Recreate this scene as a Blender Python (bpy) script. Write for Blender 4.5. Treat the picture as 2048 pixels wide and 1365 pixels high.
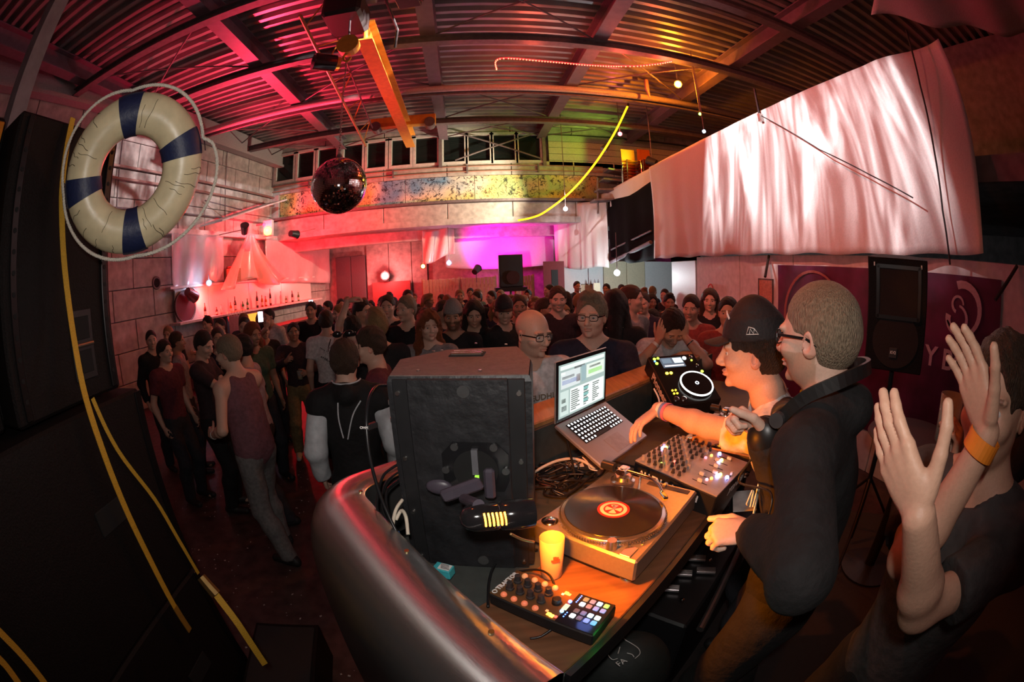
import bpy, bmesh, math, random
import numpy as np
from mathutils import Vector, Matrix, Euler

random.seed(7); rng = np.random.default_rng(7)
S = bpy.context.scene
for o in list(bpy.data.objects): bpy.data.objects.remove(o)
COL = S.collection
HC = 2.1                                   # height of the lens above the dance floor

# ------------------------------------------------------------------ camera (a 15 mm equisolid fisheye)
def rot_cam(yaw, pitch, roll):
    y, p, r = [math.radians(a) for a in (yaw, pitch, roll)]
    c, s = math.cos, math.sin
    Ry = np.array([[c(r),0,s(r)],[0,1,0],[-s(r),0,c(r)]]); Rx = np.array([[1,0,0],[0,c(p),-s(p)],[0,s(p),c(p)]])
    Rz = np.array([[c(y),-s(y),0],[s(y),c(y),0],[0,0,1]])
    return Rz @ Rx @ Ry
CM = rot_cam(-5.67, -9.11, 2.02)
FPX = 860.0
cam = bpy.data.cameras.new('camera'); camo = bpy.data.objects.new('camera', cam); COL.objects.link(camo)
cam.type = 'PANO'; cam.sensor_width = 36.0; cam.clip_start = 0.02; cam.clip_end = 100
cam.panorama_type = 'FISHEYE_EQUISOLID'
cam.fisheye_lens = FPX * 36.0 / 2048.0
cam.fisheye_fov = math.radians(200)
mw = Matrix.Identity(4)
for i in range(3):
    mw[i][0] = CM[i][0]; mw[i][1] = CM[i][2]; mw[i][2] = -CM[i][1]
mw[0][3], mw[1][3], mw[2][3] = 0, 0, HC
camo.matrix_world = mw
S.camera = camo

# ------------------------------------------------------------------ world, exposure
W = bpy.data.worlds.new('night'); S.world = W; W.use_nodes = True
W.node_tree.nodes['Background'].inputs[0].default_value = (0.30, 0.10, 0.10, 1)
W.node_tree.nodes['Background'].inputs[1].default_value = 0.004
S.view_settings.view_transform = 'Standard'; S.view_settings.look = 'None'
S.view_settings.exposure = 0.0; S.view_settings.gamma = 1.0; S.view_settings.use_curve_mapping = False
S.cycles.use_denoising = True
S.cycles.max_bounces = 5; S.cycles.diffuse_bounces = 3; S.cycles.glossy_bounces = 3
S.cycles.transmission_bounces = 5; S.cycles.transparent_max_bounces = 8
S.cycles.caustics_reflective = False; S.cycles.caustics_refractive = False
S.cycles.sample_clamp_indirect = 4.0

def lamp(name, kind, loc, color, power, radius=0.05, target=None, size=60, blend=.5):
    l = bpy.data.lights.new(name, kind); l.color = color; l.energy = power
    if kind in ('POINT', 'SPOT'): l.shadow_soft_size = radius
    if kind == 'SPOT': l.spot_size = math.radians(size); l.spot_blend = blend
    if kind == 'AREA': l.size = radius
    o = bpy.data.objects.new(name, l); COL.objects.link(o); o.location = loc
    if target is not None:
        o.rotation_euler = (Vector(target) - Vector(loc)).to_track_quat('-Z', 'Y').to_euler()
    return o
# the photographer's flash, just above the lens
lamp('camera_flash', 'AREA', (-0.02, -0.04, HC + .17), (1.0, .93, .87), 13.5, .07, target=(-.25, 2.0, HC + .06))
# washes of the hall; all but the amber and white ones get added fixtures
lamp('red_wash', 'SPOT', (-5.35, 9.3, 3.75), (1.0, .03, .085), 2100, .12, target=(-3.7, 6.7, 6.6), size=112, blend=.8)
lamp('red_wash_back', 'SPOT', (-4.4, 10.6, 3.45), (1.0, .02, .035), 760, .15, target=(-3.0, 14.5, 3.1), size=125, blend=.5)
lamp('amber_lamp', 'POINT', (4.35, 7.35, 5.98), (1.0, .24, .006), 150, .05)
lamp('green_wash', 'SPOT', (4.6, 10.0, 5.0), (.42, .75, .06), 260, .08, target=(2.6, 12.2, 6.3), size=95, blend=.8)
lamp('white_wash', 'SPOT', (2.7, 10.7, 4.05), (1.0, .84, .58), 1050, .08, target=(-1.4, 12.5, 4.7), size=85, blend=.7)
lamp('sheet_fill', 'SPOT', (-1.1, 1.9, 5.2), (1.0, .20, .14), 620, .08, target=(3.6, 5.4, 3.5), size=88, blend=.9)  # unseen red lamp, added to tint the sheets
lamp('magenta_wash', 'SPOT', (.35, 12.45, 2.30), (1.0, .0, .50), 620, .06, target=(1.15, 13.8, 3.15), size=105, blend=.7)
lamp('booth_fill', 'SPOT', (-.9, 2.1, 5.0), (1.0, .17, .025), 330, .06, target=(1.05, 1.45, 1.7), size=42, blend=.9)  # added out of view for the orange light on faces and booth

# ------------------------------------------------------------------ pixels of the 2048 x 1365 frame to points of the place
def ray(px, py):
    x, y = px - 1024.0, -(py - 682.5); r = math.hypot(x, y) + 1e-9
    th = 2 * math.asin(r / (2 * FPX))
    d = np.array([math.sin(th) * x / r, math.cos(th), math.sin(th) * y / r])
    return CM @ d
def atz(px, py, z): d = ray(px, py); d = d * ((z - HC) / d[2]); return Vector((d[0], d[1], z))
def aty(px, py, Y): d = ray(px, py); d = d * (Y / d[1]); return Vector((d[0], Y, d[2] + HC))
def atx(px, py, X): d = ray(px, py); d = d * (X / d[0]); return Vector((X, d[1], d[2] + HC))
def atd(px, py, D): d = ray(px, py); d = d * D; return Vector((d[0], d[1], d[2] + HC))

# ------------------------------------------------------------------ materials
MATS = {}
def mat(name, color=(.5,.5,.5), rough=.5, metal=0.0, bump=0.0, scale=30.0, var=0.12, emit=None, estr=0.0, trans=0.0, alpha=1.0, spec=.5, stretch=None, coat=0.0, sheen=0.0, attr=None, ior=1.45):
    if name in MATS: return MATS[name]
    m = bpy.data.materials.new(name); m.use_nodes = True; nt = m.node_tree; N, L = nt.nodes, nt.links
    b = N['Principled BSDF']
    b.inputs['Roughness'].default_value = rough; b.inputs['Metallic'].default_value = metal
    b.inputs['Specular IOR Level'].default_value = spec; b.inputs['Coat Weight'].default_value = coat
    b.inputs['Transmission Weight'].default_value = trans; b.inputs['Alpha'].default_value = alpha; b.inputs['IOR'].default_value = ior
    if sheen: b.inputs['Sheen Weight'].default_value = sheen
    tc = N.new('ShaderNodeTexCoord'); mp = N.new('ShaderNodeMapping'); L.new(tc.outputs['Object'], mp.inputs[0])
    if stretch: mp.inputs['Scale'].default_value = stretch
    no = N.new('ShaderNodeTexNoise'); no.inputs['Scale'].default_value = scale; no.inputs['Detail'].default_value = 4
    L.new(mp.outputs[0], no.inputs['Vector'])
    mr = N.new('ShaderNodeMapRange'); mr.inputs[1].default_value = .3; mr.inputs[2].default_value = .7
    mr.inputs[3].default_value = 1 - var; mr.inputs[4].default_value = 1 + var; L.new(no.outputs[0], mr.inputs[0])
    mx = N.new('ShaderNodeMix'); mx.data_type = 'RGBA'; mx.blend_type = 'MULTIPLY'; mx.inputs[0].default_value = 1
    if attr:
        at = N.new('ShaderNodeAttribute'); at.attribute_name = attr; L.new(at.outputs['Color'], mx.inputs[6])
    else: mx.inputs[6].default_value = (*color, 1)
    L.new(mr.outputs[0], mx.inputs[7]); L.new(mx.outputs[2], b.inputs['Base Color'])
    if bump:
        bp = N.new('ShaderNodeBump'); bp.inputs['Strength'].default_value = bump; bp.inputs['Distance'].default_value = .02
        L.new(no.outputs[0], bp.inputs['Height']); L.new(bp.outputs[0], b.inputs['Normal'])
    if emit:
        b.inputs['Emission Color'].default_value = (*emit, 1); b.inputs['Emission Strength'].default_value = estr
    MATS[name] = m
    return m
def glow(name, color, strength): return mat('glow_' + name, (.05,.05,.05), .4, emit=color, estr=strength)

# ------------------------------------------------------------------ mesh building
class MB:
    def __init__(s): s.v = []; s.f = []
    def add(s, vs, fs):
        n = len(s.v); s.v += [tuple(map(float, p)) for p in vs]; s.f += [tuple(n + i for i in f) for f in fs]; return s
    def box(s, c, d, R=None, bev=0.0):
        hx, hy, hz = d[0]/2, d[1]/2, d[2]/2; c = Vector(c)
        if bev <= 0:
            vs = [Vector((x,y,z)) for x in (-hx,hx) for y in (-hy,hy) for z in (-hz,hz)]
            fs = [(0,1,3,2),(4,6,7,5),(0,4,5,1),(2,3,7,6),(0,2,6,4),(1,5,7,3)]
        else:
            b = min(bev, hx*.95, hy*.95, hz*.95); vs = []; fs = []
            ring = lambda ax, ay, z: [(-ax,-ay+b if 0 else -ay,z)]
            def oct_(ax, ay, z, k): return [Vector(p) for p in ((-ax+k,-ay,z),(ax-k,-ay,z),(ax,-ay+k,z),(ax,ay-k,z),(ax-k,ay,z),(-ax+k,ay,z),(-ax,ay-k,z),(-ax,-ay+k,z))]
            L = [oct_(hx-b,hy-b,-hz,b*.3), oct_(hx,hy,-hz+b,b), oct_(hx,hy,hz-b,b), oct_(hx-b,hy-b,hz,b*.3)]
            for l in L: vs += l
            fs.append(tuple(reversed(range(8)))); fs.append(tuple(range(24,32)))
            for k in range(3):
                for i in range(8): fs.append((k*8+i, k*8+(i+1)%8, k*8+8+(i+1)%8, k*8+8+i))
        if R is not None: vs = [R @ p for p in vs]
        return s.add([p + c for p in vs], fs)
    def cone(s, a, b, r0, r1=None, n=12, caps=True):
        r1 = r0 if r1 is None else r1; a, b = Vector(a), Vector(b); d = (b - a).normalized()
        x = d.orthogonal().normalized(); y = d.cross(x); vs = []
        for p, r in ((a, r0), (b, r1)):
            vs += [p + x*(r*math.cos(2*math.pi*i/n)) + y*(r*math.sin(2*math.pi*i/n)) for i in range(n)]
        fs = [(i, (i+1)%n, n+(i+1)%n, n+i) for i in range(n)]
        if caps: fs += [tuple(reversed(range(n))), tuple(range(n, 2*n))]
        return s.add(vs, fs)
    def tube(s, pts, r, n=8, closed=False, radii=None):
        P = [Vector(p) for p in pts]; m = len(P); vs = []; x = None
        for i in range(m):
            d = (P[(i+1)%m] - P[i-1]) if closed else (P[min(i+1,m-1)] - P[max(i-1,0)])
            d = d.normalized() if d.length > 1e-9 else Vector((0,0,1))
            if x is None: x = d.orthogonal().normalized()
            x = (x - d*x.dot(d)); x = x.normalized() if x.length > 1e-6 else d.orthogonal().normalized()
            y = d.cross(x); rr = radii[i] if radii is not None else r
            vs += [P[i] + x*(rr*math.cos(2*math.pi*k/n)) + y*(rr*math.sin(2*math.pi*k/n)) for k in range(n)]
        fs = []
        for i in range(m if closed else m-1):
            j = (i+1)%m
            for k in range(n): fs.append((i*n+k, i*n+(k+1)%n, j*n+(k+1)%n, j*n+k))
        if not closed: fs += [tuple(reversed(range(n))), tuple(range((m-1)*n, m*n))]
        return s.add(vs, fs)
    def ribbon(s, pts, w, t, side):
        # a flat strap along pts; side = across direction(s)
        P = [Vector(p) for p in pts]; vs = []; m = len(P)
        for i in range(m):
            d = (P[min(i+1,m-1)] - P[max(i-1,0)]).normalized(); sd = Vector(side[i] if isinstance(side, list) else side)
            sd = (sd - d*sd.dot(d)).normalized(); nn = d.cross(sd)
            vs += [P[i]-sd*w/2-nn*t/2, P[i]+sd*w/2-nn*t/2, P[i]+sd*w/2+nn*t/2, P[i]-sd*w/2+nn*t/2]
        fs = [(3,2,1,0), tuple(range(4*m-4, 4*m))]
        for i in range(m-1):
            for k in range(4): fs.append((i*4+k, i*4+(k+1)%4, i*4+4+(k+1)%4, i*4+4+k))
        return s.add(vs, fs)
    def lathe(s, prof, c=(0,0,0), R=None, n=24, cap=True):
        vs = []; c = Vector(c); m = len(prof)
        for r, z in prof:
            for k in range(n):
                p = Vector((r*math.cos(2*math.pi*k/n), r*math.sin(2*math.pi*k/n), z))
                vs.append((R @ p if R is not None else p) + c)
        fs = []
        for i in range(m-1):
            for k in range(n): fs.append((i*n+k, i*n+(k+1)%n, i*n+n+(k+1)%n, i*n+n+k))
        if cap: fs += [tuple(reversed(range(n))), tuple(range((m-1)*n, m*n))]
        return s.add(vs, fs)
    def prism(s, poly, z0, z1):
        n = len(poly); vs = [(x,y,z0) for x,y in poly] + [(x,y,z1) for x,y in poly]
        fs = [tuple(reversed(range(n))), tuple(range(n,2*n))] + [(i,(i+1)%n,n+(i+1)%n,n+i) for i in range(n)]
        return s.add(vs, fs)
    def grid(s, fn, nu, nv, closed=False):
        vs = [fn(i/nu, j/nv) for j in range(nv+1) for i in range(nu+1)]
        fs = [(j*(nu+1)+i, j*(nu+1)+i+1, (j+1)*(nu+1)+i+1, (j+1)*(nu+1)+i) for j in range(nv) for i in range(nu)]
        return s.add(vs, fs)
    def ball(s, c, r, n=16, m=10, R=None):
        prof = [(max(1e-5, math.sin(math.pi*i/m)), -math.cos(math.pi*i/m)) for i in range(m+1)]
        rr = Vector(r if hasattr(r, '__len__') else (r,r,r)); vs = []; c = Vector(c)
        for a, z in prof:
            for k in range(n):
                p = Vector((a*math.cos(2*math.pi*k/n)*rr.x, a*math.sin(2*math.pi*k/n)*rr.y, z*rr.z)); vs.append((R @ p if R is not None else p) + c)
        fs = [(i*n+k, i*n+(k+1)%n, i*n+n+(k+1)%n, i*n+n+k) for i in range(m) for k in range(n)]
        return s.add(vs, fs)
    def torus(s, c, R_, r, n=32, m=8, M=None):
        pts = [Vector((R_*math.cos(2*math.pi*i/n), R_*math.sin(2*math.pi*i/n), 0)) for i in range(n)]
        pts = [(M @ p if M is not None else p) + Vector(c) for p in pts]
        return s.tube(pts, r, m, closed=True)
    def mesh(s, name='mesh', smooth=False):
        me = bpy.data.meshes.new(name); me.from_pydata(s.v, [], s.f)
        if smooth: me.polygons.foreach_set('use_smooth', [True]*len(me.polygons))
        me.update(); return me

def obj(name, mb, m, parent=None, smooth=False, world=False, label=None, auto=None):
    me = mb if isinstance(mb, bpy.types.Mesh) else mb.mesh(name, smooth)
    if auto is not None and not isinstance(mb, bpy.types.Mesh): me.set_sharp_from_angle(angle=math.radians(auto))
    if m is not None and len(me.materials) == 0: me.materials.append(m)
    o = bpy.data.objects.new(name, me); COL.objects.link(o)
    if parent is not None:
        o.parent = parent
        if world: o.matrix_parent_inverse = parent_matrix(parent).inverted()
    if label: o['label'] = label
    return o
def parent_matrix(o):
    m = Matrix.LocRotScale(o.location, o.rotation_euler, o.scale)
    if o.parent is not None: m = parent_matrix(o.parent) @ o.matrix_parent_inverse @ m
    return m
def tag(o, label, cat, group=None, kind=None):
    if label: o['label'] = label
    if cat: o['category'] = cat
    if group: o['group'] = group
    if kind: o['kind'] = kind
    return o
def thing(name, label, cat, loc=(0,0,0), rotz=0.0, group=None, rot=None):
    o = bpy.data.objects.new(name, None); COL.objects.link(o); o.empty_display_size = .1
    o.location = loc; o.rotation_euler = rot if rot is not None else (0,0,rotz)
    return tag(o, label, cat, group)
def struct(name, mb, m, label, cat=None, smooth=False):
    o = obj(name, mb, m, None, smooth) if mb is not None else thing(name, None, None)
    o['kind'] = 'structure'; o['label'] = label
    o['category'] = cat or 'wall'
    return o
def inst(name, me, parent, loc, rot=(0,0,0), scale=(1,1,1), m=None):
    o = bpy.data.objects.new(name, me); COL.objects.link(o); o.parent = parent; o.location = loc; o.rotation_euler = rot; o.scale = scale
    if m is not None:
        o.material_slots[0].link = 'OBJECT'; o.material_slots[0].material = m
    return o
def copy_tree(o, parent=None):
    c = o.copy(); COL.objects.link(c); c.parent = parent
    for ch in list(o.children): copy_tree(ch, c)
    return c
def text_mesh(body, size, extrude=.001, align='CENTER', shear=0.0, bold=0.0):
    cu = bpy.data.curves.new('print', 'FONT'); cu.body = body; cu.size = size; cu.extrude = extrude; cu.align_x = align; cu.align_y = 'CENTER'; cu.shear = shear; cu.offset = bold; cu.resolution_u = 3
    o = bpy.data.objects.new('print_tmp', cu); COL.objects.link(o)
    me = bpy.data.meshes.new_from_object(o.evaluated_get(bpy.context.evaluated_depsgraph_get()))
    bpy.data.objects.remove(o); bpy.data.curves.remove(cu); return me
def text_part(name, body, size, m, parent, loc, rot, extrude=.001, align='CENTER', world=False, shear=0.0, sx=1.0, bold=0.0):
    me = text_mesh(body, size, extrude, align, shear, bold); me.materials.clear(); me.materials.append(m)
    o = bpy.data.objects.new(name, me); COL.objects.link(o)
    o.parent = parent; o.location = loc; o.rotation_euler = rot; o.scale = (sx, 1, 1)
    if world and parent is not None: o.matrix_parent_inverse = parent_matrix(parent).inverted()
    return o
def smoothpath(P, k=6):
    P = [Vector(p) for p in P]; out = []
    for i in range(len(P)-1):
        p0, p1, p2, p3 = P[max(i-1,0)], P[i], P[i+1], P[min(i+2,len(P)-1)]
        for j in range(k):
            t = j/k
            out.append(.5*((2*p1)+(p2-p0)*t+(2*p0-5*p1+4*p2-p3)*t*t+(3*p1-p0-3*p2+p3)*t**3))
    out.append(P[-1]); return out
def RZ(a): return Matrix.Rotation(a, 3, 'Z')
def frame(x, y, z): return Matrix((x, y, z)).transposed()
rad = math.radians
# ================================================================== the hall
concrete = mat('concrete', (.42,.39,.37), .85, bump=.25, scale=6, var=.25)
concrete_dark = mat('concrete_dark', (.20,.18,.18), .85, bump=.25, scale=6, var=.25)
mortar = mat('mortar', (.16,.14,.13), .95, bump=.2, scale=40)
steel_paint = mat('steel_paint', (.16,.13,.14), .55, bump=.08, scale=12, var=.2)
deck_metal = mat('deck_metal', (.33,.30,.30), .38, metal=.35, bump=.05, scale=3, var=.15)
white_paint = mat('white_paint', (.62,.60,.58), .6, bump=.08, scale=12, var=.12)
floor_m = mat('floor_coat', (.060,.034,.030), .55, bump=.2, scale=9, var=.45)

fl = struct('floor', MB().grid(lambda a, b: (-10 + 20*a, -4 + 22*b, 0), 4, 4), floor_m, 'dark reddish brown scuffed concrete dance floor', 'floor')
# flakes and crumbs trodden into the floor
sp = MB()
for i in range(420):
    x, y = rng.uniform(-3.4, -.6), rng.uniform(1.2, 5.5); s_ = rng.uniform(.004, .013); a = rng.uniform(0, 6.28)
    q = [(x + s_*math.cos(a+k*1.57)*rng.uniform(.4,1.3), y + s_*math.sin(a+k*1.57)*rng.uniform(.4,1.3), .004) for k in range(4)]
    sp.add(q + [(x, y, .009)], [(0,1,4),(1,2,4),(2,3,4),(3,0,4)])
o = obj('debris', sp, mat('debris', (.42,.38,.35), .8, var=.4)); tag(o, 'pale flakes and crumbs scattered over the dark dance floor', 'litter', kind='stuff')

# --- roof: trapezoid sheet across, girders along the hall, tubes and rods below
roof = struct('ceiling', None, None, 'corrugated metal roof deck on dark steel girders', 'ceiling')
ZD = 6.60
gx = [-6.75, -3.72, -.58, 2.33, 5.15]
edges = [-9.0, -3.72, -.58, 2.33, 5.15, 10.0]
P = .24
for a, b in zip(edges[:-1], edges[1:]):
    mb = MB(); y = -3.0; prof = []
    while y < 13.0:
        prof += [(y, ZD), (y+.085, ZD), (y+.12, ZD+.10), (y+.205, ZD+.10)]; y += P
    vs = []; fs = []
    for yy, zz in prof: vs += [(a+.01, yy, zz), (b-.01, yy, zz)]
    for i in range(len(prof)-1): fs.append((2*i, 2*i+1, 2*i+3, 2*i+2))
    obj('deck_panel', mb.add(vs, fs), deck_metal, roof)
obj('roof_lid', MB().box((.5, 5, ZD+.2), (19.5, 17, .06)), steel_paint, roof)
for x in gx:      # I-shaped girders
    mb = MB(); mb.box((x, 4.7, ZD-.36), (.26, 15.6, .02)); mb.box((x, 4.7, ZD-.02), (.26, 15.6, .02)); mb.box((x, 4.7, ZD-.19), (.016, 15.6, .32))
    obj('girder', mb, mat('girder_paint', (.17,.12,.15), .5, bump=.05, scale=8), roof)
for k, yb in enumerate((4.35, 6.42, 8.55, 10.65)):
    z = ZD - .44
    if k == 2:
        obj('tube_beam', MB().cone((-7.3, yb, z), (7.5, yb, z), .075, n=16), mat('tube_paint', (.55,.47,.47), .35, bump=.03), roof, smooth=True)
        obj('cross_beam', MB().box((0, yb+.16, z-.03), (15, .07, .14)), steel_paint, roof)
    else:
        mb = MB(); mb.box((0, yb, z+.07), (15, .16, .02)); mb.box((0, yb, z-.07), (15, .16, .02)); mb.box((0, yb, z), (15, .015, .14))
        obj('cross_beam', mb, steel_paint, roof)
ys = [4.35, 6.42, 8.55, 10.65, 12.3]
for i in range(len(gx)-1):
    for k in range(4):
        if (i + k) % 2 and k != 3: continue
        for s_ in (0, 1):
            a = (gx[i]+.1, ys[k] if s_ else ys[k+1], ZD-.33); b = (gx[i+1]-.1, ys[k+1] if s_ else ys[k], ZD-.33)
            obj('brace_rod', MB().cone(a, b, .018, n=6), steel_paint, roof)

# --- left wall of big concrete blocks, running in towards the back
K = .15
WA = math.atan2(1, K)
wl = struct('wall_left', None, None, 'pale concrete block wall behind the bar, lit pink', 'wall')
wl.location = (-6.1 - K*14.5, -2.0, 0); wl.rotation_euler = (0, 0, WA)
def wallL(t, z, off=0.0):     # a point t metres along that wall
    d = Vector((K, 1, 0)).normalized(); n = Vector((1, -K, 0)).normalized()
    return Vector(wl.location) + d*t + n*off + Vector((0,0,z))
LW = 19.5
obj('mortar_bed', MB().box((LW/2, .16, 3.3), (LW, .1, 6.6)), mortar, wl)
bw, bh = 1.26, .62
bm1 = MB().box((0,0,0), (bw-.016, .12, bh-.016), bev=.008).mesh('block'); bm1.materials.append(concrete)
row = 0
while row*bh < 6.3:
    k = 0; x = -(bw/2)*(row % 2)
    while x < LW:
        inst('block', bm1, wl, (x + bw/2, .06 + rng.uniform(-.004,.004), row*bh + bh/2)); x += bw
    row += 1
obj('runway_beam', MB().box((LW/2, -.10, 6.32), (LW, .34, .50)).box((LW/2, -.2, 6.02), (LW, .26, .08)), mat('beam_grey', (.36,.32,.33), .5, bump=.05), wl)
for zz in (4.98, 4.72):
    obj('pipe', MB().cone((2, -.08, zz), (14.6, -.08, zz), .03, n=10), mat('pipe_red', (.36,.22,.2), .4), wl, smooth=True)
obj('ledge', MB().box((9.6, -.12, 3.66), (12.6, .22, .12)), white_paint, wl)
obj('conduit', MB().cone((7, -.05, 4.12), (14.5, -.05, 4.12), .022, n=8), steel_paint, wl)
for t_ in (8.3, 9.7, 10.3, 12.2):
    obj('cable_drop', MB().cone((t_, -.03, 3.7), (t_ - .1, -.03, 6.0), .011, n=6), steel_paint, wl)

# --- back front of the gallery: parapet, painted frieze, windows
YB = 12.5
wb = struct('wall_back', None, None, 'pale concrete gallery front under the high windows', 'wall')
wb.location = (0, YB, 0)
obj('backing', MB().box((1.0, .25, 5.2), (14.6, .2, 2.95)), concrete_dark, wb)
panel_x = [-6.15, -4.3, -2.4, -.5, 1.4, 3.3, 4.6, 6.5, 8.2]
for a, b in zip(panel_x[:-1], panel_x[1:]):
    obj('concrete_panel', MB().box(((a+b)/2, .07, 5.27), (b-a-.02, .16, .42), bev=.008), concrete, wb)
    obj('concrete_panel', MB().box(((a+b)/2, .07, 3.98), (b-a-.02, .16, .46), bev=.008), concrete, wb)
    obj('concrete_panel', MB().box(((a+b)/2, .07, 6.53), (b-a-.02, .16, .22), bev=.008), concrete, wb)
obj('ledge_beam', MB().box((1, -.04, 4.255), (14.6, .3, .07)), steel_paint, wb)
for zz in (5.17, 5.33):
    obj('pipe', MB().cone((-6.1, -.06, zz), (4.2, -.06, zz), .018, n=8), mat('pipe_rust', (.40,.2,.15), .5), wb)
for x in (-4.8, -2.1, .1, 2.2):
    obj('pipe_clamp', MB().box((x, -.04, 5.25), (.05, .08, .26)), steel_paint, wb)
# frieze: boards speckled with paint
mm = bpy.data.materials.new('frieze_paint'); mm.use_nodes = True; nt = mm.node_tree; N, L = nt.nodes, nt.links; bs = N['Principled BSDF']; bs.inputs['Roughness'].default_value = .7
tc = N.new('ShaderNodeTexCoord'); n1 = N.new('ShaderNodeTexNoise'); n1.inputs['Scale'].default_value = .55; n1.inputs['Detail'].default_value = 2; L.new(tc.outputs['Object'], n1.inputs['Vector'])
cr = N.new('ShaderNodeValToRGB'); e = cr.color_ramp.elements; e[0].position = .25; e[0].color = (.62,.52,.42,1); e[1].position = .85; e[1].color = (.55,.20,.16,1)
for p_, c_ in ((.38,(.14,.34,.55,1)),(.47,(.70,.66,.56,1)),(.55,(.78,.60,.22,1)),(.63,(.34,.46,.18,1)),(.72,(.62,.34,.20,1))):
    q = e.new(p_); q.color = c_
L.new(n1.outputs[0], cr.inputs[0])
n2 = N.new('ShaderNodeTexNoise'); n2.inputs['Scale'].default_value = 9; n2.inputs['Detail'].default_value = 6; n2.inputs['Roughness'].default_value = .7; n2.inputs['Distortion'].default_value = 1.2; L.new(tc.outputs['Object'], n2.inputs['Vector'])
c2 = N.new('ShaderNodeValToRGB'); c2.color_ramp.interpolation = 'LINEAR'; c2.color_ramp.elements[0].position = .41; c2.color_ramp.elements[0].color = (.03,.03,.06,1); c2.color_ramp.elements[1].position = .49; c2.color_ramp.elements[1].color = (1,1,1,1)
L.new(n2.outputs[0], c2.inputs[0]); mx = N.new('ShaderNodeMix'); mx.data_type = 'RGBA'; mx.blend_type = 'MULTIPLY'; mx.inputs[0].default_value = .92
L.new(cr.outputs[0], mx.inputs[6]); L.new(c2.outputs[0], mx.inputs[7]); L.new(mx.outputs[2], bs.inputs['Base Color'])
fz = [-5.85, -3.8, -1.75, .3, 2.2, 4.05]
for a, b in zip(fz[:-1], fz[1:]):
    obj('frieze_board', MB().box(((a+b)/2, .08, 4.68), (b-a-.012, .12, .74), bev=.006), mm, wb)
obj('corner_post', MB().box((-6.0, .02, 4.68), (.28, .2, .74)), concrete, wb)
# windows
glass_dark = mat('night_glass', (.010,.014,.014), .08, spec=.6)
wpx = [(554,588),(596,628),(636,673),(687,725),(734,771),(783,821),(831,875),(887,930),(937,981),(988,1031),(1038,1082)]
for i, (a, b) in enumerate(wpx):
    x0, x1 = aty(a, 330, YB).x, aty(b, 330, YB).x; z0, z1 = 5.50, 6.34
    w = struct('window_%d' % (i+1), None, None, 'dark pane in a pale frame, number %s along the gallery window band' % ['one','two','three','four','five','six','seven','eight','nine','ten','eleven'][i], 'window')
    w.location = ((x0+x1)/2, YB, z0); ww = x1 - x0
    mb = MB()
    for s_ in (-1, 1): mb.box((s_*(ww/2+.035), 0, .42), (.09, .1, .96))
    mb.box((0, 0, -.04), (ww+.16, .12, .08)); mb.box((0, 0, .88), (ww+.16, .1, .08))
    obj('frame', mb, white_paint, w); obj('pane', MB().box((0, .06, .42), (ww, .012, .86)), glass_dark, w)
for px_ in (548, 680, 881, 1088):
    x = aty(px_, 320, YB).x
    obj('steel_column', MB().box((x, -.06, 5.95), (.10, .12, 1.25)), steel_paint, wb)
xa, xb = aty(945, 320, YB-.2).x, aty(1085, 320, YB-.2).x
obj('cross_brace', MB().cone((xa-.5, -.2, 5.5), (xb, -.2, 6.4), .025, n=6), steel_paint, wb); obj('cross_brace', MB().cone((xa-.5, -.2, 6.4), (xb, -.2, 5.5), .025, n=6), steel_paint, wb)
for k in range(5):
    obj('wall_board', MB().box((5.0, .04, 5.42 + k*.21), (4.9, .1, .2), bev=.006), mat('board_cream', (.50,.50,.40), .7, bump=.1), wb)
# --- the recess below the gallery
gs = struct('trim_1', MB().box((1.0, 14.6, 3.66), (14.4, 4.4, .18)), concrete, 'concrete slab of the gallery above the bar recess', 'slab')
tb = struct('trim_2', MB().box((-.6, 13.6, 3.42), (10.6, .36, .34)), concrete, 'long concrete downstand beam below the gallery slab', 'beam')
wr = struct('wall_recess', None, None, 'rear wall of the recess behind the crowd, lit red', 'wall'); wr.location = (0, 16.5, 0)
obj('plain_wall', MB().box((1, .1, 1.8), (15, .2, 3.6)), concrete, wr)
for a, b in ((-3.9,-3.0),(-3.0,-2.1),(-2.1,-1.5)):
    obj('wall_panel', MB().box(((a+b)/2, -.05, 1.85), (b-a-.02, .1, 3.3), bev=.01), concrete, wr)
dr = struct('door_1', MB().box((0,0,1.55), (.62, .08, 3.1), bev=.01).box((.62,0,1.55), (.58, .08, 3.1), bev=.01), mat('door_grey', (.11,.09,.10), .6), 'tall dark double door at the rear of the red recess', 'door'); dr.location = (-4.85, 16.38, 0)
dr2 = struct('door_2', MB().box((0,0,1.0), (1.5, .08, 2.0), bev=.01), mat('door_red', (.30,.05,.05), .5), 'low red double door under the glaring lamp', 'door'); dr2.location = (-2.9, 16.2, 0)

# --- balcony along the right side
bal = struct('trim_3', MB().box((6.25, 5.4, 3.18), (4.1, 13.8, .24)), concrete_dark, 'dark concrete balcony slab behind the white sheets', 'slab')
wrt = struct('wall_right', None, None, 'white boarded wall under the balcony', 'wall'); wrt.location = (4.15, 0, 0)
for a, b in ((-1.5,.6),(.6,2.6),(2.6,4.3),(4.3,5.6),(5.6,7.0)):
    obj('wall_board', MB().box((.06, (a+b)/2, 1.18), (.1, b-a-.012, 2.36), bev=.006), white_paint, wrt)
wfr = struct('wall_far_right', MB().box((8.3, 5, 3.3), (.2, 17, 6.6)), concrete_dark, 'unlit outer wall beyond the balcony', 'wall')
wbk = struct('wall_behind', MB().box((0, -3.2, 3.3), (19, .2, 6.6)), concrete_dark, 'dark wall behind the booth', 'wall')
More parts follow.
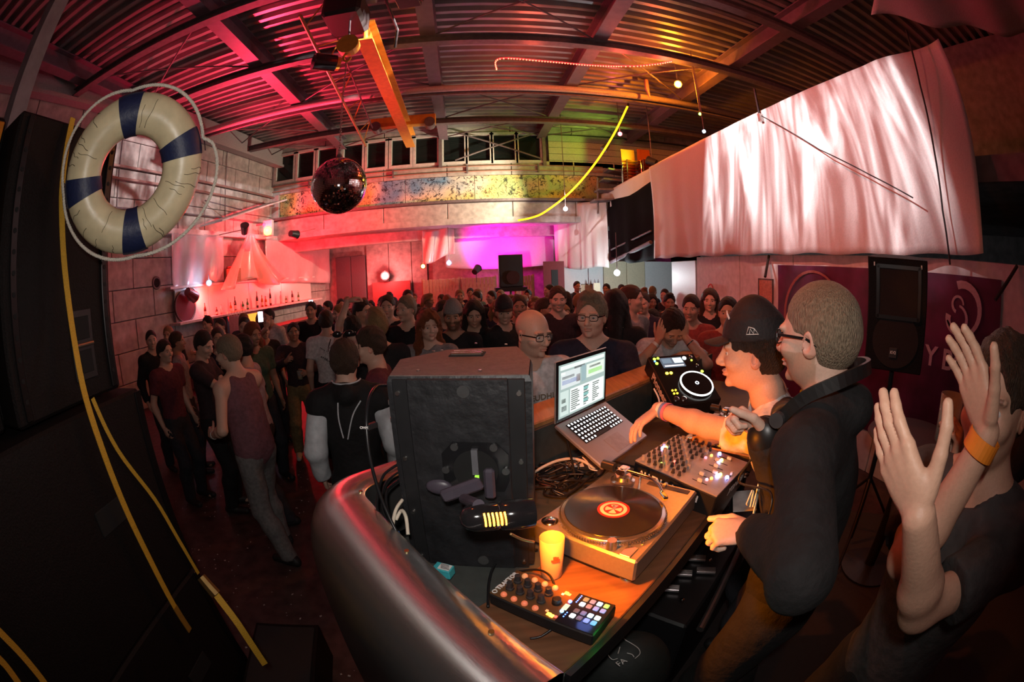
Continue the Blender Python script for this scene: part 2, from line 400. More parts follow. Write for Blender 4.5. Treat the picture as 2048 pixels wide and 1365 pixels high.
# ================================================================== sheets hung on the balcony
sheet_m = mat('sheet_cotton', (.66,.60,.58), .9, bump=.12, scale=60, var=.06)
def drape(name, fn, nu, nv, m, label, cat, group=None, thick=.004):
    o = obj(name, MB().grid(fn, nu, nv), m, None, smooth=True); tag(o, label, cat, group)
    s_ = o.modifiers.new('thickness', 'SOLIDIFY'); s_.thickness = thick
    return o
def fold(a, b, f, amp): return amp*(math.sin(a*f)+.5*math.sin(a*f*2.3+1.3)+.3*math.sin(a*f*.37+b*4))*(.25+.75*b)
def big(a, b):
    y = 1.24 + a*(8.55-1.24); z = 4.40 - b*(4.40-2.36); near = max(0, (.16-a)/.16)
    return (3.98 + fold(a, b, 34, .014) + near*.10*math.sin(b*5+a*30) + .05*math.sin(b*3.1)*math.sin(a*7), y, z - .03*math.sin(a*50)*b*.4 + .05*near*b)
drape('white_sheet', big, 120, 24, sheet_m, 'largest white sheet, hung along the balcony above the banner with light projected on it', 'sheet', 'white sheets')
drape('white_sheet', lambda a, b: (4.06 + fold(a, b, 30, .012), 8.5 + 3.8*a, 4.42 - (.42 + .1*a)*b), 40, 6, sheet_m, 'narrow strip of white sheet on the balcony rail below the orange chairs', 'sheet', 'white sheets')
def far_sheet(a, b):
    P0, P1 = Vector((4.0, 11.7, 0)), Vector((2.75, 13.2, 0)); p = P0.lerp(P1, a)
    return (p.x + fold(a, b, 26, .03), p.y + fold(a, b, 19, .03), 4.16 - b*1.98 + .04*math.sin(a*9)*b)
drape('white_sheet', far_sheet, 40, 20, sheet_m, 'creased white sheet hanging beside the magenta drape, left of the black tarp', 'sheet', 'white sheets')
tarp_m = mat('black_tarp', (.006,.0055,.006), .95, bump=.2, scale=9, spec=.08)
drape('black_tarp', lambda a, b: (4.03 + fold(a, b, 9, .05), 8.55 + 3.1*a, (3.98 + .28*abs(a-.45)) - b*(1.75 - .1*a)), 30, 16, tarp_m, 'black tarp closing the gap between the white sheets', 'tarp')
mag_m = mat('drape_magenta', (.62,.50,.60), .8, bump=.1, scale=20, var=.05)
drape('white_drape', lambda a, b: (-.7 + 3.6*a, 13.75 + fold(a, b, 8, .05) - .25*math.sin(math.pi*a)*b, 3.62 - b*1.28 - .10*math.sin(math.pi*a)*b), 40, 16, mag_m, 'pale drape glowing magenta behind the far loudspeaker', 'drape')
cc0, cc1 = atz(1742,30,4.9), atz(2060,72,4.9)
drape('ceiling_cloth', lambda a, b: tuple(cc0.lerp(cc1, a) + (Vector((-.15,-.9,.55)))*b + Vector((0,0,-.10*math.sin(math.pi*a)*(1-b) + .05*math.sin(a*14+b*6)))), 30, 14, sheet_m, 'white cloth slung under the roof, above the end of the balcony', 'cloth')
cord_m = mat('cord_dark', (.03,.025,.025), .6)
o = obj('guy_line', MB().tube([atx(1523,232,3.86), atx(1640,300,3.84), atx(1740,350,3.84), atx(1826,396,3.86)], .008, 6), cord_m); tag(o, 'thin dark line sagging diagonally across the largest sheet', 'cord')
o = obj('hanging_cable', MB().tube([atx(1812,60,3.86), atx(1840,170,3.86), atx(1868,300,3.86), atx(1885,420,3.88), atx(1900,530,3.9)], .011, 6), cord_m); tag(o, 'black cable hanging down the near end of the largest sheet', 'cable')
cl = thing('sheet_clamp', 'metal clamp gripping the top edge of the largest sheet', 'clamp', atx(1521,232,3.95))
obj('jaw', MB().box((0,0,-.03), (.08,.05,.12)), mat('clamp_steel', (.45,.42,.4), .3, metal=1), cl); obj('strap', MB().box((0,.02,.22), (.02,.03,.45)), cord_m, cl)

# projector for the ripples on the largest sheet, plus two unseen ones added
def gobo(name, loc, target, power, half_u, half_v, u0, v0, scale, stretch, color=(1,.93,.95), thr=.48, size=80):
    o = lamp(name, 'SPOT', loc, color, power, .015, target=target, size=size, blend=.05)
    l = o.data; l.use_nodes = True; nt = l.node_tree; N, L = nt.nodes, nt.links; em = N['Emission']
    tc = N.new('ShaderNodeTexCoord'); sp_ = N.new('ShaderNodeSeparateXYZ'); L.new(tc.outputs['Normal'], sp_.inputs[0])
    def mth(op, a, b=None):
        n = N.new('ShaderNodeMath'); n.operation = op
        for i, q in enumerate((a, b)):
            if q is None: continue
            if isinstance(q, (int, float)): n.inputs[i].default_value = q
            else: L.new(q, n.inputs[i])
        return n.outputs[0]
    u = mth('DIVIDE', sp_.outputs[0], sp_.outputs[2]); v = mth('DIVIDE', sp_.outputs[1], sp_.outputs[2])
    cb = N.new('ShaderNodeCombineXYZ'); L.new(mth('MULTIPLY', u, stretch[0]), cb.inputs[0]); L.new(mth('MULTIPLY', v, stretch[1]), cb.inputs[1])
    no = N.new('ShaderNodeTexNoise'); no.inputs['Scale'].default_value = scale; no.inputs['Detail'].default_value = 5; no.inputs['Distortion'].default_value = 1.6; L.new(cb.outputs[0], no.inputs['Vector'])
    mr = N.new('ShaderNodeMapRange'); mr.interpolation_type = 'SMOOTHSTEP'; mr.inputs[1].default_value = thr-.18; mr.inputs[2].default_value = thr+.22; mr.inputs[3].default_value = .06; mr.inputs[4].default_value = 1; L.new(no.outputs[0], mr.inputs[0])
    n2 = N.new('ShaderNodeTexNoise'); n2.inputs['Scale'].default_value = scale*.55; L.new(cb.outputs[0], n2.inputs['Vector'])
    wob = mth('MULTIPLY', mth('SUBTRACT', n2.outputs[0], .5), half_v*1.1)
    def edge(q, c, h, soft):
        d = mth('ABSOLUTE', mth('SUBTRACT', q, c)); m_ = N.new('ShaderNodeMapRange'); m_.inputs[1].default_value = h; m_.inputs[2].default_value = h-soft; m_.inputs[3].default_value = 0; m_.inputs[4].default_value = 1; L.new(d, m_.inputs[0]); return m_.outputs[0]
    val = mth('MULTIPLY', mth('MULTIPLY', edge(u, u0, half_u, .04), edge(mth('ADD', v, wob), v0, half_v, .12)), mr.outputs[0])
    L.new(val, em.inputs['Strength'])
    return o
GP = (-.5, 4.6, 5.75)
gobo('projector_beam', GP, (3.98, 4.05, 3.62), 4600, .46, .235, 0, 0, 3.9, (2.6, .50), thr=.55)
for off_, tg_, lab_ in ((0,(3.98,4.05,3.62),'dark projector under the roof aimed at the largest sheet'),(1.1,(-6.6,8.9,5.0),'added projector under the roof for the light patches on the left wall'),(.34,(3.4,12.3,3.4),'added projector under the roof for the streaks on the creased far sheet')):
    pj = thing('projector', lab_, 'projector', (GP[0]+off_,GP[1],GP[2]), math.atan2(tg_[1]-GP[1], tg_[0]-GP[0]-off_), 'projectors')
    obj('body', MB().box((-.2,0,.02), (.3,.26,.12), bev=.01), mat('plastic_dark', (.03,.03,.03), .4), pj); obj('lens_barrel', MB().cone((-.05,0,0), (-.005,0,-.005), .035, .04, n=14), mat('plastic_dark'), pj); obj('hanger', MB().cone((-.2,0,.08), (-.2,0,.42), .012), steel_paint, pj)
gobo('left_wall_beam', (GP[0]+1.1,GP[1],GP[2]), (-6.6, 8.9, 4.9), 3000, .44, .21, 0, 0, 4.0, (2.5, .9), (1,.86,.84), .5)  # added beams: pale patches on the left wall, streaks on the far sheet
gobo('far_sheet_beam', (GP[0]+.34,GP[1],GP[2]), (3.4, 12.3, 3.4), 2600, .14, .10, 0, 0, 7.0, (2.6, .8))

# ================================================================== crane, hoist, mirror ball
crane_y = mat('crane_yellow', (.72,.32,.045), .5, bump=.04, scale=10, var=.12)
cr_ = thing('overhead_crane', 'orange yellow overhead travelling crane girder with end carriage', 'crane', (-1.45, 8, 5.6))
zc = HC + 3.5
p0, p1 = atz(722,80,zc), atz(810,296,zc); xg = (p0.x + p1.x)/2 + .10
mb = MB(); mb.box((xg, (p0.y+p1.y)/2, zc+.012), (.24, p1.y-p0.y, .024)); mb.box((xg, (p0.y+p1.y)/2, zc+.36), (.24, p1.y-p0.y, .024)); mb.box((xg, (p0.y+p1.y)/2, zc+.19), (.02, p1.y-p0.y, .34))
obj('girder', mb, crane_y, cr_, world=True)
e0, e1 = atz(742,254,zc+.35), atz(872,246,zc+.35)
obj('end_carriage', MB().box(((e0.x+e1.x)/2, e0.y, zc+.4), (e1.x-e0.x, .2, .26), bev=.01), crane_y, cr_, world=True)
for x in (e0.x+.14, e1.x-.14): obj('wheel', MB().cone((x, e0.y-.14, zc+.3), (x, e0.y+.14, zc+.3), .13, n=18), steel_paint, cr_, smooth=False, world=True)
a, b = atz(600,30,HC+3.9), atz(732,292,HC+3.45)
mb = MB(); mb.cone(a, b, .03, n=8); obj('festoon_rail', mb, mat('rail_brass', (.45,.33,.16), .35, metal=.6), cr_, world=True)
a2, b2 = a + Vector((.3,.1,.25)), b + Vector((.25,-.3,.3)); obj('festoon_rail', MB().cone(a2, b2, .018, n=6), steel_paint, cr_, world=True)
for k in range(9):
    t_ = (k+.5)/9; obj('lattice_bar', MB().cone(a.lerp(b, t_), a2.lerp(b2, t_ + (.05 if k%2 else -.05)), .012, n=5), crane_y, cr_, world=True)
hp = thing('chain_hoist', 'dark electric chain hoist under the crane girder', 'hoist', (-1.5, 4.9, 5.6))
obj('motor_body', MB().box((-1.62,5.0,5.95), (.55,.7,.42), bev=.05), mat('hoist_dark', (.03,.025,.025), .45), hp, world=True)
obj('trolley', MB().box((-1.45,4.85,6.22), (.5,.4,.25), bev=.02), steel_paint, hp, world=True)
dr0 = atz(650,125,HC+3.55); obj('drum', MB().cone(dr0+Vector((-.16,-.12,0)), dr0+Vector((.14,.1,0)), .15, n=20), mat('drum_gloss', (.12,.11,.12), .18, metal=.9), hp, world=True, smooth=False)
obj('drum_cap', MB().cone(dr0+Vector((.14,.1,0)), dr0+Vector((.20,.14,0)), .12, n=20), crane_y, hp, world=True)
hk = Vector((-1.49, 4.88, 5.12))
obj('hook_block', MB().cone(hk+Vector((0,-.07,.14)), hk+Vector((0,.07,.14)), .15, n=18), crane_y, hp, world=True)
obj('hook', MB().tube([hk+Vector((.05*math.cos(t_),0,-.06+.06*math.sin(t_))) for t_ in np.linspace(1.6,6.2,12)] , .018, 8), crane_y, hp, world=True, smooth=True)
obj('lift_chain', MB().cone(hk+Vector((0,0,.2)), hk+Vector((-.05,.05,.75)), .014), steel_paint, hp, world=True)
pend = atz(795,60,HC+3.2)
o = obj('pendant_cable', MB().tube([atz(768,-40,HC+4.2), atz(770,-5,HC+3.6), atz(795,60,HC+3.4), atz(790,95,HC+3.2)], .02, 8), cord_m); tag(o, 'black control cable dangling beside the crane girder', 'cable')
# mirror ball
BC = Vector((-1.49, 4.88, 3.26)); BR = .345
mbt = thing('mirror_ball', 'large mirror ball hanging from the crane hook', 'mirror ball', BC)
mir = mat('mirror_tile', (.75,.74,.74), .06, metal=1.0, bump=0, var=.05)
obj('core', MB().ball((0,0,0), BR-.004, 48, 28), mat('ball_core', (.02,.02,.02), .5), mbt, smooth=True)
mb = MB(); rows = 52
for i in range(rows):
    th0, th1 = math.pi*(i+.06)/rows, math.pi*(i+.94)/rows; thm = (th0+th1)/2; nn = max(4, int(2*rows*math.sin(thm)))
    for k in range(nn):
        f0, f1 = 2*math.pi*(k+.06)/nn, 2*math.pi*(k+.94)/nn
        mb.add([(BR*math.sin(t_)*math.cos(f), BR*math.sin(t_)*math.sin(f), BR*math.cos(t_)) for t_, f in ((th0,f0),(th1,f0),(th1,f1),(th0,f1))], [(0,1,2,3)])
o = obj('mirror_tiles', mb, mir, mbt); o['kind'] = 'stuff'
obj('cap', MB().cone((0,0,BR-.01), (0,0,BR+.05), .05, .03, n=14), steel_paint, mbt)
ch = MB(); zt_ = BC.z + BR + .04; n_ = int((hk.z - .1 - zt_)/.034)
for i in range(n_):
    c_ = Vector((BC.x, BC.y, zt_ + .034*(i+.5))); M_ = Matrix.Rotation(rad(90), 3, 'X') if i % 2 else Matrix.Rotation(rad(90), 3, 'Z') @ Matrix.Rotation(rad(90), 3, 'X')
    ch.tube([c_ + M_ @ Vector((.012*math.cos(t_), .024*math.sin(t_), 0)) for t_ in np.linspace(0, 2*math.pi, 8, endpoint=False)], .0045, 4, closed=True)
o = obj('chain', ch, mat('chain_steel', (.6,.57,.55), .3, metal=1)); tag(o, 'steel link chain between the hoist hook and the mirror ball', 'chain')

# ================================================================== lamps and light strips
def bulb(name, label, pos, color, strength, r, power, cat='lamp', up=None, globe=False):
    t_ = thing(name, label, cat, pos); p = Vector(pos); out = (Vector((0,0,HC)) - p).normalized()
    obj('lens', MB().ball((0,0,0), r, 14, 10), glow(name + str(len(MATS)), color, strength), t_, smooth=True)
    mb = MB().cone(-out*(r*.2), -out*(r*2.6), r*1.45, r*1.1, n=16); obj('housing', mb, mat('lamp_housing', (.04,.04,.045), .4), t_)
    obj('bracket', MB().cone((0,0,r*1.2) , (0,0,max(.16, (up if up else p.z+.2)-p.z)), .010, n=6), steel_paint, t_)
    if globe:
        lamp(name + '_light', 'POINT', p - Vector((0,0,r*1.5)), color, power, r*.5); bpy.data.objects.remove([c for c in t_.children if c.name.startswith('housing')][0]); return t_
    if power: lamp(name + '_light', 'POINT', p + out*(r*1.6), color, power, r)
    return t_
bulb('stage_lamp', 'glaring amber lamp under the roof above the balcony', (4.35, 7.40, 6.08), (1,.55,.08), 220, .06, 0, up=6.63)
bulb('stage_lamp', 'red spot lamp above the stacked orange chairs', aty(1240,268,10.1), (1,.12,.16), 120, .045, 14, up=6.63)
bulb('stage_lamp', 'white spot lamp on top of the creased sheet, brightest at the back', aty(1131,418,10.95), (1,.95,.85), 180, .045, 20, up=6.63)
bulb('indicator_lamp', 'tiny green lamp on the dark end of the roof', atx(1400,228,4.6), (.4,1,.05), 18, .03, 0, up=6.63)
bulb('indicator_lamp', 'tiny white lamp just above the sheet edge on the balcony', atx(1408,263,4.4), (.7,.85,1), 40, .03, 0, up=6.63)
bulb('doorway_lamp', 'white lamp hanging in the doorway under the black tarp', aty(1234,546,10.6), (.82,.95,1), 40, .08, 120, up=3.1, globe=True)
bulb('beacon_lamp', 'orange red beacon at the edge of the red recess', aty(846,533,13.1), (1,.2,.03), 40, .06, 6, up=3.3)
bulb('flood_lamp', 'glaring pinkish flood lamp on the low red door', aty(770,552,15.9), (1,.22,.2), 60, .12, 150)
bulb('drape_lamp', 'small magenta lamp glaring at the left end of the glowing drape', aty(898,526,13.0), (1,.6,.95), 60, .06, 12, up=3.6)
bulb('bar_spot', 'blue white spot lamp shining against the plastic at the bar', wallL(10.95, HC+.32, .5), (.68,.74,1), 60, .055, 9)
# red and yellow light box on the left wall
lb = wallL(13.3, 3.72, .75)
t_ = thing('signal_lamp', 'white signal box with a glowing yellow globe above the bar', 'lamp', lb)
obj('box', MB().box((0,.05,.1), (.30,.16,.46), bev=.02), white_paint, t_); obj('globe', MB().ball((.05,-.10,.0), .12, 18, 12), glow('globe', (1,.45,.08), 7), t_, smooth=True); obj('red_lens', MB().ball((-.08,-.08,.2), .05, 12, 8), glow('redlens', (1,.02,.05), 10), t_, smooth=True); obj('arm', MB().box((-.28,.1,.25), (.3,.05,.05)), steel_paint, t_)
lamp('signal_lamp_light', 'POINT', lb + Vector((.12,-.42,.05)), (1,.02,.05), 150, .1)
# red LED strip: many small lamps on a cable
pts = smoothpath([atz(993,138,HC+3.86), atz(1000,117,HC+3.9), atz(1090,122,HC+3.9), atz(1180,130,HC+3.88), atz(1260,132,HC+3.86), atz(1310,128,HC+3.9), atz(1345,122,HC+3.95)], 8)
t_ = thing('led_strip', 'red beaded LED strip hanging in a shallow curve under the roof', 'light strip', pts[8])
obj('cable', MB().tube(pts, .012, 6), mat('strip_red', (.4,.02,.02), .4, emit=(1,.02,.02), estr=4), t_, world=True)
mb = MB(); acc = 0; last = pts[0]
dense = []
for i in range(len(pts)-1):
    n_ = max(1, int((pts[i+1]-pts[i]).length/.045)); dense += [pts[i].lerp(pts[i+1], j/n_) for j in range(n_)]
for p in dense: mb.ball(p + Vector((0,0,-.012)), .014, 6, 4)
o = obj('lamps', mb, glow('ledred', (1,.06,.03), 16), t_, world=True); o['kind'] = 'stuff'
for q in (14, 30, 44): lamp('led_strip_light', 'POINT', pts[q] - Vector((0,0,.06)), (1,.10,.05), 34, .15)
pts = smoothpath([aty(1255,213,8.9), aty(1228,268,9.1), aty(1188,330,9.5), aty(1140,385,9.9), aty(1090,424,10.3), aty(1062,436,10.5), aty(1036,441,10.6)], 8)
t_ = thing('light_rope', 'glowing yellow light rope hanging in a long curve from the roof', 'light rope', pts[0])
obj('tube', MB().tube(pts, .022, 8), glow('yellowrope', (1,.44,.005), 6), t_, smooth=True, world=True); obj('end_cap', MB().cone(pts[0], pts[0]+Vector((.03,.0,.08)), .026, n=8), cord_m, t_, world=True)
for q in (12, 30): lamp('light_rope_light', 'POINT', pts[q] + Vector((0,-.12,0)), (1,.5,.03), 10, .1)
o = obj('feather_tassel', MB().tube([aty(1292,160,8.2), aty(1294,178,8.2), aty(1300,196,8.2)], .03, 6, radii=[.05,.05,.015]), mat('tassel', (.6,.3,.25), .8)); tag(o, 'pale tassel hanging under the roof near the amber lamp', 'tassel')
o = obj('roof_spot', MB().cone(aty(1215,290,9.6), aty(1207,300,9.6), .07, .09, n=14), mat('lamp_housing')); tag(o, 'small unlit spot lamp beside the yellow light rope', 'lamp')

# ================================================================== bar on the left wall
bar = thing('bar_display', 'white back bar panel glowing red, with bottle shelf', 'bar', wallL(13.5, 0, .1), WA)
def onwall(t, z, off): return wallL(t, z, off)
D3 = Vector((K,1,0)).normalized(); N3 = Vector((1,-K,0)).normalized()
RW = frame(D3, -N3, Vector((0,0,1)))
gloss_white = mat('panel_gloss', (.74,.70,.68), .25, var=.04)
seg = [(10.05,11.3),(11.3,13.1),(13.1,14.9),(14.9,16.9)]
for a, b in seg: obj('back_panel', MB().box(wallL((a+b)/2, 2.0, .1), (b-a-.015, .04, .74), RW), gloss_white, bar, world=True)
obj('bottle_shelf', MB().box(wallL(13.4, 1.60, .32), (7.2, .42, .05), RW), white_paint, bar, world=True)
obj('top_board', MB().box(wallL(13.4, 2.395, .16), (7.2, .2, .05), RW), white_paint, bar, world=True)
ct = thing('bar_counter', 'dark bar counter below the glowing back panel', 'bar', wallL(13.5, 0, 1.2), WA)
obj('counter_top', MB().box(wallL(13.2, 1.12, 1.2), (6.4, .6, .06), RW, bev=.01), mat('bar_wood', (.10,.05,.03), .4), ct, world=True)
for k in range(8): obj('front_board', MB().box(wallL(10.4 + k*.8, .55, 1.42), (.785, .05, 1.08), RW), mat('bar_front', (.07,.035,.025), .5), ct, world=True)
fr = thing('bottle_cooler', 'amber lit glass cooler standing below the bottle shelf', 'cooler', wallL(12.1, 1.15, .45), WA)
obj('cabinet', MB().box(wallL(12.2, 1.33, .42), (1.35, .36, .44), RW), steel_paint, fr, world=True); obj('lit_front', MB().box(wallL(12.45, 1.33, .612), (.75, .02, .38), RW), glow('amberfront', (1,.42,.04), 1.3), fr, world=True)
for k in range(7): obj('glass_row', MB().lathe([(.03,0),(.036,.12),(.034,.12),(.028,.01)], wallL(11.62 + k*.12, 1.55, .5), n=10), mat('pint_glass', (.8,.7,.5), .1, alpha=.5), fr, world=True)
bot_cols = [('bottle_dark', (.03,.015,.01), 'dark'), ('bottle_amber', (.35,.10,.01), 'amber'), ('bottle_green', (.03,.16,.03), 'green'), ('bottle_clear', (.5,.45,.42), 'clear')]
where = ['below the white lit patch','left of the carton','right of the carton','beside the shelf end','below the plastic sheet','next to the red label bottle','behind the raised phone']
bott = {}
bp = [(10.9,0,.34,'tall dark bottle at the near end of the back bar shelf'),(11.35,0,.20,'squat dark bottle second along the back bar shelf'),(11.55,3,.24,'clear bottle third along the back bar shelf'),(11.95,1,.26,'amber bottle fourth along the back bar shelf'),(12.15,0,.40,'tallest dark bottle, left of the two green ones'),(12.5,2,.24,'first green bottle on the back bar shelf'),(12.72,2,.30,'taller green bottle beside the first green one'),(13.2,0,.46,'dark square bottle in the middle of the back bar shelf'),(13.45,1,.34,'amber bottle beside the dark square bottle'),(13.65,1,.30,'second amber bottle right of the dark square bottle'),(13.9,0,.50,'very tall dark bottle past the amber pair'),(14.5,3,.38,'clear bottle under the orange lit plastic'),(14.8,2,.22,'small green bottle near the far end of the back bar'),(15.2,0,.36,'dark bottle near the far end of the back bar'),(15.6,2,.30,'last green bottle at the far end of the back bar')]
for t__, c_, h_, lab in bp:
    nm, col, w_ = bot_cols[c_]; p = wallL(t__, 1.626, .34); t2 = thing('bottle', lab, 'bottle', p, group='bottles on the back bar')
    r_ = .036; obj('glass', MB().lathe([(r_,0),(r_,h_*.55),(r_*.9,h_*.62),(.013,h_*.76),(.012,h_*.95)], n=12), mat(nm, col, .12, spec=.6), t2, smooth=True); obj('cap', MB().lathe([(.014,h_*.95),(.014,h_)], n=10), mat('cap_red', (.4,.04,.04), .4), t2); obj('label', MB().lathe([(r_+.001,h_*.15),(r_+.001,h_*.42)], n=12, cap=False), mat('paper_label', (.6,.5,.4), .7), t2)
bx_ = thing('carton', 'brown carton with a small appliance on the back bar top', 'carton', wallL(12.35, 2.42, .2), WA)
obj('carton_body', MB().box((0,0,.17), (.62,.3,.34), bev=.01), mat('cardboard', (.36,.20,.12), .8), bx_); obj('flap', MB().box((-.1,0,.37), (.3,.2,.06), bev=.02), mat('cardboard_red', (.5,.10,.09), .6), bx_)
cn = thing('par_can', 'black and red par can lamp clamped at the near end of the bar', 'lamp', wallL(10.3, 2.2, .35))
a_ = wallL(10.25, 2.28, .38); b_ = wallL(10.55, 2.12, .36); obj('barrel', MB().cone(a_, b_, .10, .14, n=18), mat('par_red', (.18,.02,.02), .4), cn, world=True); obj('yoke', MB().torus((a_+b_)/2, .15, .012, 20, 6, RW @ Matrix.Rotation(rad(90),3,'X')), steel_paint, cn, world=True); obj('lens', MB().cone(b_, b_ + (b_-a_).normalized()*.01, .12, n=18), glow('parlens', (1,.45,.3), 8), cn, world=True)
lamp('par_can_light', 'SPOT', b_ + (b_-a_).normalized()*.05, (1,.015,.008), 650, .05, target=wallL(12.6, 1.95, .1), size=105, blend=.9)
lamp('bar_red_light', 'POINT', wallL(14.2, 2.25, .9), (1,.0,.012), 150, .1)
vr = thing('wall_vent', 'round pipe opening in the block wall beside the loudspeaker tower', 'vent', wallL(9.55, 2.55, 0)); obj('ring', MB().torus((0,0,0), .12, .03, 24, 8, RW @ Matrix.Rotation(rad(90),3,'X')), steel_paint, vr, smooth=True); obj('dark_core', MB().cone(-N3*.02, N3*.02, .1, n=20), mat('void_black', (.005,.005,.005), .9), vr)
ds = thing('wall_disc', 'dark red round disc on the wall below the blue white lamp', 'disc', wallL(10.35, 1.95, .12)); obj('disc', MB().cone((0,0,0), N3*.06, .36, n=36), mat('disc_red', (.14,.02,.03), .5), ds); obj('rim', MB().torus(N3*.06, .36, .02, 40, 6, RW @ Matrix.Rotation(rad(90),3,'X')), steel_paint, ds, smooth=True)
# translucent plastic sheeting
def plastic(name, col, alpha):
    m = mat(name, col, .22, bump=.25, scale=6, alpha=alpha, spec=.8, var=.05); return m
pl = plastic('plastic_film', (.85,.82,.86), .42)
def wsheet(t0, t1, ztop, zbot, off, amp, seed):
    def f(a, b):
        p = wallL(t0 + (t1-t0)*a, ztop(a) + (zbot(a)-ztop(a))*b, off + amp*(math.sin(a*23+seed+b*2)+.6*math.sin(a*11+b*7+seed))*(.3+.7*b)); return tuple(p)
    return f
drape('plastic_sheet', wsheet(9.9, 11.9, lambda a: 3.62, lambda a: 2.45 - .12*(1-a), .22, .03, 0), 30, 14, pl, 'clear plastic sheet on the wall behind the blue white spot lamp', 'plastic sheet', 'plastic sheets at the bar', .001)
def tent(a, b):
    t_ = 12.85 + (a-.5)*(.35 + 3.0*b**1.25) + .10*math.sin(a*17)*b + .35*b*b; z = 3.66 - 1.33*b - .12*math.sin(a*9+1)*b*b; return tuple(wallL(t_, z, .45 + .10*math.sin(a*19)*(.3+b) - .05*b))
drape('plastic_sheet', tent, 44, 18, plastic('plastic_orange', (.9,.62,.5), .62), 'plastic sheet gathered to a point under the signal lamp, spreading like a tent', 'plastic sheet', 'plastic sheets at the bar', .001)
drape('plastic_sheet', wsheet(13.9, 18.3, lambda a: 3.62 - .05*a, lambda a: 2.32 - .2*a, .25, .035, 4), 50, 16, plastic('plastic_pink', (.85,.55,.58), .72), 'crinkled plastic sheet at the far end of the bar wall', 'plastic sheet', 'plastic sheets at the bar', .001)
drape('plastic_sheet', lambda a, b: (-1.35 + 1.0*a, 13.3 + .06*math.sin(a*14+b*3), 3.55 - (1.05 - .25*a)*b - .05*math.sin(a*6)), 20, 16, plastic('plastic_film2', (.85,.6,.6), .5), 'short torn plastic sheet beside the magenta drape', 'plastic sheet', 'plastic sheets at the bar', .001)
lf = thing('wall_flap', 'red lit slanting awning board above the bar', 'awning', wallL(12.2, 4.3, .2)); obj('board', MB().box(wallL(12.6, 4.28, .5), (3.2, .8, .04), RW @ Matrix.Rotation(rad(-16),3,'Y')), white_paint, lf, world=True); obj('stay', MB().cone(wallL(11.2,4.5,.1), wallL(12.0,4.2,.8), .015, n=6), steel_paint, lf, world=True)

# ================================================================== back: fence, far loudspeaker, pictures
fence_m = mat('fence_board', (.42,.24,.16), .7, bump=.15, scale=20)
for lab, xa_, xb_, n_ in (('pale upright board fence below the short torn plastic', -1.35, -.25, 11), ('brown upright board fence left of the far loudspeaker', -.18, .85, 9), ('brown upright board fence right of the far loudspeaker', 1.45, 2.0, 6)):
    f_ = thing('board_fence', lab, 'fence', ((xa_+xb_)/2, 12.9, 0), group='fences before the recess')
    w_ = (xb_-xa_)/n_
    for k in range(n_): obj('board', MB().box((xa_ - (xa_+xb_)/2 + (k+.5)*w_, 0, 1.0 + rng.uniform(-.01,.01)), (w_-.012, .025, 2.0), bev=.004), fence_m, f_)
    for z in (.4, 1.75): obj('rail', MB().box((0, .035, z), (xb_-xa_, .04, .08)), fence_m, f_)
    for s_ in (-1,1): obj('post', MB().box((s_*(xb_-xa_)/2, .06, 1.02), (.06,.06,2.04)), fence_m, f_)
def loudspeaker(name, label, loc, rotz, w, d, h, m, logo=None, tilt=0, stand=None):
    t_ = thing(name, label, 'loudspeaker', loc, rot=(tilt, 0, rotz))
    mb = MB().prism([(-w/2,-d/2),(w/2,-d/2),(w/2,d*.1),(w*.3,d/2),(-w*.3,d/2),(-w/2,d*.1)], 0, h); obj('cabinet', mb, m, t_)
    obj('grille', MB().box((0,-d/2-.006,h*.5), (w*.93,.012,h*.95), bev=.005), mat('grille_black', (.012,.012,.013), .6, bump=.5, scale=400), t_)
    return t_
ls = loudspeaker('far_loudspeaker', 'tall black loudspeaker on a stand before the magenta drape', (aty(1020,540,11.0).x, 11.0, 1.74), 0, .60, .5, .82, mat('cab_black', (.015,.014,.015), .5))
obj('woofer', MB().cone((.05,-.268,.24), (.05,-.26,.24), .17, n=24), mat('cone_grey', (.05,.03,.04), .6), ls); obj('stand_pole', MB().cone((0,0,-1.70), (0,0,0), .03, n=10), steel_paint, ls); obj('stand_plate', MB().box((0,0,-.06), (.8,.5,.10)), mat('cab_black'), ls)
for k in range(3): obj('stand_leg', MB().cone((0,0,-1.2), (.45*math.cos(k*2.1), .45*math.sin(k*2.1), -1.72), .015, n=8), steel_paint, ls)
pc = thing('wall_picture', 'dark red picture panel left of the white doorway', 'picture', (aty(1108,560,12.3).x, 12.3, 1.6)); obj('panel', MB().box((0,0,.3), (.62,.03,1.0)), mat('picture_red', (.16,.015,.02), .6), pc); obj('figure_shape', MB().box((.02,-.02,.3), (.2,.01,.5), bev=.004), mat('picture_black', (.01,.01,.01), .6), pc)

# doorway room under the balcony
door_white = mat('door_white', (.66,.66,.66), .5, var=.06); door_cream = mat('door_cream', (.62,.54,.38), .6, var=.1)
rm = struct('wall_doorway', None, None, 'brightly lit wall seen through the opening under the balcony', 'wall'); rm.location = (0, 13.0, 0)
for a, b, m_ in ((2.95,3.75,door_white),(3.75,4.25,door_white),(4.25,5.05,door_cream),(5.05,5.7,door_cream),(5.7,6.9,door_white)): obj('wall_panel', MB().box(((a+b)/2, 0, 1.2), (b-a-.02, .08, 2.4), bev=.006), m_, rm)
lf_ = struct('door_3', MB().box((0,0,1.15), (1.55,.06,2.3), bev=.006), door_white, 'white door leaf standing open under the balcony edge', 'door'); lf_.location = (4.35, 7.85, 0); lf_.rotation_euler = (0,0,rad(80))
obj('push_bar', MB().box((0,-.05,1.1), (1.0,.04,.04)), steel_paint, lf_); obj('door_stay', MB().cone((.75,-.05,2.25), (.9,-.35,.05), .03, n=8), steel_paint, lf_)
